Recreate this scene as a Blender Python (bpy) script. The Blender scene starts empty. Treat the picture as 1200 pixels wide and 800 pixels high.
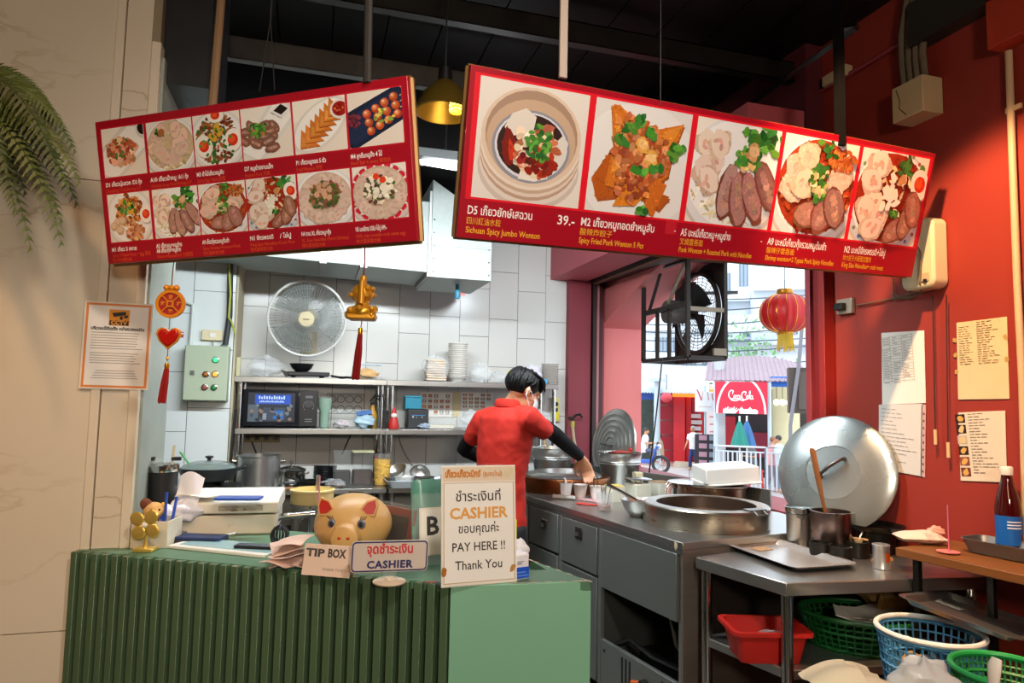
import bpy, bmesh, math, random
from mathutils import Vector, Matrix
from math import sin, cos, pi, radians as rad

# ---------------------------------------------------------------- camera, world, lights, exposure
SC = bpy.context.scene
COL = SC.collection
CAM_H, FPX = 1.5, 800.0
PITCH, ROLL, YAW = rad(4.617), rad(1.187), rad(16.46)
FW = Vector((sin(YAW)*cos(PITCH), cos(YAW)*cos(PITCH), sin(PITCH)))
_r = Vector((cos(YAW), -sin(YAW), 0)); _u = _r.cross(FW)
RT = _r*cos(ROLL) + _u*sin(ROLL); UP = -_r*sin(ROLL) + _u*cos(ROLL)
EYE = Vector((0, 0, CAM_H))
cd = bpy.data.cameras.new('camera'); cam = bpy.data.objects.new('camera', cd); COL.objects.link(cam)
cd.sensor_width = 36; cd.lens = 36*FPX/1200; cd.clip_start = .05; cd.clip_end = 300
cam.matrix_world = Matrix(((RT.x, UP.x, -FW.x, 0), (RT.y, UP.y, -FW.y, 0), (RT.z, UP.z, -FW.z, CAM_H), (0, 0, 0, 1)))
SC.camera = cam
SC.view_settings.view_transform = 'Standard'; SC.view_settings.look = 'None'
SC.view_settings.exposure = 0.18; SC.view_settings.gamma = 1.0; SC.view_settings.use_curve_mapping = False
SC.cycles.use_denoising = True; SC.cycles.caustics_reflective = False; SC.cycles.caustics_refractive = False
SC.cycles.max_bounces = 7; SC.cycles.sample_clamp_indirect = 6.0

wd = bpy.data.worlds.new('sky'); SC.world = wd; wd.use_nodes = True
bg = wd.node_tree.nodes['Background']
bg.inputs['Color'].default_value = (.80, .90, 1.0, 1); bg.inputs['Strength'].default_value = 2.3

def lamp(name, kind, loc, energy, color, target=None, **kw):
    d = bpy.data.lights.new(name, kind); d.energy = energy; d.color = color
    for k, v in kw.items(): setattr(d, k, v)
    o = bpy.data.objects.new(name, d); COL.objects.link(o); o.location = loc
    if target is not None:
        o.rotation_euler = (Vector(target)-Vector(loc)).to_track_quat('-Z', 'Y').to_euler()
    return o
WARM, COOL, NEUT = (1.0, .66, .38), (.86, .95, 1.0), (1.0, .90, .78)
# daylight: a hazy sun over the street outside the opening
sun = lamp('sun', 'SUN', (9, 6, 9), 1.1, (1, .97, .92), target=(12, 14, 0), angle=rad(6))
# ceiling lamps of the dining hall, plus one added fill lamp behind the camera
lamp('hall_lamp', 'AREA', (-.9, -1.9, 2.9), 10, WARM, target=(-.9, 2.4, .2), size=.5)
lamp('pier_downlight', 'SPOT', (-1.05, .75, 3.3), 80, (1.0, .58, .29), target=(-.95, 2.46, .45), spot_size=rad(58), spot_blend=.7, shadow_soft_size=.06)
lamp('hall_fill_light', 'AREA', (.2, -1.6, 2.12), 44, (1.0, .86, .70), target=(.2, 4, 1.15), size=.4)  # added fill, no fixture: brightens the counter front and the tiles under the shelves
lamp('hall_downlight', 'SPOT', (.6, .0, 3.25), 130, NEUT, target=(.75, 2.0, 1.4), spot_size=rad(88), spot_blend=.8, shadow_soft_size=.12)
# kitchen tubes
lamp('kitchen_tube_light', 'AREA', (1.25, 2.95, 2.62), 47, COOL, target=(1.25, 4.9, .35), shape='RECTANGLE', size=1.2, size_y=.08)
lamp('kitchen_tube_light', 'AREA', (-.05, 2.95, 2.62), 47, COOL, target=(-.05, 4.9, .35), shape='RECTANGLE', size=1.2, size_y=.08)
# warm spot by the red wall
lamp('wall_spot', 'SPOT', (1.3, 1.5, 3.3), 350, (1.0, .58, .30), target=(2.55, 2.0, 1.45), spot_size=rad(54), spot_blend=.4, shadow_soft_size=.05)

# ---------------------------------------------------------------- helpers: picture ray -> point in the room
def ray(px, py): return FW + RT*((px-600)/FPX) + UP*((400-py)/FPX)
def atz(px, py, h): d = ray(px, py); return EYE + d*((h-EYE.z)/d.z)
def aty(px, py, y): d = ray(px, py); return EYE + d*((y-EYE.y)/d.y)
def atx(px, py, x): d = ray(px, py); return EYE + d*((x-EYE.x)/d.x)
def atd(px, py, t): return EYE + ray(px, py)*t
def atp(px, py, p, n):
    d = ray(px, py); n = Vector(n); return EYE + d*((Vector(p)-EYE).dot(n)/d.dot(n))

# ---------------------------------------------------------------- materials
def lin(c):
    if isinstance(c, str): c = [int(c[i:i+2], 16)/255 for i in (0, 2, 4)]
    return tuple((x/12.92 if x <= .04045 else ((x+.055)/1.055)**2.4) for x in c)
_M = {}
def mat(name, color='808080', rough=.5, metal=0, var=.08, vs=6, bump=0, bs=40, spec=.5, alpha=1, emis=0, trans=0, coat=0, aniso=None, dirt=None):
    if name in _M: return _M[name]
    m = bpy.data.materials.new(name); m.use_nodes = True; nt = m.node_tree; N = nt.nodes; L = nt.links
    b = N['Principled BSDF']; c = lin(color)
    b.inputs['Roughness'].default_value = rough; b.inputs['Metallic'].default_value = metal
    b.inputs['Specular IOR Level'].default_value = spec; b.inputs['Alpha'].default_value = alpha
    b.inputs['Transmission Weight'].default_value = trans; b.inputs['Coat Weight'].default_value = coat
    b.inputs['Base Color'].default_value = (*c, 1)
    tc = N.new('ShaderNodeTexCoord'); mp = N.new('ShaderNodeMapping'); L.new(tc.outputs['Object'], mp.inputs[0])
    if aniso: mp.inputs['Scale'].default_value = aniso
    if var:
        n = N.new('ShaderNodeTexNoise'); n.inputs['Scale'].default_value = vs; n.inputs['Detail'].default_value = 5
        L.new(mp.outputs[0], n.inputs['Vector'])
        r = N.new('ShaderNodeMix'); r.data_type = 'RGBA'
        r.inputs[6].default_value = (*[x*(1-var) for x in c], 1); r.inputs[7].default_value = (*[min(1, x*(1+var)) for x in c], 1)
        L.new(n.outputs['Fac'], r.inputs[0]); out = r.outputs[2]
        if dirt:
            n2 = N.new('ShaderNodeTexNoise'); n2.inputs['Scale'].default_value = dirt[1]; n2.inputs['Detail'].default_value = 8; n2.inputs['Roughness'].default_value = .7
            L.new(tc.outputs['Object'], n2.inputs['Vector'])
            cr = N.new('ShaderNodeValToRGB'); cr.color_ramp.elements[0].position = dirt[2]; cr.color_ramp.elements[1].position = dirt[2]+.12
            L.new(n2.outputs['Fac'], cr.inputs[0])
            r2 = N.new('ShaderNodeMix'); r2.data_type = 'RGBA'; L.new(cr.outputs[0], r2.inputs[0]); L.new(out, r2.inputs[6]); r2.inputs[7].default_value = (*lin(dirt[0]), 1)
            out = r2.outputs[2]
        L.new(out, b.inputs['Base Color'])
        if metal:
            mr = N.new('ShaderNodeMapRange'); mr.inputs[3].default_value = max(.02, rough-.04); mr.inputs[4].default_value = rough+.05
            L.new(n.outputs['Fac'], mr.inputs[0]); L.new(mr.outputs[0], b.inputs['Roughness'])
    if bump:
        n = N.new('ShaderNodeTexNoise'); n.inputs['Scale'].default_value = bs; n.inputs['Detail'].default_value = 4
        L.new(mp.outputs[0], n.inputs['Vector']); bp = N.new('ShaderNodeBump'); bp.inputs['Strength'].default_value = bump; bp.inputs['Distance'].default_value = .01
        L.new(n.outputs['Fac'], bp.inputs['Height']); L.new(bp.outputs[0], b.inputs['Normal'])
    if emis:
        b.inputs['Emission Color'].default_value = (*c, 1); b.inputs['Emission Strength'].default_value = emis
    _M[name] = m
    return m
def print_mat():
    if 'print' in _M: return _M['print']
    m = bpy.data.materials.new('print'); m.use_nodes = True; N = m.node_tree.nodes
    a = N.new('ShaderNodeAttribute'); a.attribute_name = 'Col'
    m.node_tree.links.new(a.outputs['Color'], N['Principled BSDF'].inputs['Base Color'])
    N['Principled BSDF'].inputs['Roughness'].default_value = .38; N['Principled BSDF'].inputs['Specular IOR Level'].default_value = .35
    _M['print'] = m; return m

STEEL = mat('stainless', 'b4b4b0', .30, .92, .05, 5, aniso=(1, 1, 10))
STEEL_D = mat('stainless_dark', '7d7f7c', .38, .8, .10, 5, aniso=(1, 1, 8))
STEEL_P = mat('stainless_polished', 'c4c4c0', .16, 1, .06, 8)
ALU = mat('aluminium', 'c9cbcb', .33, .75, .06, 9)
GALV = mat('galvanised', '98a09c', .5, .5, .14, 34, bump=.05, bs=60)
BLACKM = mat('black_metal', '15140f', .45, .4, .2, 12)
BLACKP = mat('black_plastic', '141416', .38, 0, .1, 10)
DARKP = mat('dark_plastic', '26282b', .45, 0, .1, 10)
WHITEP = mat('white_plastic', 'e4e2da', .4, 0, .04, 8)
CREAMP = mat('cream_plastic', 'd6c8a2', .45, 0, .08, 8)
CERAMIC = mat('white_ceramic', 'ecebe6', .22, 0, .03, 8)
PAPER = mat('paper', 'e6e3da', .8, 0, .05, 5)
PAPER_Y = mat('aged_paper', 'd9c79c', .85, 0, .12, 9, dirt=('b08a55', 7, .62))
GREEN = mat('green_paint', '4c6448', .42, 0, .08, 7, bump=.05, bs=25, dirt=('8a7a5c', 16, .73))
GREEN_TOP = mat('green_paint_top', '547a60', .40, 0, .10, 5, dirt=('7d8a72', 9, .66))
RED_WALL = mat('red_wall_paint', '932e20', .60, 0, .10, 2.2, bump=.06, bs=16)
MAROON = mat('maroon_paint', '8a3038', .60, 0, .08, 3, bump=.04, bs=20)
PINK = mat('pink_paint', 'c96f6c', .65, 0, .06, 3, bump=.04, bs=20)
PINK_D = mat('rose_paint', 'b0545c', .62, 0, .06, 3, bump=.04, bs=20)
CEIL = mat('dark_ceiling_paint', '0c0807', .6, 0, .3, 5, spec=.3)
TILE = mat('glazed_tile', 'd3d3ce', .20, 0, .05, 2.5)
TILE_B = mat('glazed_tile_bluish', 'd6dcda', .20, 0, .05, 2.5)
GROUT = mat('dark_grout', '3c3b39', .9)
SIGNRED = mat('sign_red', 'a60c22', .33, 0, .03, 3, coat=.2)
GOLD = mat('gold', 'd99a2b', .28, 1, .12, 14)
GOLDP = mat('gold_paint', 'c58a1f', .35, .35, .15, 14)
WOOD = mat('brown_wood', '8a5a2c', .5, 0, .25, 3, aniso=(1, 9, 9), bump=.08, bs=20)
BAG = mat('clear_plastic_bag', 'e9eef0', .25, 0, .1, 10, alpha=.26, bump=.6, bs=14)
CLEAR = mat('clear_plastic', 'e6ebe8', .15, 0, .03, 8, alpha=.08)
GLASS = mat('clear_glass', 'eef4f2', .05, 0, 0, alpha=.22)
RED_P = mat('red_plastic', 'c0271f', .38, 0, .08, 8)
INK = mat('black_ink', '161616', .6, 0, 0)

# ---------------------------------------------------------------- geometry collector
class G:
    def __init__(s): s.v = []; s.f = []; s.m = []
    def add(s, vs, fs, mi=0):
        o = len(s.v); s.v += [tuple(v) for v in vs]
        s.f += [tuple(o+i for i in f) for f in fs]; s.m += [mi]*len(fs); return s
    def box(s, c, d, rot=None, mi=0, taper=1.0):
        x, y, z = [a/2 for a in d]; t = taper; R = rot.to_3x3() if rot is not None else None
        vs = [Vector(p) for p in ((-x*t, -y*t, -z), (x*t, -y*t, -z), (x*t, y*t, -z), (-x*t, y*t, -z), (-x, -y, z), (x, -y, z), (x, y, z), (-x, y, z))]
        vs = [((R @ p) if R else p)+Vector(c) for p in vs]
        return s.add(vs, [(3, 2, 1, 0), (4, 5, 6, 7), (0, 1, 5, 4), (1, 2, 6, 5), (2, 3, 7, 6), (3, 0, 4, 7)], mi)
    def span(s, a, b, mi=0):
        a, b = Vector(a), Vector(b); return s.box((a+b)/2, [abs(q) for q in (b-a)], None, mi)
    def lathe(s, prof, c=(0, 0, 0), n=24, rot=None, mi=0, sx=1, sy=1, caps=True, closed=False):
        vs = []; fs = []; R = rot.to_3x3() if rot is not None else None
        for r, z in prof:
            for k in range(n):
                a = 2*pi*k/n; p = Vector((r*cos(a)*sx, r*sin(a)*sy, z)); vs.append(((R @ p) if R else p)+Vector(c))
        m = len(prof)
        for i in range(m if closed else m-1):
            j = (i+1) % m
            for k in range(n):
                q = (k+1) % n; fs.append((i*n+k, i*n+q, j*n+q, j*n+k))
        if caps and not closed:
            if prof[0][0] > 1e-4: fs.append(tuple(range(n-1, -1, -1)))
            if prof[-1][0] > 1e-4: fs.append(tuple((m-1)*n+k for k in range(n)))
        return s.add(vs, fs, mi)
    def cyl(s, c, r, h, n=20, r2=None, rot=None, mi=0): return s.lathe([(r, 0), (r2 if r2 is not None else r, h)], c, n, rot, mi)
    def rod(s, a, b, r, n=10, mi=0, r2=None): return s.tube([a, b], [r, r2 if r2 is not None else r], n, mi)
    def tube(s, pts, r, n=8, mi=0, closed=False, flat=1.0):
        P = [Vector(p) for p in pts]; m = len(P); rs = r if isinstance(r, (list, tuple)) else [r]*m
        vs = []; fs = []; up = None
        for i in range(m):
            if closed: t = P[(i+1) % m]-P[i-1]
            else: t = P[min(i+1, m-1)]-P[max(i-1, 0)]
            if t.length < 1e-9: t = Vector((0, 0, 1))
            t.normalize()
            if up is None: up = Vector((0, 0, 1)) if abs(t.z) < .9 else Vector((1, 0, 0))
            a = (up - t*up.dot(t))
            if a.length < 1e-6: a = t.orthogonal()
            a.normalize(); up = a; b = t.cross(a)
            for k in range(n):
                w = 2*pi*k/n; vs.append(P[i]+(a*cos(w)*flat+b*sin(w))*rs[i])
        for i in range(m if closed else m-1):
            j = (i+1) % m
            for k in range(n):
                q = (k+1) % n; fs.append((i*n+k, i*n+q, j*n+q, j*n+k))
        if not closed: fs.append(tuple(range(n-1, -1, -1))); fs.append(tuple((m-1)*n+k for k in range(n)))
        return s.add(vs, fs, mi)
    def prism(s, poly, z0, z1, M=None, mi=0):
        n = len(poly); vs = [Vector((p[0], p[1], z0)) for p in poly]+[Vector((p[0], p[1], z1)) for p in poly]
        if M is not None: vs = [M @ v for v in vs]
        return s.add(vs, [tuple(range(n-1, -1, -1)), tuple(range(n, 2*n))]+[(i, (i+1) % n, n+(i+1) % n, n+i) for i in range(n)], mi)
    def ball(s, c, r, nu=16, nv=10, rot=None, mi=0):
        if isinstance(r, (int, float)): r = (r, r, r)
        prof = [(max(1e-5, sin(pi*i/nv)), -cos(pi*i/nv)) for i in range(nv+1)]
        vs = []; fs = []; R = rot.to_3x3() if rot is not None else None
        for q, z in prof:
            for k in range(nu):
                a = 2*pi*k/nu; p = Vector((q*cos(a)*r[0], q*sin(a)*r[1], z*r[2])); vs.append(((R @ p) if R else p)+Vector(c))
        for i in range(nv):
            for k in range(nu):
                t = (k+1) % nu; fs.append((i*nu+k, i*nu+t, (i+1)*nu+t, (i+1)*nu+k))
        return s.add(vs, fs, mi)
    def grid(s, fn, nu, nv, mi=0):
        vs = [fn(i/nu, j/nv) for j in range(nv+1) for i in range(nu+1)]; w = nu+1
        return s.add(vs, [(j*w+i, j*w+i+1, (j+1)*w+i+1, (j+1)*w+i) for j in range(nv) for i in range(nu)], mi)
    def mesh(s, name, mats, smooth=40):
        me = bpy.data.meshes.new(name); me.from_pydata(s.v, [], s.f)
        for m in (mats if isinstance(mats, (list, tuple)) else [mats]): me.materials.append(m)
        me.polygons.foreach_set('material_index', s.m)
        if smooth:
            me.polygons.foreach_set('use_smooth', [True]*len(s.f)); me.update(); me.set_sharp_from_angle(angle=rad(smooth))
        me.update(); return me
    def build(s, name, mats, parent=None, smooth=40, bevel=0, loc=None, solid=0):
        o = link(name, s.mesh(name, mats, smooth), parent)
        if loc is not None: o.location = loc
        if solid:
            md = o.modifiers.new('solid', 'SOLIDIFY'); md.thickness = solid; md.offset = 0; es = o.modifiers.new('split', 'EDGE_SPLIT'); es.split_angle = rad(smooth or 30)
        if bevel:
            md = o.modifiers.new('bevel', 'BEVEL'); md.width = bevel; md.segments = 2; md.limit_method = 'ANGLE'; md.angle_limit = rad(40)
        return o
def link(name, me, parent=None, loc=None, rot=None):
    o = bpy.data.objects.new(name, me); COL.objects.link(o)
    if parent is not None: o.parent = parent
    if loc is not None: o.location = loc
    if rot is not None: o.rotation_euler = rot
    return o
def tag(o, label, cat, group=None):
    o['label'] = label; o['category'] = cat
    if group: o['group'] = group
    return o
def thing(name, label, cat, loc=(0, 0, 0), rz=0, group=None):
    o = bpy.data.objects.new(name, None); COL.objects.link(o); o.empty_display_size = .05
    o.location = loc; o.rotation_euler = (0, 0, rz); return tag(o, label, cat, group)
def struct(o): o['kind'] = 'structure'; return o
def dup(root, loc, rz=None, label=None, group=None, scale=None):
    r = root.copy(); COL.objects.link(r); r.location = loc
    if rz is not None: r.rotation_euler = (0, 0, rz)
    if scale: r.scale = scale
    if label: r['label'] = label
    if group: r['group'] = group
    for ch in list(root.children):
        c = ch.copy(); COL.objects.link(c); c.parent = r
        for g in list(ch.children):
            d = g.copy(); COL.objects.link(d); d.parent = c
    return r
RX = lambda a: Matrix.Rotation(rad(a), 4, 'X')
RY = lambda a: Matrix.Rotation(rad(a), 4, 'Y')
RZ = lambda a: Matrix.Rotation(rad(a), 4, 'Z')
def bez(p0, p1, p2, n=8):
    p0, p1, p2 = Vector(p0), Vector(p1), Vector(p2)
    return [p0*(1-t)**2 + p1*2*t*(1-t) + p2*t*t for t in [i/n for i in range(n+1)]]
def rrect(w, h, r, n=4, cx=0, cy=0):
    out = []
    for sx, sy, a0 in ((1, 1, 0), (-1, 1, 90), (-1, -1, 180), (1, -1, 270)):
        for k in range(n+1):
            a = rad(a0+90*k/n); out.append((cx+sx*(w/2-r)+r*cos(a), cy+sy*(h/2-r)+r*sin(a)))
    return out

# ---------------------------------------------------------------- flat print: painted polygons and lettering
class Print:
    """flat printed artwork: polygons in painter's order on a plane, clipped to a rectangle"""
    def __init__(s, clip=None): s.p = []; s.clip = clip
    def poly(s, pts, col):
        pts = list(pts)
        if s.clip:
            x0, y0, x1, y1 = s.clip
            for ax, lim, sg in ((0, x0, 1), (0, x1, -1), (1, y0, 1), (1, y1, -1)):
                out = []
                for i in range(len(pts)):
                    a, b = pts[i-1], pts[i]; da, db = sg*(a[ax]-lim), sg*(b[ax]-lim)
                    if (da >= 0) != (db >= 0):
                        t = da/(da-db); out.append((a[0]+(b[0]-a[0])*t, a[1]+(b[1]-a[1])*t))
                    if db >= 0: out.append(b)
                pts = out
                if len(pts) < 3: return s
        s.p.append((pts, col if isinstance(col, tuple) and len(col) == 4 else (*lin(col), 1))); return s
    def rect(s, x0, y0, x1, y1, col): return s.poly([(x0, y0), (x1, y0), (x1, y1), (x0, y1)], col)
    def ell(s, cx, cy, rx, ry, col, rot=0, n=28):
        c, d = cos(rot), sin(rot)
        return s.poly([(cx+rx*cos(t)*c-ry*sin(t)*d, cy+rx*cos(t)*d+ry*sin(t)*c) for t in [2*pi*k/n for k in range(n)]], col)
    def blob(s, cx, cy, rx, ry, col, rg, rot=None, j=.22, n=11):
        rot = rg.uniform(0, 6.28) if rot is None else rot; c, d = cos(rot), sin(rot); out = []
        for k in range(n):
            t = 2*pi*k/n; q = 1+rg.uniform(-j, j); x, y = rx*cos(t)*q, ry*sin(t)*q; out.append((cx+x*c-y*d, cy+x*d+y*c))
        return s.poly(out, col)
    def line(s, x0, y0, x1, y1, w, col):
        L = math.hypot(x1-x0, y1-y0) or 1; nx, ny = -(y1-y0)/L*w/2, (x1-x0)/L*w/2
        return s.poly([(x0+nx, y0+ny), (x1+nx, y1+ny), (x1-nx, y1-ny), (x0-nx, y0-ny)], col)
    def build(s, name, parent, M=None, step=1.5e-5, z0=3e-4):
        me = bpy.data.meshes.new(name); v = []; f = []; cols = []
        for i, (pts, c) in enumerate(s.p):
            o = len(v); v += [(x, y, z0+i*step) for x, y in pts]; f.append(tuple(range(o, o+len(pts)))); cols.append((c, len(pts)))
        me.from_pydata(v, [], f); at = me.color_attributes.new('Col', 'FLOAT_COLOR', 'CORNER')
        at.data.foreach_set('color', [q for c, n in cols for _ in range(n) for q in c])
        me.materials.append(print_mat()); me.update()
        o = link(name, me, parent)
        if M is not None: o.matrix_local = M
        return o
def vary(rg, c, a=.12):
    c = [int(c[i:i+2], 16)/255 for i in (0, 2, 4)]; k = 1+rg.uniform(-a, a)
    return tuple(max(0, min(1, x*k+rg.uniform(-a/4, a/4))) for x in c)
_INKS = {}
def ink(hexc):
    return mat('ink_'+hexc, hexc, .55, 0, 0)
def text(body, size, parent, M, color='161616', align='LEFT', width=None, bold=0.0, name='lettering', shear=0, space=1.0):
    c = bpy.data.curves.new('t', 'FONT'); c.body = body; c.size = size; c.align_x = align; c.resolution_u = 2
    c.shear = shear; c.offset = bold; c.space_character = space
    o = bpy.data.objects.new('t', c); COL.objects.link(o)
    dg = bpy.context.evaluated_depsgraph_get(); me = bpy.data.meshes.new_from_object(o.evaluated_get(dg))
    bpy.data.objects.remove(o); bpy.data.curves.remove(c)
    if width:
        xs = [v.co.x for v in me.vertices]; w = max(xs)-min(xs)
        k = width/w
        for v in me.vertices: v.co.x *= k
    me.materials.clear(); me.materials.append(ink(color)); me.name = name
    o = link(name, me, parent); o.matrix_local = M; return o
def frame(p, x, y):
    """matrix at p with given x and y axes"""
    x = Vector(x).normalized(); y = Vector(y); y = (y-x*y.dot(x)).normalized(); z = x.cross(y)
    return Matrix(((x.x, y.x, z.x, p[0]), (x.y, y.y, z.y, p[1]), (x.z, y.z, z.z, p[2]), (0, 0, 0, 1)))
def T(x, y, z=0): return Matrix.Translation((x, y, z))

def ORD(k, n):
    """place in a stack counted from its bottom"""
    if k == n-1: return 'topmost'
    if k == 0: return 'bottom'
    if k == n-2: return 'second from top'
    return ('', 'second', 'third', 'fourth', 'fifth', 'sixth', 'seventh', 'eighth', 'ninth', 'tenth', 'eleventh', 'twelfth', 'thirteenth', 'fourteenth', 'fifteenth')[k]+' from bottom'
# ================================================================ THE ROOM
BW, RW, CW, CZ = 5.5, 2.55, 5.07, 3.4          # back wall Y, right wall X, tiled column Y, ceiling Z
# floor
fl = struct(G().span((-3.2, -4.2, -.06), (2.95, 5.7, 0)).build('floor', mat('dark_floor_tile', '5d5650', .35, 0, .15, 4), bevel=0))
_fm = G().box((0, 0, 0), (.297, .297, .012)).mesh('tile', mat('floor_tile', '6a625a', .3, 0, .12, 5))
for i in range(6):
    for j in range(9): link('tile', _fm, fl, (.35+.3*i, 1.0+.3*j, .003))
# back wall with its glazed tiles
wb = struct(G().span((-3.2, BW, -.05), (2.31, BW+.2, CZ+.2)).build('wall_back', GROUT))
_tm = {}
def tile(parent, x0, x1, z0, z1, y, m):
    w, h = round(x1-x0, 3), round(z1-z0, 3)
    if w < .02 or h < .02: return
    k = (w, h, m.name)
    if k not in _tm: _tm[k] = G().box((0, 0, 0), (w-.0035, .012, h-.0035)).mesh('tile', m)
    o = link('tile', _tm[k], parent, ((x0+x1)/2, y-.005, (z0+z1)/2))
    o.rotation_euler = (rad(rg0.uniform(-.12, .12)), 0, rad(rg0.uniform(-.12, .12)))
rg0 = random.Random(4)
for c in range(12):
    x1 = 2.115 if c == 0 else 1.915-.2485*(c-1); x0 = 1.915-.2485*c
    z = .4*(-.02 if c % 2 else .36)
    while z < 2.98:
        if z+.4 > .55: tile(wb, x0, x1, max(z, .5), min(z+.4, 2.99), BW, TILE)
        z += .4
# left tiled column standing proud of the back wall
wl = struct(G().span((-3.2, CW, -.05), (-.51, BW, CZ+.2)).build('wall_left', GROUT))
for c in range(4):
    x1 = -.512-.2485*c+(.0 if c == 0 else -.02); x0 = -.78-.2485*c
    z = .4*(.05 if c % 2 else .45)
    while z < 2.98:
        if z+.4 > .55: tile(wl, x0, x1, max(z, .5), min(z+.4, 2.99), CW, TILE_B)
        z += .4
# torn plaster edge and side of the column
struct(G().span((-.512, CW+.0, .5), (-.497, BW-.012, 3.3)).build('trim_1', mat('raw_plaster', 'b9ae92', .85, 0, .2, 14), bevel=.003))

# right wall, painted red, with the street opening between Y 2.95 and 5.6
wr = struct(G().span((RW, -4.2, -1.2), (RW+.34, 2.90, CZ+.2)).build('wall_right', RED_WALL))
struct(G().span((RW, 2.93, 2.52), (RW+.34, 5.9, CZ+.2)).build('wall_right_lintel', MAROON))
struct(G().span((RW-.02, 2.98, -1.2), (RW+.34, 5.6, .90)).build('wall_right_parapet', MAROON))
# far jamb of the opening: rose coloured pier with a sloped haunch
g = G(); g.prism([(5.6, -1.2), (5.9, -1.2), (5.9, 2.6), (4.35, 2.6), (4.35, 2.54), (4.69, 2.45), (5.6, 2.13)], 2.47, 2.885, Matrix(((0, 0, 1, 0), (1, 0, 0, 0), (0, 1, 0, 0), (0, 0, 0, 1))))
struct(g.build('wall_street_jamb', PINK, bevel=.004))
struct(G().span((2.43, 5.59, -.05), (2.472, 5.9, 2.55)).build('trim_2', MAROON))
# inner corner pillar, shutter rails
struct(G().span((2.105, 5.42, -.05), (2.31, BW+.0, 2.55)).build('pillar', mat('plum_paint', '7b2a35', .6, 0, .08, 3), bevel=.004))
gr_ = struct(G().span((2.32, 5.40, 0), (2.355, BW, 2.56)).build('trim_3', mat('rail_dark', '2a1513', .5)))
struct(G().span((2.362, 5.42, 0), (2.385, BW+.05, 2.56)).build('trim_4', mat('rail_rose', 'a5686a', .5)))
struct(G().span((2.388, 5.44, 0), (2.428, BW+.1, 2.56)).build('trim_5', mat('rail_dark2', '3a0f14', .5)))
struct(G().span((2.31, 5.5, -.05), (2.47, 5.9, 2.55)).build('wall_corner', MAROON))
# rose beam running along the opening, and the shutter slot beside it
struct(G().span((1.955, 2.72, 2.51), (2.28, BW, 2.93)).build('beam', PINK_D, bevel=.004))
struct(G().span((2.30, 2.75, 2.50), (2.44, 5.45, 2.62)).build('trim_6', mat('slot_dark', '1d100d', .6, 0, .3, 8)))
struct(G().span((2.44, 2.9, 2.50), (RW, 5.6, 3.5)).build('beam_2', mat('plum_paint2', '5a1c25', .6)))
struct(G().rod((2.33, 2.8, 2.49), (2.33, 5.4, 2.49), .016, 8).build('trim_7', mat('slot_wood', '5a3c2c', .6, 0, .3, 8)))
# near side of the opening: red timber post of three boards
pf = struct(G().span((2.505, 2.872, .0), (2.56, 2.972, 2.55)).build('trim_8', MAROON))
for y0, y1, dx, m in ((2.845, 2.888, .035, mat('red_board', '8f211d', .5, 0, .15, 6)), (2.889, 2.94, .02, mat('red_board2', '74191a', .5, 0, .15, 6)), (2.941, 2.978, .04, MAROON)):
    G().span((RW-.03-dx, y0, 0), (RW-.001, y1, 2.52)).build('board', m, pf, bevel=.003)
# marble-clad pier on the left and its white corner trims
def marble():
    m = bpy.data.materials.new('marble'); m.use_nodes = True; nt = m.node_tree; N = nt.nodes; L = nt.links; b = N['Principled BSDF']
    tc = N.new('ShaderNodeTexCoord'); n1 = N.new('ShaderNodeTexNoise'); n1.inputs['Scale'].default_value = 1.3; n1.inputs['Detail'].default_value = 6
    mp = N.new('ShaderNodeMapping'); mp.inputs['Rotation'].default_value = (0, rad(-38), 0); mp.inputs['Scale'].default_value = (.8, 1, 1.9)
    L.new(tc.outputs['Object'], mp.inputs[0]); L.new(mp.outputs[0], n1.inputs['Vector'])
    a = N.new('ShaderNodeMath'); a.operation = 'SUBTRACT'; a.inputs[1].default_value = .5; L.new(n1.outputs['Fac'], a.inputs[0])
    ab = N.new('ShaderNodeMath'); ab.operation = 'ABSOLUTE'; L.new(a.outputs[0], ab.inputs[0])
    cr = N.new('ShaderNodeValToRGB'); e = cr.color_ramp.elements; e[0].position = 0; e[0].color = (*lin('b39c7c'), 1); e[1].position = .008; e[1].color = (*lin('d6c9b4'), 1)
    L.new(ab.outputs[0], cr.inputs[0])
    n2 = N.new('ShaderNodeTexNoise'); n2.inputs['Scale'].default_value = 1.1; L.new(tc.outputs['Object'], n2.inputs['Vector'])
    mk = N.new('ShaderNodeMapRange'); mk.inputs[1].default_value = .50; mk.inputs[2].default_value = .62; L.new(n2.outputs['Fac'], mk.inputs[0])
    mx = N.new('ShaderNodeMix'); mx.data_type = 'RGBA'; mx.inputs[6].default_value = (*lin('d8ccb8'), 1); L.new(mk.outputs[0], mx.inputs[0]); L.new(cr.outputs[0], mx.inputs[7])
    L.new(mx.outputs[2], b.inputs['Base Color']); b.inputs['Roughness'].default_value = .16; return m
MARBLE = marble(); TRIMW = mat('ivory_trim', 'd9cdb8', .4, 0, .04, 4)
PY = 2.46
pier = struct(G().span((-3.2, PY+.012, -.05), (-.53, PY+.42, CZ+.2)).build('wall_front', mat('pier_core', '8d8069', .8)))
for x0, x1 in ((-3.2, -2.42), (-2.42, -1.62), (-1.62, -.66), (-.632, -.552)):
    for z0, z1 in ((0, .755), (.755, 2.17), (2.17, 3.4)):
        link('panel', G().box((0, 0, 0), (x1-x0-.003, .016, z1-z0-.003)).mesh('panel', MARBLE, 0), pier, ((x0+x1)/2, PY+.008, (z0+z1)/2))
struct(G().span((-.66, PY-.008, 0), (-.634, PY+.03, 3.4)).build('trim_9', TRIMW, bevel=.002))
struct(G().span((-.552, PY-.008, 0), (-.523, PY+.05, 2.66)).build('trim_10', TRIMW, bevel=.002))
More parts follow.
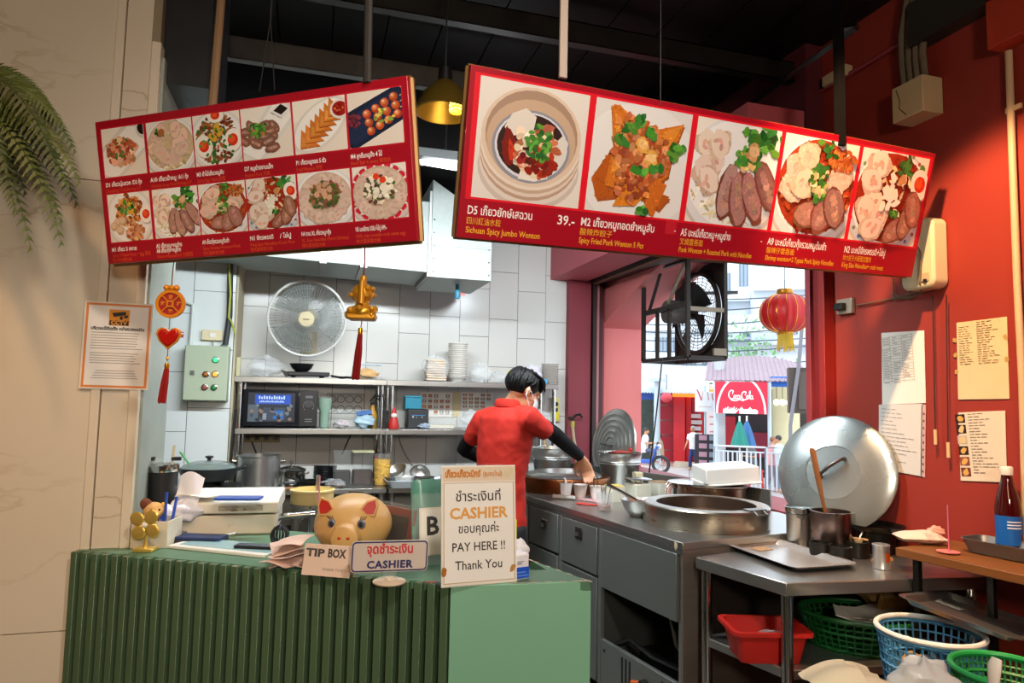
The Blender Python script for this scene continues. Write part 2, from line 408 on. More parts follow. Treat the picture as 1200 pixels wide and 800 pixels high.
struct(G().span((-.53, PY+.02, 0), (-.515, PY+.42, 2.62)).build('trim_11', mat('tile_edge', '9fa79c', .3, 0, .2, 9)))
# dark shutter housing above the pier's inner side
struct(G().span((-.53, PY+.06, 2.55), (-.38, PY+.5, 3.4)).build('trim_12', mat('housing', '24262a', .4, .3, .3, 9)))
struct(G().rod((-.36, PY+.0, 2.3), (-.34, PY+.02, 3.35), .014, 8).build('trim_13', mat('stick', '9a7a58', .6)))
# hall walls and ceiling
struct(G().span((-3.35, -4.2, -.05), (-3.2, 5.6, 3.6)).build('wall_hall_side', mat('hall_paint', 'b9a78c', .7)))
struct(G().span((-3.35, -4.35, -.05), (2.9, -4.2, 3.6)).build('wall_hall_rear', mat('hall_paint', 'b9a78c')))
ce = struct(G().span((-3.3, -4.3, CZ+.03), (2.9, 5.7, CZ+.2)).build('ceiling', CEIL))
x = -3.2
_pm = G().box((0, 0, 0), (.262, 9.9, .03)).mesh('plank', CEIL)
while x < 2.9:
    link('plank', _pm, ce, (x+.135, .7, CZ+.015-.004*(int(x*100) % 3))); x += .27
for i, (y, z, m) in enumerate(((3.43, 3.1, mat('channel_grey', '5c5854', .4, .5, .3, 12)), (2.98, 3.22, mat('channel_dark', '2c2926', .45, .5, .4, 12)), (4.6, 3.2, BLACKM), (1.9, 3.3, BLACKM))):
    g = G(); g.span((-3.1, y, z), (2.5, y+.006, z+.11)); g.span((-3.1, y, z), (2.5, y+.05, z+.006)); g.span((-3.1, y, z+.104), (2.5, y+.05, z+.11))
    struct(g.build('ceiling_beam', m))
struct(G().span((-3.1, 4.0, 2.985), (2.3, 5.48, 3.4)).build('ceiling_bulkhead', mat('bulkhead_dark', '060505', .8, spec=.1)))
# orange beam stub at the right edge
struct(G().span((2.47, .7, 2.88), (RW, 1.93, 3.4)).build('beam_3', mat('orange_red_paint', 'b0381c', .6, 0, .08, 3), bevel=.004))
# ================================================================ THE STREET OUTSIDE
SZ = -1.12                                         # street level
sa = rad(33.9)                                     # the street facade faces back toward the shop
SN = Vector((sin(sa), cos(sa), 0)); SE = Vector((cos(sa), -sin(sa), 0))   # away, along
def stp(px, py, t):                                # point t metres away (measured straight out to the street)
    d = ray(px, py); return EYE + d*(t/(d.x*SN.x+d.y*SN.y))
def sxy(px, t): p = stp(px, 470, t); return p.dot(SE)
SM = Matrix(((SE.x, SN.x, 0, 0), (SE.y, SN.y, 0, 0), (0, 0, 1, 0), (0, 0, 0, 1)))
SRZ = -sa
def sloc(e, t, z): return (SE*e+SN*t)+Vector((0, 0, z))
def sz(py, t, px=850): return stp(px, py, t).z
struct(G().box((0, 0, 0), (90, 70, .1)).build('street', mat('street_paving', 'b9b2b0', .8, 0, .12, 1.5), loc=sloc(0, 39, SZ-.05))).rotation_euler = (0, 0, SRZ)
pv = struct(G().box((0, 0, 0), (40, 7, .06)).build('pavement', mat('pavement_red', 'b98f88', .8, 0, .1, 2), loc=sloc(4, 31.5, SZ+.02))); pv.rotation_euler = (0, 0, SRZ)

def sthing(name, label, cat, px, t, z=SZ, group=None): return thing(name, label, cat, sloc(sxy(px, t), t, z), SRZ, group)
# --- facade row: red gate shop
T0 = 29
t = sthing('red_shop', 'bright red shop front with folded red gate panels across the street', 'shop', 812, T0)
e0 = sxy(812, T0)
RG = mat('red_gate', 'd0222b', .5, 0, .06, 4); RGD = mat('red_gate_dark', 'a3162a', .5, 0, .06, 4)
X_ = lambda px, T_=T0: sxy(px, T_)-e0
Z_ = lambda py, T_=T0, px=850: stp(px, py, T_).z-SZ
G().span((X_(790), -.3, 0), (X_(803), .2, Z_(462))).build('gate_post', RG, t)
G().span((X_(770), .6, 0), (X_(880), .7, Z_(455))).build('back_panel', RGD, t)
for k in range(6): G().span((X_(804+k*7), .05+.1*(k % 2), .15), (X_(810+k*7), .15+.1*(k % 2), Z_(466))).build('gate_panel', RGD if k % 2 else RG, t)
G().span((X_(789), -.5, Z_(466)), (X_(838), .4, Z_(457))).build('header', mat('orange_sign', 'f0842a', .5, 0, .3, 5, emis=1.2), t)
G().span((X_(792), -1.3, 0), (X_(880), -.3, .16)).build('step', mat('step_stone', 'c4b5a0', .8), t)
M0 = frame((X_(816), -.02, Z_(520)), (1, 0, 0), (0, 0, 1))
p = Print()
for k in range(5): p.rect(-.2, .25*k, .18+.05*(k % 2), .25*k+.16, 'd7cfd0' if k else '8fb4d6')
p.build('poster', t, M0)
p = Print(); p.rect(0, 0, 1.6, 2.2, 'efe9ea')
for k in range(6): p.line(.15, .3+.3*k, 1.4-.15*(k % 3), .3+.3*k, .06, 'd08a92')
p.build('poster', t, frame((X_(827), -.03, Z_(515)), (1, 0, 0), (0, 0, 1)))
# --- lit shop on the left with goods shelves
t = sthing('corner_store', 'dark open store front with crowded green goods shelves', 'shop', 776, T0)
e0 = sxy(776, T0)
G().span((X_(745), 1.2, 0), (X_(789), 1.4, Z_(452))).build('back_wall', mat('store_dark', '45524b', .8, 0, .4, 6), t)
G().span((X_(745), -.8, Z_(470)), (X_(778), .1, Z_(462))).build('sign_board', mat('sign_blue', '2b55a8', .5), t)
rg = random.Random(5)
for k in range(5):
    z = .5+.62*k; sh = G().span((X_(764), .6, z), (X_(788), 1.2, z+.05)).build('shelf', mat('shelf_grey', '9aa79b', .6), t)
    g = G()
    for j in range(8): g.box((X_(765)+j*.1, .75, z+.2), (.09, .2, rg.uniform(.2, .4)), mi=j % 3)
    g.build('goods', [mat('goods_a', '6d8a6c'), mat('goods_b', 'b9b89c'), mat('goods_c', '33504a')], sh)['kind'] = 'stuff'
t = sthing('store_post', 'slim pale post standing before the corner store', 'post', 770, 27.5)
G().rod((0, 0, 0), (0, 0, 3.4), .12, 10).build('pole', mat('pale_post', 'b8c6cf', .5), t)
G().box((0, 0, 3.4), (.6, .6, .12)).build('cap', mat('pale_post', 'b8c6cf'), t)
t = sthing('round_red_lantern', 'small pink-red paper lantern over the corner store', 'lantern', 781, 27, z=sz(467, 27))
G().ball((0, 0, 0), (.22, .22, .19)).build('shade', mat('lantern_pink', 'd0434e', .6), t)
G().rod((0, 0, .3), (0, 0, .9), .015, 6).build('cord', INK, t)
# roofs over that row
def roof(px0, px1, ya, yb, t0, t1, name, label, col, ribs):
    t = sthing(name, label, 'roof', (px0+px1)/2, t0); e = sxy((px0+px1)/2, t0)
    a0, a1 = sxy(px0, t0)-e, sxy(px1, t0)-e; z0, z1 = sz(yb, t0)-SZ, sz(ya, t1)-SZ
    g = G(); n = ribs*2
    for i in range(n):
        u0, u1 = a0+(a1-a0)*i/n, a0+(a1-a0)*(i+1)/n; h0, h1 = (.06 if i % 2 else 0), (0 if i % 2 else .06)
        g.add([(u0, 0, z0+h0), (u1, 0, z0+h1), (u1, t1-t0, z1+h1), (u0, t1-t0, z1+h0)], [(0, 1, 2, 3)])
    g.build('corrugated_sheet', col, t, solid=.03); return t
roof(742, 830, 430, 462, 27.5, 31, 'tin_roof', 'pale grey corrugated tin roof over the red shop front', mat('tin_pale', 'c4cfd4', .5, .2, .15, 3), 26)
t = sthing('stall_roof', 'mauve corrugated stall roof above the red cola banner', 'roof', 868, 22)
e0 = sxy(868, 22); g = G()
zA, zB = sz(446, 22, 838)-SZ, sz(427, 25, 838)-SZ
for i in range(44):
    u0, u1 = -1.05+i*.07, -1.05+(i+1)*.07; h0, h1 = (.03 if i % 2 else 0), (0 if i % 2 else .03)
    bow = lambda u: .28*(1-((u-.45)/1.55)**2)
    g.add([(u0, 0, zA+h0), (u1, 0, zA+h1), (u1, 3.0, zB+h1+bow(u1)), (u0, 3.0, zB+h0+bow(u0))], [(0, 1, 2, 3)])
g.build('corrugated_sheet', mat('tin_mauve', '9c8690', .5, .2, .15, 3), t, solid=.03)
for px in (839, 902):
    G().rod((sxy(px, 22)-e0, .1, 0), (sxy(px, 22)-e0, .1, zA), .06, 8).build('post', mat('pale_post', 'b8c6cf'), t)
G().span((sxy(904, 22)-e0, .3, sz(452, 22)-SZ), (sxy(936, 22)-e0, .4, sz(440, 22)-SZ)).build('blue_valance', mat('valance_blue', '2b6fd0', .5), t)
# cola banner
t = sthing('cola_banner', 'red fabric banner with white script cola lettering under the stall roof', 'banner', 869, 21.8)
e0 = sxy(869, 21.8); bx0, bx1 = sxy(838, 21.8)-e0, sxy(899, 21.8)-e0; bz0, bz1 = sz(484, 21.8)-SZ, sz(447, 21.8)-SZ
W, H = bx1-bx0, bz1-bz0
G().span((bx0, 0, bz0), (bx1, .02, bz1)).build('cloth', mat('cola_red', 'd21f3c', .6), t)
MB_ = frame((bx0, -.012, bz0), (1, 0, 0), (0, 0, 1))
p = Print((0, 0, W, H)); 
def arc(p, cx, cy, r, a0, a1, w, col, n=24, ry=1):
    q = [(cx+r*cos(rad(a0+(a1-a0)*i/n)), cy+ry*sin(rad(a0+(a1-a0)*i/n))) for i in range(n+1)]
    for i in range(n): p.line(*q[i], *q[i+1], w, col)
arc(p, .5*W, 0, .465*W, 0, 180, .06, 'f2dfe2', ry=1.16*H)
for cx, s in ((.22*W, 1), (.34*W, 1), (.60*W, -1), (.76*W, -1)):
    for k in range(5): p.line(cx+s*.03*k-.06, 0, cx+s*(.045*k)-.08+.02*k, .14+.03*(2-abs(k-2)), .03, 'f3e6e4')
    p.ell(cx, .05, .1, .09, 'f3e6e4')
p.build('print', t, MB_)
def stroke(p, pts, w, col):
    pts = [(q.x, q.y) for q in (Vector((*a, 0)) for a in pts)]
    for i in range(len(pts)-1): p.line(*pts[i], *pts[i+1], w, col); p.ell(*pts[i+1], w/2, w/2, col, n=8)
p = Print(); w = .042
def script_C(x, y, s):
    q = [(x+s*(.27+.26*cos(rad(a))), y+s*(.3+.32*sin(rad(a)))) for a in range(50, 320, 18)]; stroke(p, q, w*1.3, 'fbf2f2')
    stroke(p, [(x+s*.42, y+s*.55), (x+s*.36, y+s*.46), (x+s*.34, y+s*.36)], w, 'fbf2f2')
def script_o(x, y, s): stroke(p, [(x+s*(.1+.085*cos(rad(a))), y+s*(.13+.13*sin(rad(a)))) for a in range(0, 361, 30)], w, 'fbf2f2')
def script_c(x, y, s): stroke(p, [(x+s*(.1+.09*cos(rad(a))), y+s*(.13+.13*sin(rad(a)))) for a in range(50, 330, 30)], w, 'fbf2f2')
def script_a(x, y, s): script_o(x, y, s); stroke(p, [(x+s*.2, y+s*.27), (x+s*.2, y+s*.05), (x+s*.27, y)], w, 'fbf2f2')
def script_l(x, y, s): stroke(p, [(x, y+s*.08), (x+s*.13, y+s*.45), (x+s*.1, y+s*.6), (x+s*.05, y+s*.5), (x+s*.06, y+s*.1), (x+s*.14, y)], w, 'fbf2f2')
s = .62; script_C(0, 0, s); script_o(.27, 0, s); script_c(.38, 0, s); script_a(.48, 0, s); stroke(p, [(.66, .07), (.74, .08)], w, 'fbf2f2')
script_C(.70, -.03, s*.95); script_o(.96, 0, s); script_l(1.09, 0, s); script_a(1.16, 0, s)
stroke(p, [(.12, -.05), (.35, -.09), (.6, -.03), (.8, -.08)], w, 'fbf2f2')
k = .72/1.32
o = p.build('lettering', t, MB_ @ T(.265*W, .46*H, .004) @ Matrix.Diagonal((.47*W/1.32, .47*W/1.32*1.25, 1, 1)))
# white light-box sign
t = sthing('shop_sign', 'white sign on a post with faint red lettering beside the cola banner', 'sign', 826, 26); e0 = sxy(826, 26)
G().span((sxy(814.5, 26)-e0, 0, sz(483, 26)-SZ), (sxy(838, 26)-e0, .2, sz(459, 26)-SZ)).build('face', mat('sign_white', 'f0f2f4', .5), t)
p = Print(); p.line(0, .5, .16, .1, .05, 'c8555c'); p.line(.16, .1, .2, .45, .02, 'e0a0a2')
for k in range(3): p.line(.36+.16*k, .42-.05*k, .40+.16*k, .12, .035, ('dba4a8', 'c8646c', 'e6c2c4')[k])
p.line(.02, -.12, .5, -.12, .03, 'e2c4c6'); p.build('lettering', t, frame((sxy(817, 26)-e0, -.01, sz(473, 26)-SZ), (1, 0, 0), (0, 0, 1)))
G().rod((0, .25, 0), (0, .25, sz(452, 26)-SZ), .04, 6).build('post', mat('pale_post', 'b8c6cf'), t)
# cream pillar and dark stall depth behind the railing
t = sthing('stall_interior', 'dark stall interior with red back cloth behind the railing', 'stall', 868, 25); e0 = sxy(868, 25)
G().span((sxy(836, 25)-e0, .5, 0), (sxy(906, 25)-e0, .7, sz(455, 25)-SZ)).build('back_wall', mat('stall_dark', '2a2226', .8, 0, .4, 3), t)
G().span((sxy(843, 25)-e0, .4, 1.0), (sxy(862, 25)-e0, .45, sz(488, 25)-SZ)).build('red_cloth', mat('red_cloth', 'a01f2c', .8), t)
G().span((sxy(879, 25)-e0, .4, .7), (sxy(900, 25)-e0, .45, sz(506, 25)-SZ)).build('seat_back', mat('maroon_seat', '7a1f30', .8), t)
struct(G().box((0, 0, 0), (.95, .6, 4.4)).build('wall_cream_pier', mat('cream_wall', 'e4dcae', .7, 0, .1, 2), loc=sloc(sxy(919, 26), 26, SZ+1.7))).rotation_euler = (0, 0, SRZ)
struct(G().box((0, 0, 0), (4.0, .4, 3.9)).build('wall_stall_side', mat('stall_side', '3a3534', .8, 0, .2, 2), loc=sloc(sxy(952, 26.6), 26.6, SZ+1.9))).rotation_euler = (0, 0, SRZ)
for k, px in enumerate((910, 917, 925)):
    t = sthing('bulb', ['warm round bulb nearest the banner on the stall lamp row', 'warm round bulb in the middle of the stall lamp row', 'warm round bulb at the far end of the stall lamp row'][k], 'light bulb', px, 22.5, z=sz(470, 22.5), group='stall lamp row')
    G().ball((0, 0, 0), .09).build('glass', mat('bulb_glow', 'ffe3a8', .5, emis=6), t); G().rod((0, 0, .08), (0, 0, .5), .01, 5).build('cord', INK, t)
t = sthing('meter_box', 'grey brown electric cabinet hanging at the edge of the opening', 'cabinet', 941, 18, z=sz(482, 18)); e0 = sxy(941, 18)
zt = sz(430, 18)-sz(482, 18)
G().span((-.32, 0, 0), (.3, .5, zt)).build('body', mat('cabinet_brown', '453b35', .7, 0, .15, 4), t); G().span((-.1, -.03, .1), (.26, 0, zt-.1)).build('door', mat('cabinet_brown2', '50453e', .7, 0, .15, 4), t)
G().tube([(-.32, -.1, SZ-sz(482, 18)), (-.3, -.1, -.3), (-.1, -.1, 1.1), (.0, -.1, 2.2)], .045, 8).build('pipe', mat('pipe_grey', '737176', .5), t)
# closed umbrellas
for px, col, nm, lab in ((866.5, '1f7d70', 'umbrella', 'closed teal green market umbrella by the railing'), (875, '35689a', 'umbrella', 'closed steel blue market umbrella by the railing')):
    t = sthing(nm, lab, 'umbrella', px, 20.8 if px < 870 else 21.3); z0, z1 = sz(523, 20.8)-SZ, sz(493, 20.8)-SZ
    g = G(); n = 18
    g.grid(lambda u, v: Vector(((.20*(1-v)**.8+.03)*(1+.16*cos(6*2*pi*u))*cos(2*pi*u), (.20*(1-v)**.8+.03)*(1+.16*cos(6*2*pi*u))*sin(2*pi*u), z0+(z1-z0)*v)), 36, 8)
    g.build('canopy', mat('umbrella_'+col, col, .7, 0, .1, 4), t); G().rod((0, 0, 0), (0, 0, z1+.15), .025, 8).build('pole', WHITEP, t)
# crowd-control railing: two lengths
RAIL = mat('rail_paint', 'bcc2c9', .4, .1, .04)
for px0, px1, lab in ((837, 896, 'long white crowd barrier in front of the cola stall'), (898, 932, 'shorter white crowd barrier to the right in front of the diner')):
    t = sthing('railing', lab, 'railing', (px0+px1)/2, 20); e0 = sxy((px0+px1)/2, 20); a, b = sxy(px0, 20)-e0, sxy(px1, 20)-e0
    zt, zb = 1.38, .22
    fr = G().tube([(a, 0, zb), (a, 0, zt), (b, 0, zt), (b, 0, zb)], .035, 8, closed=True).build('frame', RAIL, t)
    G().rod((a, 0, zt-.14), (b, 0, zt-.14), .02, 6).build('top_rail', RAIL, t)
    n = int((b-a)/.115)
    bm_ = G().rod((0, 0, zb), (0, 0, zt-.14), .021, 6).mesh('bar', RAIL)
    for i in range(1, n): link('bar', bm_, t, (a+(b-a)*i/n, 0, 0))
    for q in (a+.1, b-.1): G().rod((q, -.25, 0), (q, .25, 0), .025, 6).build('foot', RAIL, t); G().rod((q, 0, 0), (q, 0, zb), .025, 6).build('foot', RAIL, t)
# easel board and red crate on the street
t = sthing('menu_easel', 'dark menu easel standing by the red gate', 'easel', 829, 26); M_ = frame((-.4, -.1, .2), (1, 0, 0), (0, .2, 1))
G().box((0, 0, .75), (.9, .06, 1.3), RX(-10)).build('board', mat('easel_dark', '2a2327', .6), t); G().rod((.3, .2, 0), (.2, .1, 1.3), .03, 6).build('leg', INK, t); G().rod((-.3, .2, 0), (-.2, .1, 1.3), .03, 6).build('leg', INK, t)
p = Print()
for k in range(8): p = Print(); x = .1 if k % 2 else .46; p.rect(x, .2+.3*(k//2), x+.28, .38+.3*(k//2), 'b98a9a' if k % 2 else '8f9aa8'); p.build('picture', t, frame((-.4, -.16, .1), (1, 0, 0), (0, .17, 1)))
t = sthing('plastic_stool', 'red plastic stool behind the white barrier', 'stool', 885, 20.9); 
G().lathe([(.2, .62), (.22, .64), (.22, .68), (.02, .69)], n=16).build('seat', RED_P, t)
for sx in (-1, 1):
    for sy in (-1, 1): G().rod((sx*.2, sy*.2, 0), (sx*.13, sy*.13, .64), .045, 6).build('leg', RED_P, t)
# scooter
t = sthing('scooter', 'blue motor scooter parked at the edge of the opening', 'motorbike', 754, 25)
def wheel(x, name):
    w = G().lathe([(.22, -.05), (.3, -.06), (.33, 0), (.3, .06), (.22, .05)], (x, 0, .33), 24, RX(90), closed=True).build(name, DARKP, t)
    g = G()
    for k in range(6): g.rod((x, 0, .33), (x+.23*cos(k*pi/3), 0, .33+.23*sin(k*pi/3)), .014, 5)
    g.build('rim', ALU, w)
wheel(-.62, 'wheel'); wheel(.62, 'wheel')
SCB = mat('scooter_blue', '2f58b5', .3, 0, .05, coat=.5)
G().prism([(-.95, .55), (-.5, .5), (-.1, .35), (.3, .35), (.5, .9), (.62, .95), (.45, 1.0), (.3, .5), (-.1, .5), (-.2, .78), (-.95, .85)], -.13, .13, RX(90)).build('body', SCB, t, bevel=.03)
G().box((-.45, 0, .86), (.7, .26, .1)).build('seat', DARKP, t, bevel=.03)
G().tube([(.52, -.32, 1.05), (.5, -.1, 1.1), (.5, .1, 1.1), (.52, .32, 1.05)], .025, 8).build('handlebar', DARKP, t)
G().rod((.52, 0, 1.0), (.62, 0, .33), .04, 8).build('fork', ALU, t); G().ball((.56, 0, .95), (.09, .1, .1)).build('headlight', WHITEP, t)
# distant pale buildings, wires, tree
def block(name, label, px0, px1, py0, t, d, col, wins=(), floors=(), cat='building'):
    th = sthing(name, label, cat, (px0+px1)/2, t); e0 = sxy((px0+px1)/2, t); a, b = sxy(px0, t)-e0, sxy(px1, t)-e0; zt = sz(py0, t)-SZ
    G().span((a, 0, 0), (b, d, zt)).build('wall', col, th)
    for (x0, y0, x1, y1) in wins:
        f = G().span((sxy(x0, t)-e0, -.06, sz(y1, t)-SZ), (sxy(x1, t)-e0, .04, sz(y0, t)-SZ)).build('window', mat('win_grey', '9fb0bf', .4), th)
        n = max(2, int((x1-x0)/4))
        for i in range(n+1):
            q = sxy(x0+(x1-x0)*i/n, t)-e0; G().span((q-.04, -.12, sz(y1, t)-SZ), (q+.04, -.06, sz(y0, t)-SZ)).build('bar', mat('bar_grey', '6f7f90', .5), f)
    for (x0, x1, y) in floors:
        z = sz(y, t)-SZ; G().span((sxy(x0, t)-e0, -.5, z-.12), (sxy(x1, t)-e0, .05, z)).build('ledge', mat('ledge_pale', 'd5dfe6', .7), th)
    return th
PB = mat('pale_building', 'dfe6ea', .8, 0, .05, 1); PB2 = mat('pale_building2', 'ccd8e0', .8, 0, .06, 1)
block('tower_block', 'pale overexposed apartment block with barred windows behind the stall roofs', 842, 905, 250, 46, 6, PB, wins=((868, 308, 877, 336), (846, 320, 856, 345), (872, 382, 898, 394), (846, 392, 858, 402)), floors=((842, 905, 352), (842, 905, 396)))
block('house', 'low white house with a deep roof ledge beside the hanging lantern', 884, 975, 330, 40, 6, PB2, wins=((912, 378, 935, 392),), floors=((884, 975, 340), (884, 975, 402)))
block('terrace_house', 'pale terrace house behind the industrial fan', 745, 842, 300, 44, 6, PB, wins=((768, 395, 790, 412), (800, 420, 815, 440), (824, 420, 836, 440)), floors=((745, 842, 385), (745, 842, 418)))
t = sthing('upper_canopy', 'grey slatted metal canopy jutting from the pale block', 'canopy', 882, 36.5, z=sz(392, 36.5)); g = 0
for k in range(10):
    G().add([(-1.7+.28*k, 0, .1), (-1.7+.28*k+.24, 0, .1), (-1.2+.28*k+.24, 2.5, 1.3), (-1.2+.28*k, 2.5, 1.3)], [(0, 1, 2, 3)]).build('slat', mat('canopy_grey', 'aeb8bd', .5), t, solid=.04)
t = sthing('air_conditioner', 'white air conditioner outdoor unit high on the pale block', 'air conditioner', 891, 45.55, z=sz(353, 45.5))
G().span((-.5, 0, 0), (.5, .4, .8)).build('casing', WHITEP, t, bevel=.03); gg = G()
for r in (.1, .2, .3): gg.tube([(-.1+r*cos(k*pi/8), -.02, .4+r*sin(k*pi/8)) for k in range(16)], .02, 5, closed=True)
gg.build('fan_guard', mat('ac_grey', '7d8990', .5), t)
t = sthing('lamp_post', 'tall pale concrete utility post beside the stall roof', 'post', 843, 23.5)
G().rod((0, 0, 0), (0, 0, 7.5), .2, 12, r2=.14).build('pole', mat('concrete_pale', 'b6babf', .8), t); G().box((0, 0, 6.2), (1.2, .1, .1)).build('crossarm', INK, t)
rg = random.Random(8)
for k in range(7):
    y0, y1 = 352+k*12+rg.uniform(-3, 3), 340+k*13+rg.uniform(-3, 3)
    a, b = stp(742, y0, 24), stp(975, y1, 26)
    m = (a+b)/2-Vector((0, 0, rg.uniform(.2, .6)))
    tag(G().tube(bez(a, m, b, 10), .022, 5).build('power_line', mat('cable_grey', '4a5460', .6)), ('topmost', 'second highest', 'third highest', 'middle', 'third lowest', 'second lowest', 'lowest')[k]+' power line strung across the street above the stalls', 'cable', 'power lines over the street')
t = sthing('street_tree', 'small pale green tree between the stall roof and pale block', 'tree', 876, 34)
rg = random.Random(3); gx = G()
zc = sz(420, 34)-SZ
for k in range(420):
    a, b_, c_ = rg.gauss(0, .75), rg.gauss(0, .5), rg.gauss(0, .75); s = rg.uniform(.08, .16)
    d1 = Vector((rg.uniform(-1, 1), rg.uniform(-1, 1), rg.uniform(-1, 1))).normalized()*s; d2 = d1.orthogonal().normalized()*s*.5; c = Vector((a, b_, zc+c_))
    gx.add([c-d1, c+d2, c+d1, c-d2], [(0, 1, 2, 3)])
gx.build('foliage', mat('leaf_pale', '6fa067', .7, 0, .3, 3), t)['kind'] = 'stuff'; G().rod((0, 0, 0), (0, 0, zc), .12, 8).build('trunk', WOOD, t)
# ================================================================ PEOPLE
SKIN = mat('skin', 'c98f6b', .5, 0, .06, 12); HAIR = mat('black_hair', '0b0a0a', .55, 0, .25, 60, spec=.25)
SHIRT = mat('red_polo', 'b8200f', .82, 0, .07, 30, bump=.04, bs=90)
SLEEVE = mat('black_sleeve', '09090b', .75, 0, .15, 12, spec=.2); MASK = mat('face_mask', 'dfe3e6', .8)
def remesh(o, vox, sm=4, f=.5):
    m = o.modifiers.new('union', 'REMESH'); m.mode = 'VOXEL'; m.voxel_size = vox; m.use_smooth_shade = True
    s = o.modifiers.new('soften', 'SMOOTH'); s.iterations = sm; s.factor = f; return o
def loft(g, rings, n=20):
    """rings: (centre, side vector, front vector) -> closed elliptical loft"""
    vs = []; fs = []
    for c, a, b in rings:
        for k in range(n):
            w = 2*pi*k/n; cw, sw = cos(w), sin(w); e = .86
            vs.append(Vector(c)+Vector(a)*(abs(cw)**e*(1 if cw > 0 else -1))+Vector(b)*(abs(sw)**e*(1 if sw > 0 else -1)))
    m = len(rings)
    for i in range(m-1):
        for k in range(n): fs.append((i*n+k, i*n+(k+1) % n, (i+1)*n+(k+1) % n, (i+1)*n+k))
    fs.append(tuple(range(n-1, -1, -1))); fs.append(tuple((m-1)*n+k for k in range(n)))
    return g.add(vs, fs)
def head_geo(g, c, R, s=1.0):
    """head with brow, nose, lips, chin and ears; local: +y face, +x right ear, +z crown"""
    P = lambda x, y, z: Vector(c)+R @ (Vector((x, y, z))*s)
    g.ball(P(0, -.012, .03), (.073*s, .092*s, .088*s), 18, 12, R.to_4x4())          # skull
    g.ball(P(0, .028, -.035), (.058*s, .062*s, .075*s), 16, 10, R.to_4x4())          # face
    g.ball(P(0, .058, -.088), (.026*s, .024*s, .022*s), 10, 8, R.to_4x4())           # chin
    g.tube([P(0, .088, .012), P(0, .103, -.018), P(0, .112, -.034), P(0, .09, -.042)], [.008*s, .011*s, .016*s, .01*s], 8)  # nose
    g.tube([P(-.024, .086, -.062), P(0, .095, -.06), P(.024, .086, -.062)], .007*s, 6)
    g.tube([P(-.02, .084, -.072), P(0, .093, -.073), P(.02, .084, -.072)], .008*s, 6)
    for sx in (-1, 1):
        g.tube([P(sx*.012, .084, .02), P(sx*.05, .07, .018)], .011*s, 6)             # brow
        g.ball(P(sx*.034, .07, -.022), (.02*s, .016*s, .016*s), 8, 6, R.to_4x4())    # cheek
        g.tube([P(sx*.073, -.012, -.03), P(sx*.082, -.018, -.002), P(sx*.081, -.03, .018), P(sx*.078, -.035, .0), P(sx*.074, -.02, -.028)], .0075*s, 6)
        g.ball(P(sx*.074, -.02, -.003), (.006*s, .016*s, .026*s), 8, 6, R.to_4x4())
def hand_geo(g, wrist, d, palm_n, curl=.6, s=1.0, spread=.10):
    """palm and five separate fingers; d: pointing direction, palm_n: out of the palm, thumb on d x palm_n side"""
    d = Vector(d).normalized(); n = Vector(palm_n); n = (n-d*n.dot(d)).normalized(); t = d.cross(n)
    w = Vector(wrist)
    loft(g, [(w, t*.024*s, n*.018*s), (w+d*.03*s, t*.035*s, n*.016*s), (w+d*.07*s, t*.042*s, n*.015*s), (w+d*.092*s, t*.040*s, n*.012*s)], 12)
    for k, (off, L) in enumerate(((.031, .072), (.0105, .082), (-.0105, .076), (-.031, .058))):
        b = w+d*.085*s+t*off*s; a = 0; pts = [b-d*.015*s]; dd = (d+t*off*spread*20*.1).normalized()
        for j, q in enumerate((.0, .45, .32, .23)):
            if j: a += curl*(.7 if j == 1 else 1)
            if j: pts.append(pts[-1]+(dd*cos(a)+n*sin(a))*L*s*q*1.1)
            else: pts.append(b)
        g.tube(pts, [.0095*s, .0098*s, .0092*s, .0085*s, .0068*s], 8)
    b = w+d*.022*s+t*.026*s
    g.tube([b, b+(t*.028+d*.022+n*.008)*s, b+(t*.034+d*.05+n*.022)*s, b+(t*.026+d*.07+n*.034)*s], [.014*s, .012*s, .0105*s, .008*s], 8)

# ---- the cook at the stove
D = lambda px, py, t: atd(px, py, t)
foot = D(585, 600, 3.82); root = Vector((foot.x, foot.y, 0))
cook = thing('person', 'cook in a red polo shirt and black arm sleeves bending over the stove', 'person', root)
rel = lambda v: Vector(v)-root
shL, shR = rel(D(565, 491, 3.93)), rel(D(620, 488, 3.70)); neck = rel(D(598, 474, 3.82)); headc = rel(D(613.5, 459, 3.80))
elR, wrR = rel(D(648, 507, 3.86)), rel(D(681, 536, 4.0)); elL, wrL = rel(D(544, 526, 4.06)), rel(D(585, 546, 4.28))
pel = rel(D(583, 606, 3.84)); chest = rel(D(592, 516, 3.82)); waist = rel(D(586, 562, 3.83))
side = (shR-shL); side.z = 0; side.normalize(); front = Vector((-side.y, side.x, 0))
hd = (Vector((.93, .30, -.42))).normalized()                        # face direction: right, away and down
hz = (Vector((.30, .1, 1))-hd*Vector((.30, .1, 1)).dot(hd)).normalized(); hx = hd.cross(hz)
HR = Matrix((hx, hd, hz)).transposed()
g = G()
loft(g, [(pel+Vector((0, 0, -.12)), side*.15, front*.10), (pel, side*.165, front*.115), (waist, side*.14, front*.095), (chest, side*.165, front*.112), ((shL+shR)/2+Vector((0, 0, .0)), side*.12, front*.07), (neck+Vector((0, 0, -.01)), side*.06, front*.055)])
g.tube([neck-Vector((0, 0, .03)), (neck+headc)/2, headc+HR @ Vector((0, -.02, -.02))], [.062, .054, .052], 14)
head_geo(g, headc, HR, 1.0)
for sh, el, wr in ((shL, elL, wrL), (shR, elR, wrR)):
    g.tube([sh, sh.lerp(el, .5), el, el.lerp(wr, .4), wr], [.040, .038, .034, .032, .025], 12); g.ball(sh+(neck-sh)*.12-Vector((0, 0, .015)), .036, 12, 8)
hdir = (wrR-elR).normalized()
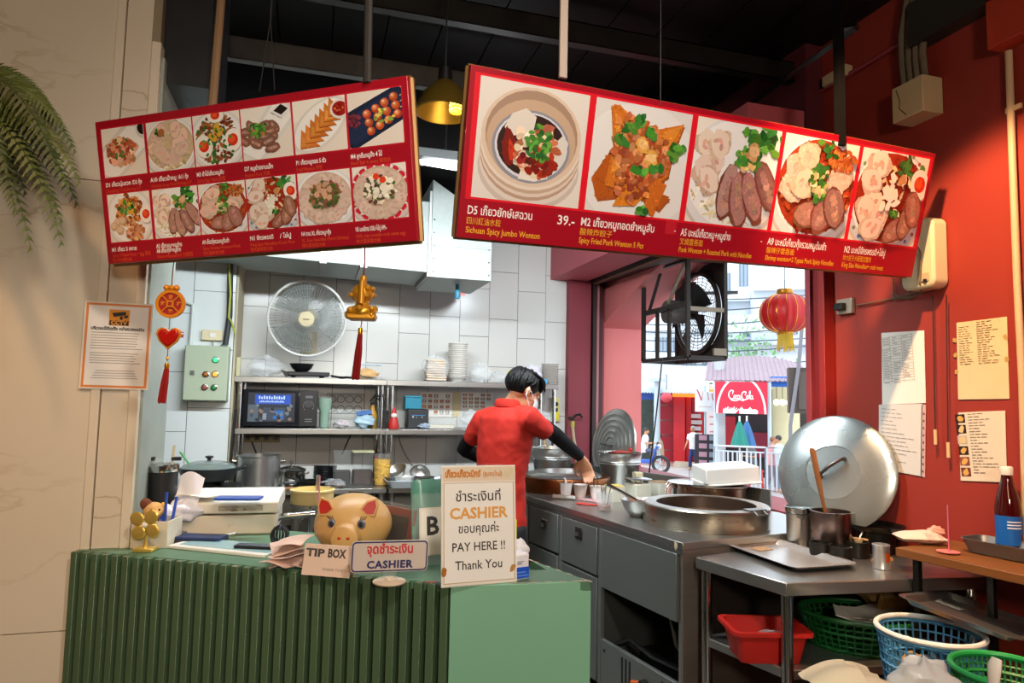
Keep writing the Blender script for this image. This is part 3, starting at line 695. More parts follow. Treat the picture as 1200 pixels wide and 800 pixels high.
hand_geo(g, wrR, (hdir+Vector((0, 0, -.9))).normalized(), (-.25, -.75, -.1), .55, 1.02)
hand_geo(g, wrL, (wrL-elL), (0, 0, -1), .6, 1.0)
for sx in (-1, 1):
    hip = pel+side*.085*sx+Vector((0, 0, -.06)); kn = Vector((hip.x, hip.y, .50))+side*.015*sx+front*.03; an = Vector((kn.x, kn.y, .09))-front*.03
    g.tube([hip, hip.lerp(kn, .5), kn, kn.lerp(an, .4), an], [.085, .075, .056, .054, .038], 12)
    g.tube([an+Vector((0, 0, -.03))-front*.05, an+Vector((0, 0, -.045))+front*.06, an+Vector((0, 0, -.055))+front*.15], [.036, .038, .028], 10)
remesh(g.build('body', SKIN, cook), .0075, 3)
# polo shirt: one closed garment with two sleeves, collar as a sub-part
g = G(); hem = pel+Vector((0, 0, -.05))
loft(g, [(hem, side*.176, front*.128), (pel+Vector((0, 0, .05)), side*.172, front*.124), (waist, side*.155, front*.112), (waist.lerp(chest, .5), side*.160, front*.116), (chest, side*.170, front*.122), ((shL+shR)/2, side*.165, front*.10), ((shL+shR)/2+Vector((0, 0, .035)), side*.13, front*.08), (neck+Vector((0, 0, .0)), side*.074, front*.066)], 28)
for sh, el, q, rr in ((shL, elL, .60, .068), (shR, elR, .72, .068)):
    dn = Vector((0, 0, -.012)); g.tube([neck-Vector((0, 0, .045)), sh+dn, sh.lerp(el, q*.5)+dn*1.3, sh.lerp(el, q)+dn*1.6], [.060, .070, .062, .056], 16)
rg = random.Random(2)
for k in range(0):                                                      # soft folds across the back and under the arm
    a = shR.lerp(waist, .15+.1*k)-front*.10+side*rg.uniform(-.04, .06); b = waist.lerp(pel, .1*k)-front*.118-side*rg.uniform(.02, .12)
    g.tube(bez(a, (a+b)/2-front*.012, b, 6), [.004, .013, .016, .017, .015, .012, .004], 6)
sho = remesh(g.build('shirt', SHIRT, cook), .010, 6)
tx = bpy.data.textures.new('cloth_folds', 'CLOUDS'); tx.noise_scale = .11; md = sho.modifiers.new('folds', 'DISPLACE'); md.texture = tx; md.strength = .022; md.mid_level = .5; md.texture_coords = 'LOCAL'
g = G(); rr = []
for k in range(20):
    w = 2*pi*k/20; rr.append(neck+Vector((0, 0, -.004))+side*.078*cos(w)+front*.07*sin(w)+Vector((0, 0, .012*(-sin(w)))))
g.tube(rr, .016, 8, closed=True, flat=1.7); g.build('collar', SHIRT, sho)
for sh, el, wr, q in ((shL, elL, wrL, .52), (shR, elR, wrR, .56)):
    g = G(); pts = [sh.lerp(el, q+(1-q)*i/5) for i in range(6)]+[el.lerp(wr, .05), el.lerp(wr, .13), el.lerp(wr, .25)]+[el.lerp(wr, t) for t in (.4, .6, .8, .95)]
    g.tube(pts, [.044, .045, .045, .044, .044, .044, .045, .044, .043, .041, .038, .035, .032], 18); g.build('arm_sleeve', SLEEVE, cook)
g = G()
for sx in (-1, 1):
    hip = pel+side*.085*sx+Vector((0, 0, -.04)); kn = Vector((hip.x, hip.y, .50))+side*.015*sx+front*.03; an = Vector((kn.x, kn.y, .10))-front*.03
    g.tube([hip, hip.lerp(kn, .5), kn, an], [.10, .088, .075, .065], 14)
loft(g, [(pel+Vector((0, 0, -.14)), side*.165, front*.115), (pel+Vector((0, 0, .03)), side*.17, front*.12)])
remesh(g.build('trousers', mat('dark_trousers', '1c1d24', .8), cook), .014, 3)
for sx in (-1, 1):
    c = pel+side*.10*sx; c = Vector((c.x, c.y, .045))
    g = G(); loft(g, [(c-front*.09+Vector((0, 0, -.042)), side*.04, front*.02), (c+front*.04+Vector((0, 0, -.0)), side*.046, front*.13), (c-front*.02+Vector((0, 0, .055)), side*.042, front*.05)], 14); g.build('shoe', DARKP, cook)
# hair: cap over the skull plus layered locks
Hp = lambda x, y, z: headc+HR @ (Vector((x, y, z))*1.0)
g = G(); g.ball(Hp(0, -.022, .042), (.084*1.0, .098*1.0, .088*1.0), 22, 14, HR.to_4x4()); rg = random.Random(11)
def lock(a, b, c, r): g.tube(bez(a, b, c, 5), [r, r*1.15, r*1.1, r*.9, r*.6, r*.15], 5, flat=.6)
def skull(az, el_, o=0): return Hp((.084+o)*cos(az)*cos(el_), -.022+(.098+o)*sin(az)*cos(el_), .042+(.088+o)*sin(el_))
for k in range(260):
    az = rg.uniform(-pi, pi); e0_ = rg.uniform(-.1, 1.1); y_ = sin(az)
    low = -.85 if y_ < -.35 else (-.15 if y_ < .35 else .25)           # nape, over the ear, temple
    e1_ = max(low+rg.uniform(-.08, .06), e0_-rg.uniform(.5, .9))
    if e1_ > e0_-.15: continue
    daz = rg.uniform(-.18, .18); lock(skull(az, e0_, .002), skull(az+daz*.5, (e0_+e1_)/2, .008), skull(az+daz, e1_, .001 if y_ < .3 else .007), rg.uniform(.007, .011))
for k in range(60):                                                     # fringe falling over the forehead
    x = rg.uniform(-.075, .075); y0 = rg.uniform(-.03, .03)
    lock(Hp(x, y0, .125-abs(x)*.4), Hp(x*1.1, y0+.07, .13-abs(x)*.35), Hp(x*1.15+rg.uniform(-.01, .01), .10-abs(x)*.45+rg.uniform(0, .015), rg.uniform(.02, .05)), rg.uniform(.008, .012))
g.build('hair', HAIR, cook)
g = G(); g.grid(lambda u, v: Hp((u-.5)*.125, .108-.9*abs(u-.5)**2*.28+.008*sin(v*pi)-(.02 if v < .1 else 0)*0, -.095+.075*v), 10, 6); mk = g.build('face_mask', MASK, cook, solid=.002)
for sx in (-1, 1): G().tube([Hp(sx*.062, .04, -.03), Hp(sx*.08, -.005, .0), Hp(sx*.084, -.03, .008), Hp(sx*.08, -.03, -.03), Hp(sx*.062, .04, -.085)], .0022, 6).build('ear_loop', MASK, mk)
for sx in (-1, 1):
    e = G().ball(Hp(sx*.03, .082, .004), (.013, .008, .008), 10, 8, HR.to_4x4()).build('eye', mat('eye_white', 'e8e4de', .2), cook); G().ball(Hp(sx*.031, .0895, .003), .0052, 8, 6).build('iris', INK, e)

# ---- passers-by on the street
def figure(label, px, t, h, rz, shirt, legs, hair, pose='walk', z=SZ, group=None):
    o = thing('person', label, 'person', sloc(sxy(px, t), t, z), SRZ+rz, group); k = h/1.7; s = k
    sit = pose == 'sit'; P = lambda x, y, z_: Vector((x, y, z_))*k
    hz_ = .48 if sit else .92
    g = G(); c = P(0, 0, hz_)
    loft(g, [(c+P(0, 0, -.06), P(.15, 0, 0), P(0, .1, 0)), (c+P(0, .02, .2), P(.14, 0, 0), P(0, .1, 0)), (c+P(0, .05, .42), P(.17, 0, 0), P(0, .11, 0)), (c+P(0, .05, .52), P(.14, 0, 0), P(0, .08, 0)), (c+P(0, .05, .57), P(.05, 0, 0), P(0, .05, 0))], 14)
    g.tube([c+P(0, .05, .5), c+P(0, .06, .66)], .05*k, 8); head_geo(g, c+P(0, .08, .70), Matrix.Identity(3), k)
    arms = []; lg = []
    for sx in (-1, 1):
        sh = c+P(sx*.18, .05, .48)
        el, wr = (c+P(sx*.25, .1, .24), c+P(sx*.14, .34, .26)) if sit else (c+P(sx*.27, .02*sx, .22), c+P(sx*.31, .07*sx+.05, -.02))
        g.tube([sh, el, wr], [.05*k, .04*k, .028*k], 8); hand_geo(g, wr, wr-el, (0, 0, -1) if sit else (-sx, 0, 0), .5, k); arms.append((sh, el))
        hip = c+P(sx*.08, 0, -.02)
        kn, an = (c+P(sx*.1, .42, -.02), P(sx*.1, .4, .08)) if sit else (P(sx*.09, .06+.05*sx, .48), P(sx*.09, -.02+.14*sx, .08))
        g.tube([hip, kn, an], [.08*k, .058*k, .04*k], 8); g.tube([an-P(0, .04, .03), an+P(0, .15, -.05)], [.036*k, .03*k], 8); lg.append((hip, kn, an))
    remesh(g.build('body', SKIN, o), .016, 2)
    g = G(); loft(g, [(c+P(0, 0, -.1), P(.185, 0, 0), P(0, .14, 0)), (c+P(0, .02, .2), P(.175, 0, 0), P(0, .135, 0)), (c+P(0, .05, .42), P(.195, 0, 0), P(0, .135, 0)), (c+P(0, .05, .53), P(.15, 0, 0), P(0, .1, 0)), (c+P(0, .05, .575), P(.06, 0, 0), P(0, .06, 0))], 14)
    for sh, el in arms: g.tube([sh, sh.lerp(el, .8)], [.07*k, .068*k], 8)
    remesh(g.build('shirt', mat('cloth_'+shirt, shirt, .85), o), .022, 3)
    g = G()
    for hip, kn, an in lg: g.tube([hip, kn, kn.lerp(an, .9)], [.098*k, .078*k, .066*k], 8)
    remesh(g.build('trousers', mat('cloth_'+legs, legs, .85), o), .022, 2)
    g = G(); g.ball(c+P(0, .06, .74), P(.082, .1, .09), 12, 8); g.build('hair', mat('hair_'+hair, hair, .6), o)
    return o
figure('elderly person in a white shirt and navy trousers walking past the red gate', 813, 26.9, 1.62, rad(150), 'e6e2e2', '2c3a6e', 'a8a3a0')
figure('man in a pale blue shirt behind the shorter crowd barrier', 914, 21.4, 1.62, rad(60), 'bcd6ea', '8fa6c0', '3a3330', z=SZ)
figure('woman in a dusty pink top beside the man in pale blue', 903, 21.9, 1.55, rad(-70), 'd9a4a4', '8a7f88', '8a5a40', z=SZ)
figure('rider in a white shirt sitting on the blue scooter', 755, 25.1, 1.62, rad(-90), 'ece6e2', '5b5f78', '3b302b', 'sit', z=SZ+.36)
figure('seated customer in a beige shirt inside the corner store', 775, 28.2, 1.55, rad(100), 'b9a68d', '6d6258', '2d2724', 'sit', z=SZ+.05)
figure('diner with dark clothes seated behind the closed umbrellas', 882, 23.6, 1.55, rad(120), '6b6f70', '3b4046', '241f1e', 'sit', z=SZ+.2)
# ================================================================ MENU BOARDS
def vegetable(p, cx, cy, s, rg, n=9):
    for k in range(n): p.blob(cx+rg.gauss(0, s*.5), cy+rg.gauss(0, s*.4), s*rg.uniform(.2, .42), s*rg.uniform(.12, .22), vary(rg, rg.choice(('2f6b2c', '1f4f22', '5c9a3a', '3f8030')), .15), rg)
HX = lambda t: ''.join('%02x' % int(max(0, min(1, c))*255) for c in t)
def scatter(p, cx, cy, rx, ry, n, s, cols, rg, asp=.7):
    s *= 1.4
    for k in range(int(n*1.25)):
        a, q = rg.uniform(0, 6.28), rg.random()**.5
        p.blob(cx+rx*q*cos(a), cy+ry*q*sin(a), s*rg.uniform(.6, 1.2), s*asp*rg.uniform(.6, 1.2), vary(rg, rg.choice(cols), .14), rg, n=8)
def meat(p, cx, cy, L, w, rot, rg, tone='9a6a58'):
    L *= 1.12; w *= 1.15; p.blob(cx, cy, L, w, vary(rg, '7d4a3a', .1), rg, rot, .08, 16); p.blob(cx, cy+.004, L*.92, w*.82, vary(rg, tone, .08), rg, rot, .08, 16)
    for k in range(5):
        o = (k-2)*.3; p.blob(cx+cos(rot)*L*o*.8, cy+sin(rot)*L*o*.8, L*.16, w*.35, vary(rg, 'b88a78', .1), rg, rot+.4, .2, 8)
def dumpling(p, cx, cy, s, rg, base='e9d6c4'):
    p.blob(cx, cy, s, s*.75, vary(rg, 'cdb29d', .05), rg, None, .12, 13); p.blob(cx, cy+.08*s, s*.88, s*.62, vary(rg, base, .04), rg, None, .14, 13)
    for k in range(3): p.blob(cx+rg.uniform(-.4, .4)*s, cy+rg.uniform(-.3, .3)*s, s*.25, s*.14, vary(rg, 'd8a898', .08), rg, None, .2, 8)
def egg(p, cx, cy, r, rot=0):
    p.ell(cx+.01, cy-.012, r, r*1.25, 'b9b0a4', rot); p.ell(cx, cy, r, r*1.25, 'f3ece2', rot); p.ell(cx, cy+.02*r, r*.6, r*.66, 'd8311a', rot); p.ell(cx-.1*r, cy+.1*r, r*.36, r*.4, 'ea5a2a', rot)
def plate(p, cx, cy, rx, ry, rot=0, rim='dedad6'):
    p.ell(cx+.015, cy-.03, rx*1.02, ry*1.02, 'c9bfb6', rot); p.ell(cx, cy, rx, ry, rim, rot); p.ell(cx, cy+.008, rx*.9, ry*.9, 'eceae8', rot)
def food(kind, rg, detail=0):
    """painted dish photo in a unit square"""
    p = Print(); p.rect(-.3, -.3, 1.3, 1.3, 'e6dccf'); p.poly([(0, .6), (1, .75), (1, 1), (0, 1)], 'ece5da')
    G_ = ('3f8030', '2f6b2c', '5c9a3a')
    if kind == 'steamer':
        p.rect(0, 0, 1, 1, 'e2dbd3'); p.ell(.50, .30, .47, .36, 'c9bcb3'); p.ell(.5, .36, .46, .38, 'ddd0c6'); 
        for k in range(4): p.ell(.5, .42+.03*k, .46, .40, ('b79a86', 'dccbbd', 'c0a690', 'e3d4c6')[k])
        p.ell(.5, .56, .46, .42, 'd9c3ae'); p.ell(.5, .57, .425, .385, 'a78a75'); p.ell(.5, .53, .41, .35, 'c4a78e')
        p.ell(.5, .48, .36, .31, '8d8f9b'); p.ell(.5, .485, .335, .285, 'd5d6de'); p.ell(.5, .49, .315, .265, '35211c')
        p.poly([(.24, .62), (.3, .74), (.42, .80), (.52, .74), (.5, .6), (.3, .55)], 'ded6cc'); p.poly([(.66, .3), (.8, .36), (.84, .56), (.78, .62), (.68, .5)], 'd9d3cb'); p.poly([(.4, .2), (.55, .19), (.68, .23), (.6, .3), (.42, .28)], 'e5ded4')
        p.blob(.3, .45, .06, .15, '7a1f16', rg, .2); p.blob(.32, .43, .03, .09, 'c53a1c', rg, .2)
        scatter(p, .54, .47, .19, .22, 60, .04, ('e3c7ae', 'd8a98c', 'b4573a', 'c9744f', 'f0dcc6'), rg); scatter(p, .58, .36, .17, .1, 26, .035, ('8a241a', 'a8321f', '6d1a14'), rg)
        scatter(p, .56, .52, .12, .15, 34, .026, G_, rg)
    elif kind == 'fried':
        p.rect(0, 0, 1, 1, 'dcd9d6'); p.ell(.5, .45, .6, .55, 'e4e2e0')
        def sq(pts, c): p.poly([(x+.015, y-.02) for x, y in pts], 'a3552a'); p.poly(pts, c)
        sq([(.12, .12), (.05, .3), (.2, .55), (.45, .3), (.85, .22), (.75, .08), (.5, .2)], 'b4581c'); sq([(.16, .93), (.22, .6), (.18, .25), (.55, .2), (.8, .4), (.82, .6), (.9, .88), (.65, .8), (.4, .83), (.24, .95)], 'cf7426')
        p.poly([(.2, .88), (.25, .6), (.22, .35), (.36, .45), (.33, .75)], 'df8f38'); p.poly([(.62, .38), (.8, .32), (.7, .02), (.62, .06), (.58, .25)], 'c96a24'); p.poly([(.68, .78), (.88, .86), (.76, .62)], 'dc8a34'); p.poly([(.28, .08), (.35, .24), (.6, .22), (.5, .1)], 'd98228')
        scatter(p, .5, .55, .28, .28, 120, .032, ('b05a30', 'c97a4a', '9c4526', 'd8935e', 'a8522e'), rg, .85); scatter(p, .45, .3, .2, .16, 40, .028, ('b05a30', 'c97a4a', '9c4526'), rg); scatter(p, .35, .8, .12, .08, 20, .024, ('b05a30', 'c97a4a'), rg)
        p.blob(.5, .64, .065, .075, 'e2a850', rg); p.blob(.5, .65, .045, .05, 'eec07a', rg); p.blob(.6, .53, .065, .08, 'e2a850', rg); p.blob(.6, .54, .045, .055, 'efc684', rg)
        for cx, cy in ((.36, .77), (.5, .4), (.66, .46), (.82, .6), (.86, .66), (.3, .66), (.56, .06), (.45, .84), (.56, .74)): scatter(p, cx, cy, .06, .03, 5, .038, G_, rg)
    else:
        if kind in ('bowl_pork', 'bowl_spicy', 'bowl_king', 'bowl_xl', 'bowl_xxl', 'soup'):
            p.ell(.51, .44, .52, .5, 'c6bdb8'); p.ell(.5, .47, .50, .49, {'bowl_king': 'c8ccd8', 'bowl_xxl': 'd9c6c2'}.get(kind, 'dfdedf')); p.ell(.5, .5, .455, .44, 'efeeee')
            if kind == 'bowl_king':
                for k in range(28): t = k*2*pi/28; p.ell(.5+.475*cos(t), .485+.465*sin(t), .02, .02, ('5d7aa8', 'b0503c', '6d8a62')[k % 3], n=8)
            if kind == 'bowl_xxl':
                for k in range(20): t = k*2*pi/20; p.blob(.5+.44*cos(t), .49+.43*sin(t), .06, .035, 'd2263a', rg, t+1.57)
        if kind == 'bowl_pork':
            scatter(p, .5, .3, .38, .2, 90, .03, ('e5d9bd', 'd7c49a', 'efe6cf', 'cdb98d'), rg, .3)
            for c in ((.2, .7), (.28, .55), (.2, .5), (.32, .72), (.26, .42)): dumpling(p, *c, .13, rg)
            vegetable(p, .72, .78, .2, rg, 26)
            for x, y, r in ((.45, .36, 1.45), (.57, .30, 1.75), (.70, .33, 2.0), (.83, .44, 2.1)): meat(p, x, y, .21, .085, r, rg, rg.choice(('a87870', '95665a', 'b0857c')))
            scatter(p, .6, .64, .11, .1, 34, .028, G_+('d2a154', 'e0bc74'), rg); p.blob(.65, .7, .075, .06, 'cf9d6a', rg); p.blob(.65, .71, .055, .04, 'deb98a', rg)
        elif kind in ('bowl_spicy', 'soup'):
            p.ell(.5, .5, .43, .41, 'a83a1f' if kind == 'bowl_spicy' else 'cfb892')
            scatter(p, .5, .4, .38, .3, 60, .035, ('b5401f', 'c96a3c', '9a2a18') if kind == 'bowl_spicy' else ('d9c3a0', 'cbb088', 'e3d3b6'), rg, .5)
            for c in ((.26, .62), (.22, .46), (.35, .74), (.74, .6), (.68, .5), (.62, .74) if kind == 'soup' else (.34, .5)): dumpling(p, *c, .15, rg, 'e6c4ae')
            if kind == 'bowl_spicy': scatter(p, .74, .76, .16, .09, 50, .022, ('b5602c', 'c4773a', '9c4a22'), rg)
            vegetable(p, .55 if kind != 'soup' else .3, .84 if kind != 'soup' else .72, .1, rg, 12)
            if kind == 'bowl_spicy':
                for x, y, r in ((.46, .26, .2), (.6, .28, 1.2), (.72, .34, 1.9)): meat(p, x, y, .17, .11, r, rg, 'a8756a')
                scatter(p, .5, .54, .1, .16, 44, .026, G_+('d9b98a', 'e6d3a4'), rg)
            else:
                for c in ((.4, .3), (.6, .3), (.72, .42), (.3, .42)): dumpling(p, *c, .16, rg, 'dcc0ac')
                p.blob(.36, .72, .07, .06, 'a8683c', rg)
        elif kind == 'bowl_king':
            p.ell(.5, .5, .43, .41, 'a5301a'); scatter(p, .5, .6, .38, .28, 70, .03, ('b5401f', 'd8b98a', 'e6d0a4', '9a2a18'), rg, .4)
            for c in ((.3, .78), (.24, .62), (.3, .42), (.22, .36), (.38, .3), (.32, .2)): dumpling(p, *c, .15, rg, 'ead6c6')
            vegetable(p, .68, .8, .15, rg, 16); egg(p, .83, .66, .115, .3)
            for x, y, r in ((.62, .22, .8), (.74, .30, 1.3), (.8, .42, 1.8)): meat(p, x, y, .16, .09, r, rg, 'a06a58')
            for k in range(16): p.blob(.52+rg.gauss(0, .07), .52+rg.gauss(0, .09), .055, .03, vary(rg, 'f1e8d8', .05), rg)
            p.blob(.6, .68, .055, .045, 'c98f5a', rg); scatter(p, .57, .36, .05, .03, 8, .025, G_, rg)
        elif kind in ('bowl_xl', 'bowl_xxl'):
            p.ell(.5, .5, .42, .4, 'cdb09a')
            for k in range(20):
                t = k*2*pi/20; dumpling(p, .5+.33*cos(t), .48+.31*sin(t), .105, rg, 'd9c1b2')
            scatter(p, .5, .54, .25, .22, 90, .03, ('5a6b38', '7c5a3c', '9a5f45', '4f5f30') if kind == 'bowl_xl' else ('5f4438', 'efe4d2', 'e8dcc6', '556a3a'), rg)
            for k in range(9): p.blob(.5+rg.gauss(0, .08), .58+rg.gauss(0, .07), .05, .045, vary(rg, 'd2a283' if kind == 'bowl_xl' else 'f2e8d6', .06), rg)
            if kind == 'bowl_xxl': p.ell(.46, .74, .05, .05, 'e2401f'); p.ell(.56, .68, .05, .05, 'e2401f')
        elif kind == 'dry_mix':
            plate(p, .5, .5, .46, .5); scatter(p, .5, .62, .26, .28, 110, .03, ('a85a2c', 'c97a3e', '8a4420', 'd9a05a'), rg)
            for c in ((.25, .42), (.36, .44), (.3, .28), (.18, .36)): p.ell(*c, .075, .075, 'c9a684'); p.ell(c[0]-.01, c[1]+.015, .055, .05, 'dcc0a2')
            scatter(p, .6, .22, .18, .15, 60, .03, ('c98a5c', 'd9a57c', 'b5683c'), rg); egg(p, .83, .52, .12); scatter(p, .48, .68, .16, .14, 22, .03, ('e0ad3c', 'd99a2a')+G_, rg)
        elif kind == 'dumpling_plate':
            p.poly([(-.1, .1), (.3, -.05), (1.05, .55), (.95, .95), (.6, 1.02), (-.05, .5)], 'd9d3cc'); p.poly([(-.02, .16), (.3, .03), (.97, .57), (.9, .88), (.62, .93), (.02, .48)], 'efece8')
            scatter(p, .46, .5, .3, .24, 90, .05, ('d9a98c', 'e3bda2', 'c98a6a', 'b5603c'), rg); scatter(p, .45, .55, .25, .2, 30, .025, ('a83a20', '4f7a35'), rg)
            p.ell(.93, .86, .14, .16, 'd4cfca'); p.ell(.93, .87, .11, .12, '1d1614')
        elif kind == 'egg_salad':
            plate(p, .5, .48, .5, .5); scatter(p, .5, .5, .36, .4, 150, .03, ('7c3a1c', 'a5562a', '5d2c18', 'b56f3a', '4f6b2c'), rg)
            egg(p, .26, .4, .15, .2); egg(p, .78, .45, .15, -.2); egg(p, .5, .88, .12, 1.5)
            for c in ((.5, .68), (.44, .52), (.56, .6)): p.blob(*c, .06, .09, 'd9a53a', rg)
            scatter(p, .5, .4, .3, .3, 20, .024, G_, rg)
        elif kind == 'roast':
            p.poly([(0, .2), (.35, -.05), (1.02, .7), (.9, 1.0), (.62, 1.02)], 'dcd9d4'); p.poly([(.06, .22), (.34, .05), (.95, .72), (.86, .94), (.64, .94)], 'eeece8')
            for k in range(16): meat(p, .4+rg.gauss(0, .17), .42+rg.gauss(0, .13), .12, .07, rg.uniform(-1, 1), rg, '86604e')
            scatter(p, .36, .56, .16, .13, 40, .025, G_+('b5763a',), rg); p.poly([(.6, .82), (.78, .7), (.95, .84), (.78, .98)], 'e6e4e2'); p.poly([(.65, .83), (.78, .75), (.9, .84), (.78, .93)], '221a18')
        elif kind == 'triangles':
            p.ell(.5, .5, .62, .36, 'd9d4cd', .7); p.ell(.5, .51, .56, .31, 'eeebe6', .7)
            for k in range(7):
                x, y = .12+.09*k, .12+.085*k; a_ = [(x, y), (x+.36-.01*k, y+.02), (x+.04, y+.34)]
                p.poly([(u+.012, v-.015) for u, v in a_], '9a4a18'); p.poly(a_, HX(vary(rg, 'd27a30', .08))); p.poly([(x+.03, y+.03), (x+.2, y+.05), (x+.06, y+.22)], HX(vary(rg, 'e09548', .06)))
            p.ell(.88, .74, .17, .17, 'dedad6'); p.ell(.88, .745, .135, .13, '9c1c16'); scatter(p, .88, .74, .09, .08, 18, .02, ('c23a22', '7c120e', 'd9663a'), rg)
        elif kind == 'skewers':
            p.rect(0, 0, 1, 1, 'e4d8cc'); p.poly([(-.05, .1), (.1, -.02), (1.05, .45), (1.02, .95), (.85, 1.0), (-.05, .62)], '1b2740'); p.poly([(0, .14), (.12, .06), (.98, .5), (.96, .88), (.84, .92), (0, .55)], '232f4c')
            scatter(p, .12, .5, .14, .1, 40, .03, ('6b2438', '8a3a50', '4f1a2a'), rg)
            for k in range(3):
                for j in range(4):
                    x, y = .36+.16*j+.03*k, .68-.15*k+.10*j*.8-.1; p.ell(x, y, .075, .075, HX(vary(rg, 'b5482a', .08))); p.ell(x-.015, y+.02, .05, .05, HX(vary(rg, 'd97a48', .08))); p.ell(x-.02, y+.03, .02, .02, 'efc9a6')
                p.line(.95, .82-.1*k, 1.0, .86-.1*k, .012, 'e6cfa0')
            scatter(p, .66, .5, .2, .14, 14, .03, ('e8c75a', '7aa040'), rg)
    k = {'steamer': 1.0, 'fried': 1.04, 'skewers': 1.05, 'dumpling_plate': 1.15, 'roast': 1.15, 'triangles': 1.05}.get(kind, 1.2); q = Print((0, 0, 1, 1))
    for i, (pts, c) in enumerate(p.p):
        pts = [(.5+(x-.5)*k, .49+(y-.49)*k) for x, y in pts]; q.poly(pts, c)
        x0, x1 = min(x for x, y in pts), max(x for x, y in pts); y0, y1 = min(y for x, y in pts), max(y for x, y in pts); A = (x1-x0)*(y1-y0)
        if detail and not (kind == 'steamer' and i < 17) and min(c[:3]) < .42 and A > .004:
            for _ in range(int(A*detail)):
                x, y = rg.uniform(x0, x1), rg.uniform(y0, y1); ins = False
                for j in range(len(pts)):
                    (ax, ay), (bx, by) = pts[j-1], pts[j]
                    if (ay > y) != (by > y) and x < (bx-ax)*(y-ay)/(by-ay)+ax: ins = not ins
                if ins: f = rg.uniform(.62, 1.42); q.blob(x, y, rg.uniform(.006, .02), rg.uniform(.004, .012), tuple(min(1, v*f) for v in c[:3])+(1,), rg, n=7)
    return q
def photo(parent, x0, y0, w, h, kind, seed, label=None):
    rg = random.Random(seed); p = food(kind, rg, 900 if w > .2 else 260); q = Print(); q.p = [([(x*w, y*h) for x, y in pts], c) for pts, c in p.p]
    o = q.build('photo_print', parent, T(x0, y0), step=4e-6, z0=6e-4)
    if label: o['label'] = label
    return o
def board(name, label, tl, u, v, w, h, thick, nx):
    z = u.cross(-v).normalized()
    M = frame(tl+v*h, u, -v); t = thing(name, label, 'menu board', (0, 0, 0)); t.matrix_world = M
    G().span((0, 0, -thick), (w, h, 0)).build('panel', SIGNRED, t, bevel=.002)
    g = G()
    for a, b in (((0, 0), (w, 0)), ((w, 0), (w, h)), ((w, h), (0, h)), ((0, h), (0, 0))): g.rod((a[0], a[1], -thick-.006), (b[0], b[1], -thick-.006), .008, 6)
    g.build('back_frame', mat('gold_edge', '8a6a3c', .4, .5), t); return t
WH, YL, OR = 'f4eeea', 'f0b429', 'e8552a'
# ---- large right board
u = Vector((.9939, .109, .0253)).normalized(); v = Vector((-.0104, .2573, -.9663)).normalized(); v = (v-u*v.dot(u)).normalized()
TL2 = Vector((.415, 1.888, 2.468)); W2, H2 = 2.0, .504
B2 = board('menu_board', 'large red menu board with a row of five dish photos', TL2, u, v, W2, H2, .025, 5)
BR = 'e0182a'
it = [('steamer', 'D5 เกี๊ยวยักษ์เสฉวน', '四川紅油水餃', 'Sichuan Spicy Jumbo Wonton', 'photo of a wonton in a round bamboo steamer'),
      ('fried', 'M2 เกี๊ยวหมูทอดยำหมูสับ', '酸辣炸餃子', 'Spicy Fried Pork Wonton 5 Pcs', 'photo of crisp orange fried wonton with minced pork'),
      ('bowl_pork', 'A5 บะหมี่เกี๊ยวหมู+หมูย่าง', '叉燒雲吞面', 'Pork Wonton + Roasted Pork with Noodles', 'photo of sliced roast pork and greens in a white bowl'),
      ('bowl_spicy', 'A9 บะหมี่เกี๊ยวกุ้งรวมหมูต้มยำ', '酸辣仔雲吞面', 'Shrimp wonton+2 Types Pork Spicy Noodles', 'photo of red spicy noodles in a white bowl'),
      ('bowl_king', 'N2 บะหมี่จักรพรรดิ+ไข่ปู', '特大餃子大碗面加蟹肉', 'King Size Noodles+ crab meat', 'photo of a big noodle bowl with a red yolk egg')]
xs = [(.017, .201), (.213, .399), (.411, .596), (.606, .790), (.800, .985)]
pb = Print(); 
for a, b in xs: pb.rect((a-.009)*W2, H2*.235, (b+.009)*W2, H2*.965, BR)
pb.rect(.402*2*.93+.0, .075*2*.5, .402*2*.93+.045, .075*2*.5+.045, 'c02030')
pb.build('border_print', B2, z0=2.5e-4)
tw = [.165, .142, .135, .140, .112]
for k, (kd, th, zh, en, lb) in enumerate(it):
    a, b = xs[k]; x = (a-.004)*W2
    photo(B2, a*W2, H2*.25, (b-a)*W2, H2*.70, kd, 20+k, lb)
    text(th, .036, B2, T(x, H2*.148, 5e-4), WH, width=(.135, .182, .128, .172, .132)[k]*W2*(.8 if k == 0 else .78 if k == 1 else .85), bold=.0006)
    text(zh, .025, B2, T(x, H2*.09, 5e-4), YL, width=(.062, .068, .055, .075, .085)[k]*W2*.9)
    text(en, .027, B2, T(x, H2*.035, 5e-4), YL, width=(.125, .125, .162, .172, .115)[k]*W2, bold=.0003)
text('39.-', .042, B2, T(.166*W2, H2*.14, 5e-4), WH, bold=.0006); text('-', .03, B2, T(.392*W2, H2*.16, 5e-4), WH); text('-', .03, B2, T(.585*W2, H2*.15, 5e-4), WH)
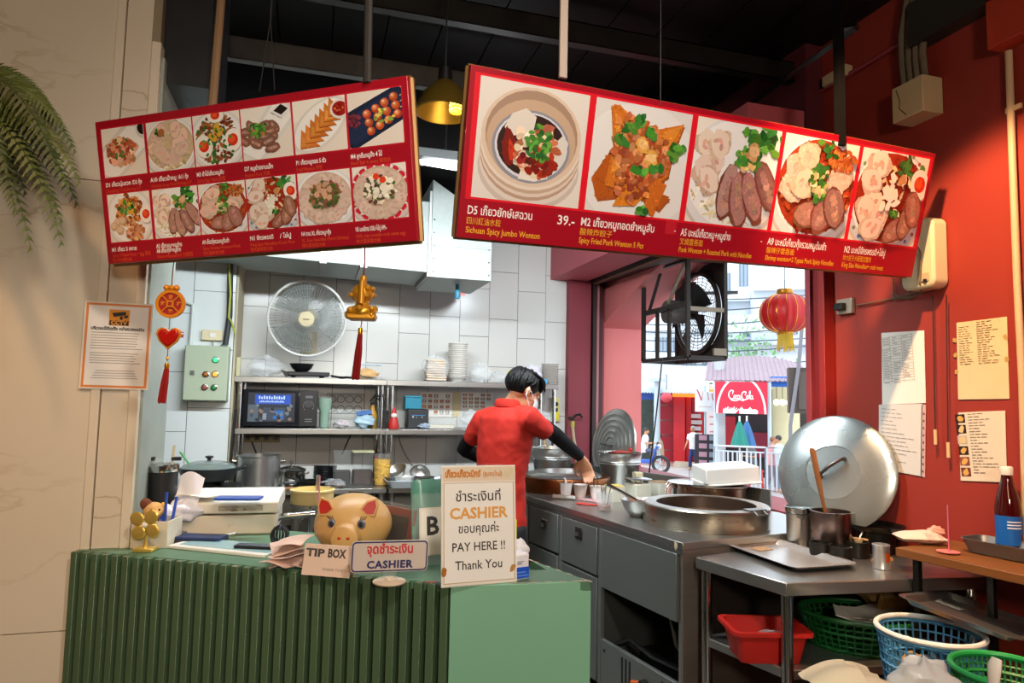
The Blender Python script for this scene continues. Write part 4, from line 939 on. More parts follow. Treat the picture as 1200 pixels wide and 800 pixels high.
# ---- left board of twelve photos
u = Vector((.841, -.5405, .027)).normalized(); v = Vector((.147, .104, -.984)).normalized(); v = (v-u*v.dot(u)).normalized()
TL1 = Vector((-.634, 2.214, 2.276)); W1, H1 = .997, .4146
B1 = board('menu_board', 'smaller red menu board with twelve dish photos in two rows', TL1, u, v, W1, H1, .02, 6)
rows = [(['dumpling_plate', 'soup', 'egg_salad', 'roast', 'triangles', 'skewers'], .605, .94, [('D1 เกี๊ยวนุ่มลวก', '/D3 กุ้ง', 'Dumpling Pork/Shrimp 5 P'), ('A10 เกี๊ยวน้ำหมู', '/A11 กุ้ง', 'Wonton Soup Pork/Shrimp 6 P'), ('M3 ยำไข่เยี่ยวหมูสับ', '', 'Spicy Egg Salad 皮蛋'), ('D7 หมูย่างจานเล็ก', '', 'Roasted Pork 叉燒'), ('P1 เกี๊ยวหมูทอด 5 ตัว', '', 'Fried Wonton 炸餃'), ('M4 ลูกชิ้นหมูปิ้ง 4 ไม้', '', 'Pork Ball 4 sticks 豬肉丸')]),
        (['dry_mix', 'bowl_pork', 'bowl_spicy', 'bowl_king', 'bowl_xl', 'bowl_xxl'], .15, .485, [('M1 เกี๊ยว 3 สหาย', '', 'Spicy 3 Types Pork + Egg 雲吞'), ('A5 เกี๊ยวหมู+หมูย่าง', '', 'Wonton+Roasted Pork 叉燒雲吞'), ('A9 เกี๊ยวกุ้งรวมหมูต้มยำ', '', 'Spicy Shrimp Wonton+Pork'), ('N1 จักรพรรดิ', '/ ไข่ปู', 'King Size Noodles+Crab Meat'), ('N4 จาน XL เกี๊ยวหมู+กุ้ง', '', 'XL Size Noodles (Pork+Shrimp)'), ('N5 บะหมี่จาน XXL+ไข่ปู 699.-', '', 'XXL size noodle crab meat egg')])]
cx = [(.02, .172), (.182, .338), (.342, .496), (.5, .657), (.663, .82), (.827, .981)]
pb = Print()
for _, y0, y1, _t in rows:
    for a, b in cx: pb.rect((a-.004)*W1, (y0-.01)*H1, (b+.004)*W1, (y1+.01)*H1, 'c0182a')
pb.build('border_print', B1, z0=2.5e-4)
for r, (kinds, y0, y1, tx) in enumerate(rows):
    for k, kd in enumerate(kinds):
        a, b = cx[k]; photo(B1, a*W1, y0*H1, (b-a)*W1, (y1-y0)*H1, kd, 60+r*6+k)
        t1, t2, t3 = tx[k]; x = (a-.001)*W1
        text(t1, .0165, B1, T(x, (y0-.065)*H1, 5e-4), WH, width=min(.09, .0062*len(t1))*1.0, bold=.0004)
        if t2: text(t2, .0165, B1, T(x+.096, (y0-.065)*H1, 5e-4), WH, width=.035, bold=.0004)
        text(t3, .0135, B1, T(x, (y0-(.135 if r and k == 1 else .105))*H1, 5e-4), OR, width=min(.142, .0052*len(t3)))
        if r and k == 1: text('A8 เกี๊ยวกุ้ง+หมูย่าง', .0165, B1, T(x, (y0-.098)*H1, 5e-4), WH, width=.085, bold=.0004)
        if r and k != 1: text('特大雲吞面大碗', .012, B1, T(x, (y0-.138)*H1, 5e-4), OR, width=.07)
# hanging rods and wires of the boards, and the small signs' hooks
POLE = mat('grey_pole', '3a3632', .5, .4)
tag(G().rod(TL1+u*.885+v*.005, (TL1+u*.885+v*0)+Vector((-.02, .03, 1.09)), .011, 8).build('hanging_pole', POLE), 'dark hanging pole carrying the smaller menu board near its right end', 'pole')
q = TL2+Vector((.30, .035, .02)); tag(G().span(q+Vector((-.013, -.006, 0)), q+Vector((.013, .006, .95))).build('hanging_pole', mat('pale_pole', 'b5a294', .5), bevel=.002), 'pale timber hanging pole above the large menu board', 'pole')
q = TL2+Vector((1.47, .17, -.0)); tag(G().span(q+Vector((-.014, -.014, 0)), q+Vector((.014, .014, .95))).build('hanging_pole', mat('black_pole', '080707', .8, spec=.1)), 'black square hanging pole above the right half of the large menu board', 'pole')
q = TL1+u*.585+Vector((0, .0, .015)); g = G(); g.rod(q+Vector((-.02, .012, 0)), q+Vector((0, 0, .2)), .0016, 5); g.rod(q+Vector((.02, -.012, 0)), q+Vector((0, 0, .2)), .0016, 5); g.rod(q+Vector((0, 0, .2)), q+Vector((0, 0, 1.08)), .0025, 5)
tag(g.build('hanging_wire', INK), 'thin forked wire holding up the smaller menu board', 'wire')
q = TL2+Vector((.66, .075, .0)); tag(G().rod(q, q+Vector((0, 0, .92)), .002, 5).build('hanging_wire', INK), 'thin straight black wire above the fried wonton photo', 'wire')
# ================================================================ SERVICE COUNTER
cA, cB, cC, cD = Vector((-.679, 2.428)), Vector((.385, 1.813)), Vector((.765, 1.774)), Vector((.676, 2.053))
ce_ = (cB-cA).normalized(); cn = Vector((-ce_.y, ce_.x)); L0 = (cB-cA).length       # along the front, inward
cnt = thing('service_counter', 'green slatted service counter with a plain lighter end panel', 'counter', (cA.x, cA.y, 0), math.atan2(ce_.y, ce_.x))
def cl(v): d = Vector((v[0], v[1]))-cA; return (d.dot(ce_), d.dot(cn))
lC, lD = cl(cC), cl(cD); P1 = cl(atz(641, 667, 1.0)); P2 = cl(atz(612, 668, 1.0))
back = .50
G().prism([(0.0, .022), (L0, .022), lC, lD, P1, P2, (P2[0]-.12, back), (.30, back), (.25, .2), (.02, .06)], .975, 1.0).build('top', GREEN_TOP, cnt, bevel=.002)
G().span((.0, .022, .0), (L0, .04, .974)).build('front_panel', mat('green_recess', '35482f', .5, 0, .1, 6), cnt)
n_ = 33; pitch = L0/n_
sm_ = G().box((0, 0, 0), (.0215, .024, .999)).mesh('slat', GREEN)
for k in range(n_):
    s = link('slat', sm_, cnt, (pitch*(k+.42), .010, .4995))
    md = s.modifiers.new('bevel', 'BEVEL'); md.width = .0015; md.segments = 1
dv = Vector((lC[0]-L0, lC[1]-.0)); ln = dv.length; dv.normalize(); nv = Vector((-dv.y, dv.x))
q = lambda a, b: (L0-.004+dv.x*a+nv.x*b, .0+dv.y*a+nv.y*b)
G().prism([q(0, 0), q(ln+.004, 0), q(ln+.004, .02), q(0, .02)], 0, .9995).build('end_panel', mat('green_paint_light', '80b596', .42, 0, .06, 3, bump=.04, bs=14, dirt=('9cc0a5', 5, .66)), cnt, bevel=.0025)
dv2 = Vector((lD[0]-lC[0], lD[1]-lC[1])); l2 = dv2.length; dv2.normalize(); nv2 = Vector((-dv2.y, dv2.x))
q2 = lambda a, b: (lC[0]+dv2.x*a+nv2.x*b, lC[1]+dv2.y*a+nv2.y*b)
G().prism([q2(0.022, 0), q2(l2, 0), q2(l2, .02), q2(0.022, .02)], 0, .974).build('side_panel', GREEN, cnt)
# worn edges and leftover red tape
rg = random.Random(9); p = Print()
for k in range(26):
    t_ = rg.random(); a = q(ln*t_, .003+rg.random()*.004); p.blob(a[0], a[1], rg.uniform(.006, .022), rg.uniform(.0015, .004), 'c9b79c', rg, math.atan2(dv.y, dv.x), .4)
for k in range(14): a = q2(l2*rg.random(), .004); p.blob(a[0], a[1], rg.uniform(.006, .02), .003, 'c9b79c', rg, math.atan2(dv2.y, dv2.x), .4)
for px, py, w, c in ((505, 682, .022, 'b43a34'), (548, 683.5, .016, 'c8473c'), (570, 683, .016, 'c8473c'), (590, 682, .014, 'c8473c'), (613, 677, .012, '7a3a6a'), (530, 683, .010, 'b43a34')):
    a = cl(atz(px, py, 1.0)); p.blob(a[0], a[1], w, .006, c, rg, -.25+.5, .15)
for k in range(30): a = pitch*(rg.randrange(n_)+.42); p.blob(a, .0, .008*rg.uniform(.4, 1.2), .003*rg.uniform(.5, 1.2), 'b7a386', rg, 0, .3)
p.build('paint_chip', cnt, T(0, 0, 1.0))['kind'] = 'stuff'

def on(px, py, z=1.0): return atz(px, py, z)
def ang(a, b): return math.atan2((b-a).y, (b-a).x)
# ---- big cashier sign in a slanted acrylic stand
a, b = on(517, 689), on(606, 681.5); w = (b-a).length
t = thing('cashier_sign', 'tall white PAY HERE cashier sign in an acrylic stand at the counter corner', 'sign', a, ang(a, b)); h = .312; tl = RX(-6)
M_ = tl
fr = G(); fr.prism([(0, 0), (w, 0), (w, h), (0, h)], -.004, 0, tl @ RX(90)); fr.build('acrylic_front', mat('acrylic', 'efe9dc', .12, 0, .03, 6), t, bevel=.001)
G().span((0.0, -.002, 0), (w, .09, .003)).build('base', CLEAR, t)
p = Print(); p.rect(.003, .003, w-.003, h-.003, 'e9e2d6'); p.rect(.003, h*.868, w-.003, h-.004, 'e0cdb4'); p.rect(.006, .008, w-.006, h*.855, 'b99a6c'); p.rect(.008, .010, w-.008, h*.851, 'efebe4')
rg = random.Random(4)
p.blob(.007, h*.13, .012, .008, 'a8672c', rg); p.blob(w-.012, h*.12, .012, .006, 'b98548', rg)
for k in range(4): p.blob(w-.012-.006*k, h*.93+rg.uniform(-.01, .01), .006, .010, 'd9caa6', rg)
PM = tl @ RX(90) @ T(0, 0, .0006)
p.build('card_print', t, PM)
text('เกี๊ยวะเกี๊ยวะมิกซ์', .024, t, PM @ T(.010, h*.905, .0012), 'c87a1a', width=w*.47, bold=.0012); text('(ชุมชนใหม่)', .017, t, PM @ T(w*.55, h*.91, .0012), 'c87a1a', width=w*.26, bold=.0004)
for s_, sz_, yy, wd, c, bo in (('ชำระเงินที่', .036, .70, .60, '2a2826', .0003), ('CASHIER', .040, .555, .78, 'e0a04a', .0012), ('ขอบคุณค่ะ', .032, .435, .54, '2a2826', .0003), ('PAY HERE !!', .032, .285, .70, '2c2a28', .0003), ('Thank You', .032, .135, .62, '2c2a28', .0003)):
    text(s_, sz_, t, PM @ T(w*.49, h*yy, .0012), c, 'CENTER', w*wd, bo)
t = thing('acrylic_holder', 'empty clear acrylic holder standing just behind the tall cashier sign', 'sign holder', on(520, 676), ang(a, b))
G().prism([(0, 0), (.17, 0), (.17, .305), (0, .305)], -.0035, 0, RX(-3) @ RX(90)).build('sheet', CLEAR, t); G().span((0, 0, 0), (.17, .06, .003)).build('base', CLEAR, t)
# ---- B sign
a, b = on(484, 663), on(522, 659); t = thing('table_sign', 'white card with a black letter B in a clear stand behind the cashier plate', 'sign', a, ang(a, b)); w, h = .115, .205
G().prism([(0, 0), (w, 0), (w, h), (0, h)], -.003, 0, RX(-6) @ RX(90)).build('holder', CLEAR, t)
p = Print(); p.rect(.02, .025, w, h*.80, 'e6dfd0'); p.rect(.026, .03, w-.004, h*.77, 'f0ebe0'); PM = RX(-6) @ RX(90) @ T(0, 0, .0006); p.build('card_print', t, PM)
text('B', .075, t, PM @ T(.040, .085, .001), '3a3835', bold=.002); G().span((0, 0, 0), (w, .07, .003)).build('base', CLEAR, t)
t = thing('plastic_folder', 'crumpled teal plastic folder behind the letter B card', 'folder', on(484, 655)+Vector((0, .02, 0)), ang(a, b))
rg = random.Random(6); G().grid(lambda u, v: Vector((.16*u, .02*sin(u*9)*v+.03*v, .235*v-.02*abs(u-.4)*v)), 8, 6).build('sheet', mat('teal_plastic', '6fae9c', .25, 0, .25, 12, alpha=.75), t, solid=.002)
# ---- cashier plate on a round foot
a, b = on(418, 676), on(506, 676)
c = on(456, 682); t = thing('cashier_plate', 'small rounded cashier plate with red Thai lettering on a round foot', 'sign', c, ang(on(414, 690), on(508, 684)))
G().lathe([(.043, 0), (.044, .003), (.040, .006), (.012, .008), (.010, .014)], n=32).build('foot', mat('plate_foot', 'd9c6ae', .4, 0, .1, 8), t)
G().box((0, 0, .022), (.034, .007, .024)).build('clip', CLEAR, t)
w, h = .205, .082
G().prism(rrect(w, h, .012), -.004, 0, T(0, 0, .068) @ RX(90) @ RZ(-1.2)).build('plate', mat('plate_body', 'c6b9ae', .35), t)
PM = T(0, 0, .068) @ RX(90) @ RZ(-1.2) @ T(0, 0, .0004)
p = Print(); p.poly(rrect(w-.004, h-.004, .011), '27285f'); p.poly(rrect(w-.011, h-.011, .008), 'cdbcb0'); p.build('plate_print', t, PM)
text('จุดชำระเงิน', .033, t, PM @ T(0, .008, .0008), 'c81f28', 'CENTER', w*.60, .0009); text('CASHIER', .027, t, PM @ T(0, -.030, .0008), '24265e', 'CENTER', w*.60, .0011, space=1.1)
# ---- tip box card
a, b = on(353, 673), on(409, 677.5); w = (b-a).length; t = thing('tip_card', 'folded pale pink TIP BOX tent card with hand lettering in front of the pig', 'card', a, ang(a, b)); h = .082
PNK = mat('pink_card', 'e3c9b6', .7, 0, .05, 6)
G().prism([(0, 0), (w, 0), (w, h), (0, h)], -.002, 0, RX(-12) @ RX(90)).build('front_leaf', PNK, t); G().prism([(0, 0), (w, 0), (w, h), (0, h)], -.002, 0, T(0, .036, 0) @ RX(12) @ RX(90)).build('rear_leaf', PNK, t)
PM = RX(-12) @ RX(90) @ T(0, 0, .0008)
text('TIP', .028, t, PM @ T(.006, h*.62, 0), '4a4440', width=w*.40, bold=.0012); text('BOX', .031, t, PM @ T(w*.50, h*.62, 0), '4a4440', width=w*.38, bold=.0012)
text('THANK YOU  :)', .010, t, PM @ T(w*.42, h*.18, 0), '6a605a', width=w*.5)
p = Print()
for k in range(4): p.line(.006+.004*k, h*.64, .012+.004*k, h*.92, .0006, '7d746c')
p.build('pencil_print', t, PM)
# ---- piggy bank
c = on(409, 657); c = Vector((c.x+.012, c.y+.075, 1.0)); t = thing('piggy_bank', 'round golden pig money bank with red ears behind the tip card', 'money bank', c, rad(-17)); t.scale = (.93, .93, .87)
PG = mat('pig_gold', 'cda263', .38, 0, .12, 16, bump=.03, bs=60); PR = mat('pig_red', 'b5241c', .45)
b_ = G(); b_.ball((0, .01, .108), (.128, .14, .108), 32, 20); body = b_.build('body', PG, t)
sn = G().lathe([(.050, -.03), (.047, .0), (.043, .018), (.036, .022), (0.0005, .022)], (0.008, -.128, .088), 24, RX(97)).build('snout', PG, t)
for sx in (-1, 1): G().ball((.008+sx*.014, -.152, .091), (.006, .003, .0045), 8, 6).build('nostril', PR, sn)
G().tube([(-.022, -.128, .052), (.008, -.138, .044), (.036, -.128, .052)], .006, 8).build('mouth', PR, t)
for sx in (-1, 1):
    e = G(); M = T(sx*.072, -.075, .178) @ RY(sx*24) @ RX(-18)
    pts = [(-.028, -.02), (.0, -.030), (.028, -.02), (.022, .018), (.004*sx, .042), (-.022, .018)]
    e.prism(pts, -.008, .008, M @ RX(90)); ear = e.build('ear', PG, t, bevel=.004)
    e = G(); e.prism([(x*.72, y*.72) for x, y in pts], .0085, .0105, M @ RX(90)); e.build('inner_ear', PR, ear)
    ex, ez = .008+sx*.047, .132; ey = -.118
    eb = G().ball((ex, ey, ez), (.014, .007, .016), 14, 10).build('eye', mat('pig_eye', '6f7480', .2), t); G().ball((ex, ey-.005, ez), (.008, .004, .010), 10, 8).build('pupil', INK, eb)
    for k in range(4): G().rod((ex+sx*.004*(k-1), ey, ez+.014), (ex+sx*(.006*(k-1)+.006), ey-.004, ez+.027), .0011, 4).build('eyelash', INK, eb)
for sx in (-1, 1):
    for sy in (-1, 1): G().cyl((sx*.07, sy*.06+.01, 0), .03, .04, 14).build('leg', PG, t)
G().box((0, .03, .2165), (.05, .008, .003)).build('coin_slot', INK, t)
# ---- plastic wrapped red frame behind the pig
t = thing('wrapped_picture', 'plastic wrapped dark red picture frame leaning beside the golden pig', 'frame', on(462, 650)+Vector((.01, .03, 0)), rad(-58))
G().box((0, 0, .07), (.15, .012, .14), RX(-10)).build('frame', mat('frame_red', '7a2a1c', .4, 0, .2, 9), t, bevel=.002); G().box((0, -.009, .068), (.11, .003, .10), RX(-10)).build('picture', mat('frame_dark', '2a1a16', .3, 0, .4, 14), t); G().box((0.012, 0, .075), (.19, .022, .155), RX(-10)).build('wrap', CLEAR, t, bevel=.004)
# ---- pink receipt slips
rg = random.Random(3); p0 = on(348, 664)
for k in range(7):
    c = Vector((p0.x-.014+rg.uniform(-.018, .012), p0.y+.035+rg.uniform(-.02, .02), 1.003+.0095*k))
    o = G().grid(lambda u, v: Vector(((u-.5)*.085, (v-.5)*.14, .012*sin(2.5*u+k)+.006*sin(4*v+2*k))), 6, 6).build('receipt_slip', mat('receipt_pink', 'dfc2b4', .8, 0, .06, 6), None, solid=.0015, loc=c)
    o.rotation_euler = (rad(rg.uniform(-3, 3)), rad(rg.uniform(-5, 5)), rad(rg.uniform(-45, 15)))
    tag(o, ORD(k, 7)+' pale pink receipt slip in the pile beside the tip card', 'paper', 'pile of pink receipts')
# ---- tablet with pen and clipboards
a = on(205, 644); b = on(331, 657)
t = thing('order_tablet', 'white rimmed order tablet lying flat behind the green slats', 'tablet', on(268, 643), ang(a, b))
G().prism(rrect(.36, .13, .01), 0, .010).build('case', WHITEP, t, bevel=.002); G().prism(rrect(.33, .10, .006), .0101, .0115, T(0.01, .008)).build('screen', mat('tablet_screen', '9fc3c8', .12, 0, .3, 7), t); G().span((-.17, -.064, .0), (.17, -.058, .0065)).build('edge_strip', DARKP, t)
t = thing('clipboard', 'dark clipboard with a navy notebook behind the order tablet', 'clipboard', on(228, 634), ang(a, b)+.25)
G().prism(rrect(.19, .10, .008), 0, .012).build('board', mat('clip_dark', '33302f', .5), t, bevel=.002); G().prism(rrect(.15, .07, .004), .0121, .022, T(.03, -.012)).build('notebook', mat('navy', '1f2f5a', .5), t, bevel=.002); G().box((-.07, .02, .018), (.04, .05, .01)).build('clamp', STEEL_D, t)
t = thing('ball_pen', 'thin white pen lying across the clipboard edge', 'pen', on(265, 629)+Vector((0, 0, .004)), rad(15)); G().rod((-.03, 0, .001), (.03, 0, .006), .0035, 8).build('barrel', WHITEP, t); G().rod((.03, 0, .006), (.036, 0, .0066), .0022, 6, r2=.0008).build('tip', STEEL, t)
t = thing('smartphone', 'black phone lying on the order tablet', 'phone', on(300, 646)+Vector((.0, .0, .0125)), ang(a, b)+.2); G().prism(rrect(.13, .045, .008), 0, .008).build('body', BLACKP, t); G().prism(rrect(.12, .038, .006), .0081, .0086).build('glass', mat('phone_glass', '4a5a70', .1, 0, .4, 5), t)
# ---- carton with toy dog, pens
a, b = on(152, 642), on(196, 641.5); w = (b-a).length; t = thing('carton_tray', 'open cream carton at the pier holding a plush toy and pens', 'box', a, ang(a, b)-.06)
CB = mat('carton_cream', 'ddd3bd', .75, 0, .06, 5); hh = .082; dd = .12
for x0, y0, x1, y1, nm in ((0, 0, w, .004, 'front_side'), (0, dd-.004, w, dd, 'rear_side'), (0, .004, .004, dd-.004, 'end_side'), (w-.004, .004, w, dd-.004, 'end_side')): G().span((x0, y0, .004), (x1, y1, hh)).build(nm, CB, t)
G().span((0, 0, 0), (w, dd, .004)).build('bottom', CB, t)
c = a+(b-a)*.28+Vector((0.02, .055, .0)); t = thing('plush_dog', 'small tan plush dog with brown ears peeking out of the carton', 'toy', c, rad(20))
TAN = mat('plush_tan', 'd6a564', .9, 0, .1, 30, bump=.2, bs=90); BRN = mat('plush_brown', '6d3a22', .9, 0, .1, 30)
g = G(); g.ball((0, 0, .05), (.028, .026, .042), 14, 10); g.ball((0, -.008, .108), (.032, .03, .028), 16, 10); g.ball((.0, -.036, .10), (.015, .012, .012), 10, 8); remesh(g.build('body', TAN, t), .005, 2)
G().ball((-.022, -.004, .128), (.018, .014, .022), 10, 8, RY(-30)).build('ear', BRN, t); G().ball((.028, 0, .112), (.010, .014, .02), 10, 8).build('ear', mat('plush_yellow', 'e0a92c', .9), t)
for sx in (-1, 1): G().ball((sx*.012, -.036, .114), .0035, 6, 5).build('eye', INK, t)
G().ball((0, -.047, .104), .0045, 6, 5).build('nose', INK, t)
c = a+(b-a)*.8+Vector((0.0, .05, .005))
for k, (dx, h_, col) in enumerate(((0, .16, '2b4fb5'), (.014, .145, '2f57c4'), (-.012, .125, '3a3f58'))):
    o = G().rod((dx, 0, 0), (dx*2.2, .012, h_), .0045, 8).build('marker_pen', mat('pen_'+col, col, .4), None, loc=c); tag(o, ('tall blue marker standing in the cream carton', 'shorter blue marker leaning right in the cream carton', 'dark grey marker leaning left in the cream carton')[k], 'pen', 'markers in the carton')
o = G().box((0, 0, .05), (.03, .02, .10)).build('glue_box', mat('glue_blue', '2a56c9', .5), None, bevel=.002, loc=c+Vector((-.02, .03, 0))); tag(o, 'small bright blue packet upright in the cream carton', 'packet')
# ---- golden flower spinner
c = on(170, 645.5); t = thing('flower_spinner', 'shiny gold four petal solar flower on a square foot at the counter edge', 'ornament', c, rad(-14))
GLD = mat('shiny_gold', 'e6c464', .25, .6, .05, 8)
G().box((0, 0, .006), (.062, .045, .012), taper=1).build('foot', GLD, t, bevel=.003); G().rod((0, 0, .012), (0, 0, .075), .0055, 8).build('stem', GLD, t)
for k in range(4):
    a_ = rad(45+90*k+8); G().ball((.030*cos(a_), -.012, .082+.030*sin(a_)), (.023, .004, .021), 14, 8, RY(-math.degrees(a_))).build('petal', GLD, t)
G().ball((0, -.016, .082), (.009, .006, .009), 10, 8).build('hub', mat('hub_white', 'f0ead6', .3), t)
# ---- tissue bundle
c = on(208, 634)+Vector((0, .09, .085)); rg = random.Random(12)
t = thing('tissue_wrapper', 'crumpled white tissue pack with blue print on the machine corner', 'tissue', c)
def crumple(sx, sy, sz_, seed, n=18):
    rg = random.Random(seed); q = [(rg.uniform(0, 6.3), rg.uniform(2, 6)) for _ in range(6)]
    def f(u, v):
        a, b = 2*pi*u, pi*(v-.5); r = 1+.14*sin(3*a+q[0][0])*cos(2*b)+.09*sin(q[1][1]*b*1.4+q[1][0]+2*a)+.04*sin(7*a+q[2][0]+3*b)
        return Vector((sx*r*cos(a)*cos(b), sy*r*sin(a)*cos(b), sz_*r*sin(b)))
    return G().grid(f, n*2, n)
crumple(.055, .04, .038, 3).build('pack', mat('tissue_white', 'e4e2ea', .7, 0, .05, 8, dirt=('6f7fd0', 14, .6)), t)
G().grid(lambda u, v: Vector((-.035+.075*u+.02*v, .01*sin(5*u+v*3), .02+.10*v+.015*sin(u*4))), 8, 8).build('sheet', mat('tissue_sheet', 'efedf2', .8), t, solid=.002)
G().ball((-.06, -.03, -.0), (.035, .03, .032), 10, 8).build('corner', mat('tissue_white', 'e4e2ea'), t)
# ---- cream receipt machine
a, b = on(203, 628), on(319, 629); w = (b-a).length; t = thing('cash_drawer', 'worn cream cash drawer unit left of the pig with papers on top', 'cash drawer', a, ang(on(203, 628), on(319, 625)))
CR = mat('machine_cream', 'd8d0bd', .45, 0, .05, 4, dirt=('b7a78a', 9, .66))
G().span((.002, .0, 0), (w-.002, .28, .066)).build('drawer', CR, t, bevel=.004)
hd = G(); hd.prism([(0, 0), (.285, 0), (.285, .05), (.25, .058), (.03, .050), (.0, .038)], 0, w+.012, Matrix(((0, 0, 1, -.006), (1, 0, 0, -.004), (0, 1, 0, .072), (0, 0, 0, 1)))); hd.build('lid', mat('machine_white', 'e2dccd', .4, 0, .04, 4), t, bevel=.005)
p = Print(); p.rect(w*.42, .008, w*.86, .026, 'a8a08e')
rg = random.Random(2)
for k in range(10): p.blob(rg.uniform(w*.44, w*.84), rg.uniform(.01, .024), .012, .004, rg.choice(('7d6f5a', '948a78', 'bdb49f')), rg, 0)
p.build('label_print', t, T(0, -.0045, .074) @ RX(90))
topz = 1.0+.072+.052
def ontop(px, py, z=topz): return on(px, py, z)
o = G().grid(lambda u, v: Vector((.13*(u-.5), .10*(v-.5), .004*sin(u*6)+.012*u*v)), 8, 6).build('paper_sheet', PAPER, None, solid=.0015, loc=ontop(231, 585)+Vector((0, .04, .012))); tag(o, 'curling white paper sheet lying on the cash drawer unit', 'paper'); o.rotation_euler = (0, 0, -.15)
t = thing('card_tray', 'flat blue plastic tray with a clear cover on the cash drawer unit', 'tray', ontop(279, 588)+Vector((0, .03, .005)), -.15)
G().prism(rrect(.15, .07, .008), 0, .008).build('base', mat('tray_blue', '2c57b8', .35), t, bevel=.002); G().prism(rrect(.146, .066, .007), .0081, .016).build('cover', CLEAR, t)
# ---- black travel mug by the pier
c = on(181, 630); c = Vector((c.x, c.y+.07, 1.0)); t = thing('travel_mug', 'tall black travel mug with steel rim and clear lid beside the pier', 'mug', c)
G().lathe([(.036, 0), (.040, .01), (.050, .17), (.051, .215)], n=28).build('body', mat('mug_black', '17171a', .5, .1), t); G().lathe([(.0515, .215), (.053, .22), (.053, .238), (.05, .24)], n=28).build('rim', STEEL_P, t); G().lathe([(.052, .24), (.052, .254), (.001, .256)], n=28).build('lid', CLEAR, t)
for sx in (-1, 1): G().box((sx*.042, 0, .258), (.03, .02, .012)).build('clip', BLACKP, t)
G().rod((.026, 0, .2), (.033, 0, .305), .005, 8).build('straw', mat('straw_cream', 'd9cfae', .5), t)
# ---- cable coil and bent steel rail by the machine
c = on(328, 642); t = thing('cable_coil', 'tied coil of thin black cable between the cash drawer and the pig', 'cable', Vector((c.x-.003, c.y+.03, 1.0))); rg = random.Random(1); g = G()
for k in range(9):
    r = rg.uniform(.018, .032); ph = rg.uniform(0, 6.28); tz = rg.uniform(-.5, .5)
    g.tube([(r*cos(a_)*cos(ph), r*cos(a_)*sin(ph)+rg.uniform(-.002, .002), .036+r*sin(a_)+.004*tz) for a_ in [2*pi*j/14 for j in range(14)]], .0028, 5, closed=True)
g.build('loops', mat('cable_dark', '23262a', .5), t); G().tube([(.018, 0, .008), (-.05, .01, .004), (-.11, -.01, .004), (-.15, .01, .004)], .003, 6).build('lead', mat('cable_dark', '23262a'), t)
sd = thing('side_table', 'small steel side table behind the counter under the mixing pots', 'table', (-.06, 3.05, 0))
G().span((-.30, -.22, .79), (.30, .22, .82)).build('table_top', STEEL, sd, bevel=.003)
for sx in (-1, 1):
    for sy in (-1, 1): G().rod((sx*.27, sy*.19, 0), (sx*.27, sy*.19, .79), .016, 8).build('leg', STEEL, sd)
p_ = aty(350, 606, 2.72)
t = thing('towel_rail', 'bent polished steel pipe rail in front of the mixing pots', 'rail', Vector((p_.x, p_.y, 0)))
z_ = p_.z; G().tube([(-.09, 0, .82), (-.09, 0, z_-.03), (-.085, 0, z_-.01), (-.065, 0, z_+.004), (.06, 0, z_+.012)], .012, 10).build('pipe', STEEL_P, t); G().span((-.12, -.02, .0), (-.06, .02, .82)).build('post', STEEL_D, t)
# tall steel pots behind the counter
q_ = aty(366, 580, 3.05); t = thing('mixing_pot', 'steel pot topped by a cream rimmed tub behind the golden pig', 'pot', Vector((q_.x, 3.05, .82)))
G().lathe([(.075, 0), (.08, .005), (.082, .20), (.088, .205), (.088, .215)], n=28).build('pot', STEEL, t); G().lathe([(.086, .216), (.088, .225), (.088, .262), (.092, .265), (.092, .273), (.084, .275), (.082, .24)], n=28).build('tub', mat('tub_cream', 'd9c486', .4), t); G().rod((.02, .0, .22), (.02, -.01, .33), .009, 8).build('spoon_handle', STEEL, t)
q_ = aty(380, 585, 2.92); t = thing('steel_pail', 'round steel pail with rolled rim beside the cream rimmed tub', 'pot', Vector((q_.x, 2.93, .82)))
G().lathe([(.055, 0), (.06, .004), (.062, .205), (.066, .21), (.060, .214), (.058, .1)], n=28).build('body', STEEL_P, t); G().tube([(-.064, 0, .18), (-.09, 0, .16), (-.09, 0, .1), (-.064, 0, .08)], .005, 8).build('handle', STEEL_D, t)
t = thing('drinking_straw', 'thin pink straw standing behind the pig', 'straw', Vector(on(373, 640))+Vector((0, .25, 0))); G().rod((0, 0, .0), (0, 0, .20), .003, 6).build('tube', mat('straw_pink', 'd98a9a', .4), t)
# ---- tissue packet on the right ledge, yellow packet behind
a, b = on(604, 681), on(622, 679); t = thing('tissue_packet', 'small white tissue packet with a blue band at the right of the cashier sign', 'tissue', a, ang(a, b)+.1); w = .045
G().span((0, 0, 0), (w, .05, .072)).build('pack', mat('pack_white', 'eceaf0', .5), t, bevel=.006); p = Print(); p.rect(.002, .006, w-.002, .036, '1f57d0'); p.rect(.004, .012, w-.006, .015, '6f9aea'); p.rect(.004, .021, w-.012, .024, '6f9aea'); p.rect(.004, .044, .02, .047, '8a8a96'); p.rect(.004, .05, .026, .052, '8a8a96'); p.build('print', t, RX(90) @ T(0, 0, .001))
c = on(605, 671); t = thing('snack_packet', 'bright yellow packet half hidden behind the cashier sign', 'packet', Vector((c.x-.005, c.y+.05, 1.0)), .1); G().span((-.02, 0, 0), (.022, .02, .14)).build('wrap', mat('yellow_wrap', 'd8d92a', .4), t, bevel=.004); crumple(.026, .018, .034, 8).build('white_bag', mat('tissue_sheet', 'efedf2'), t, loc=(.02, -.025, .052))
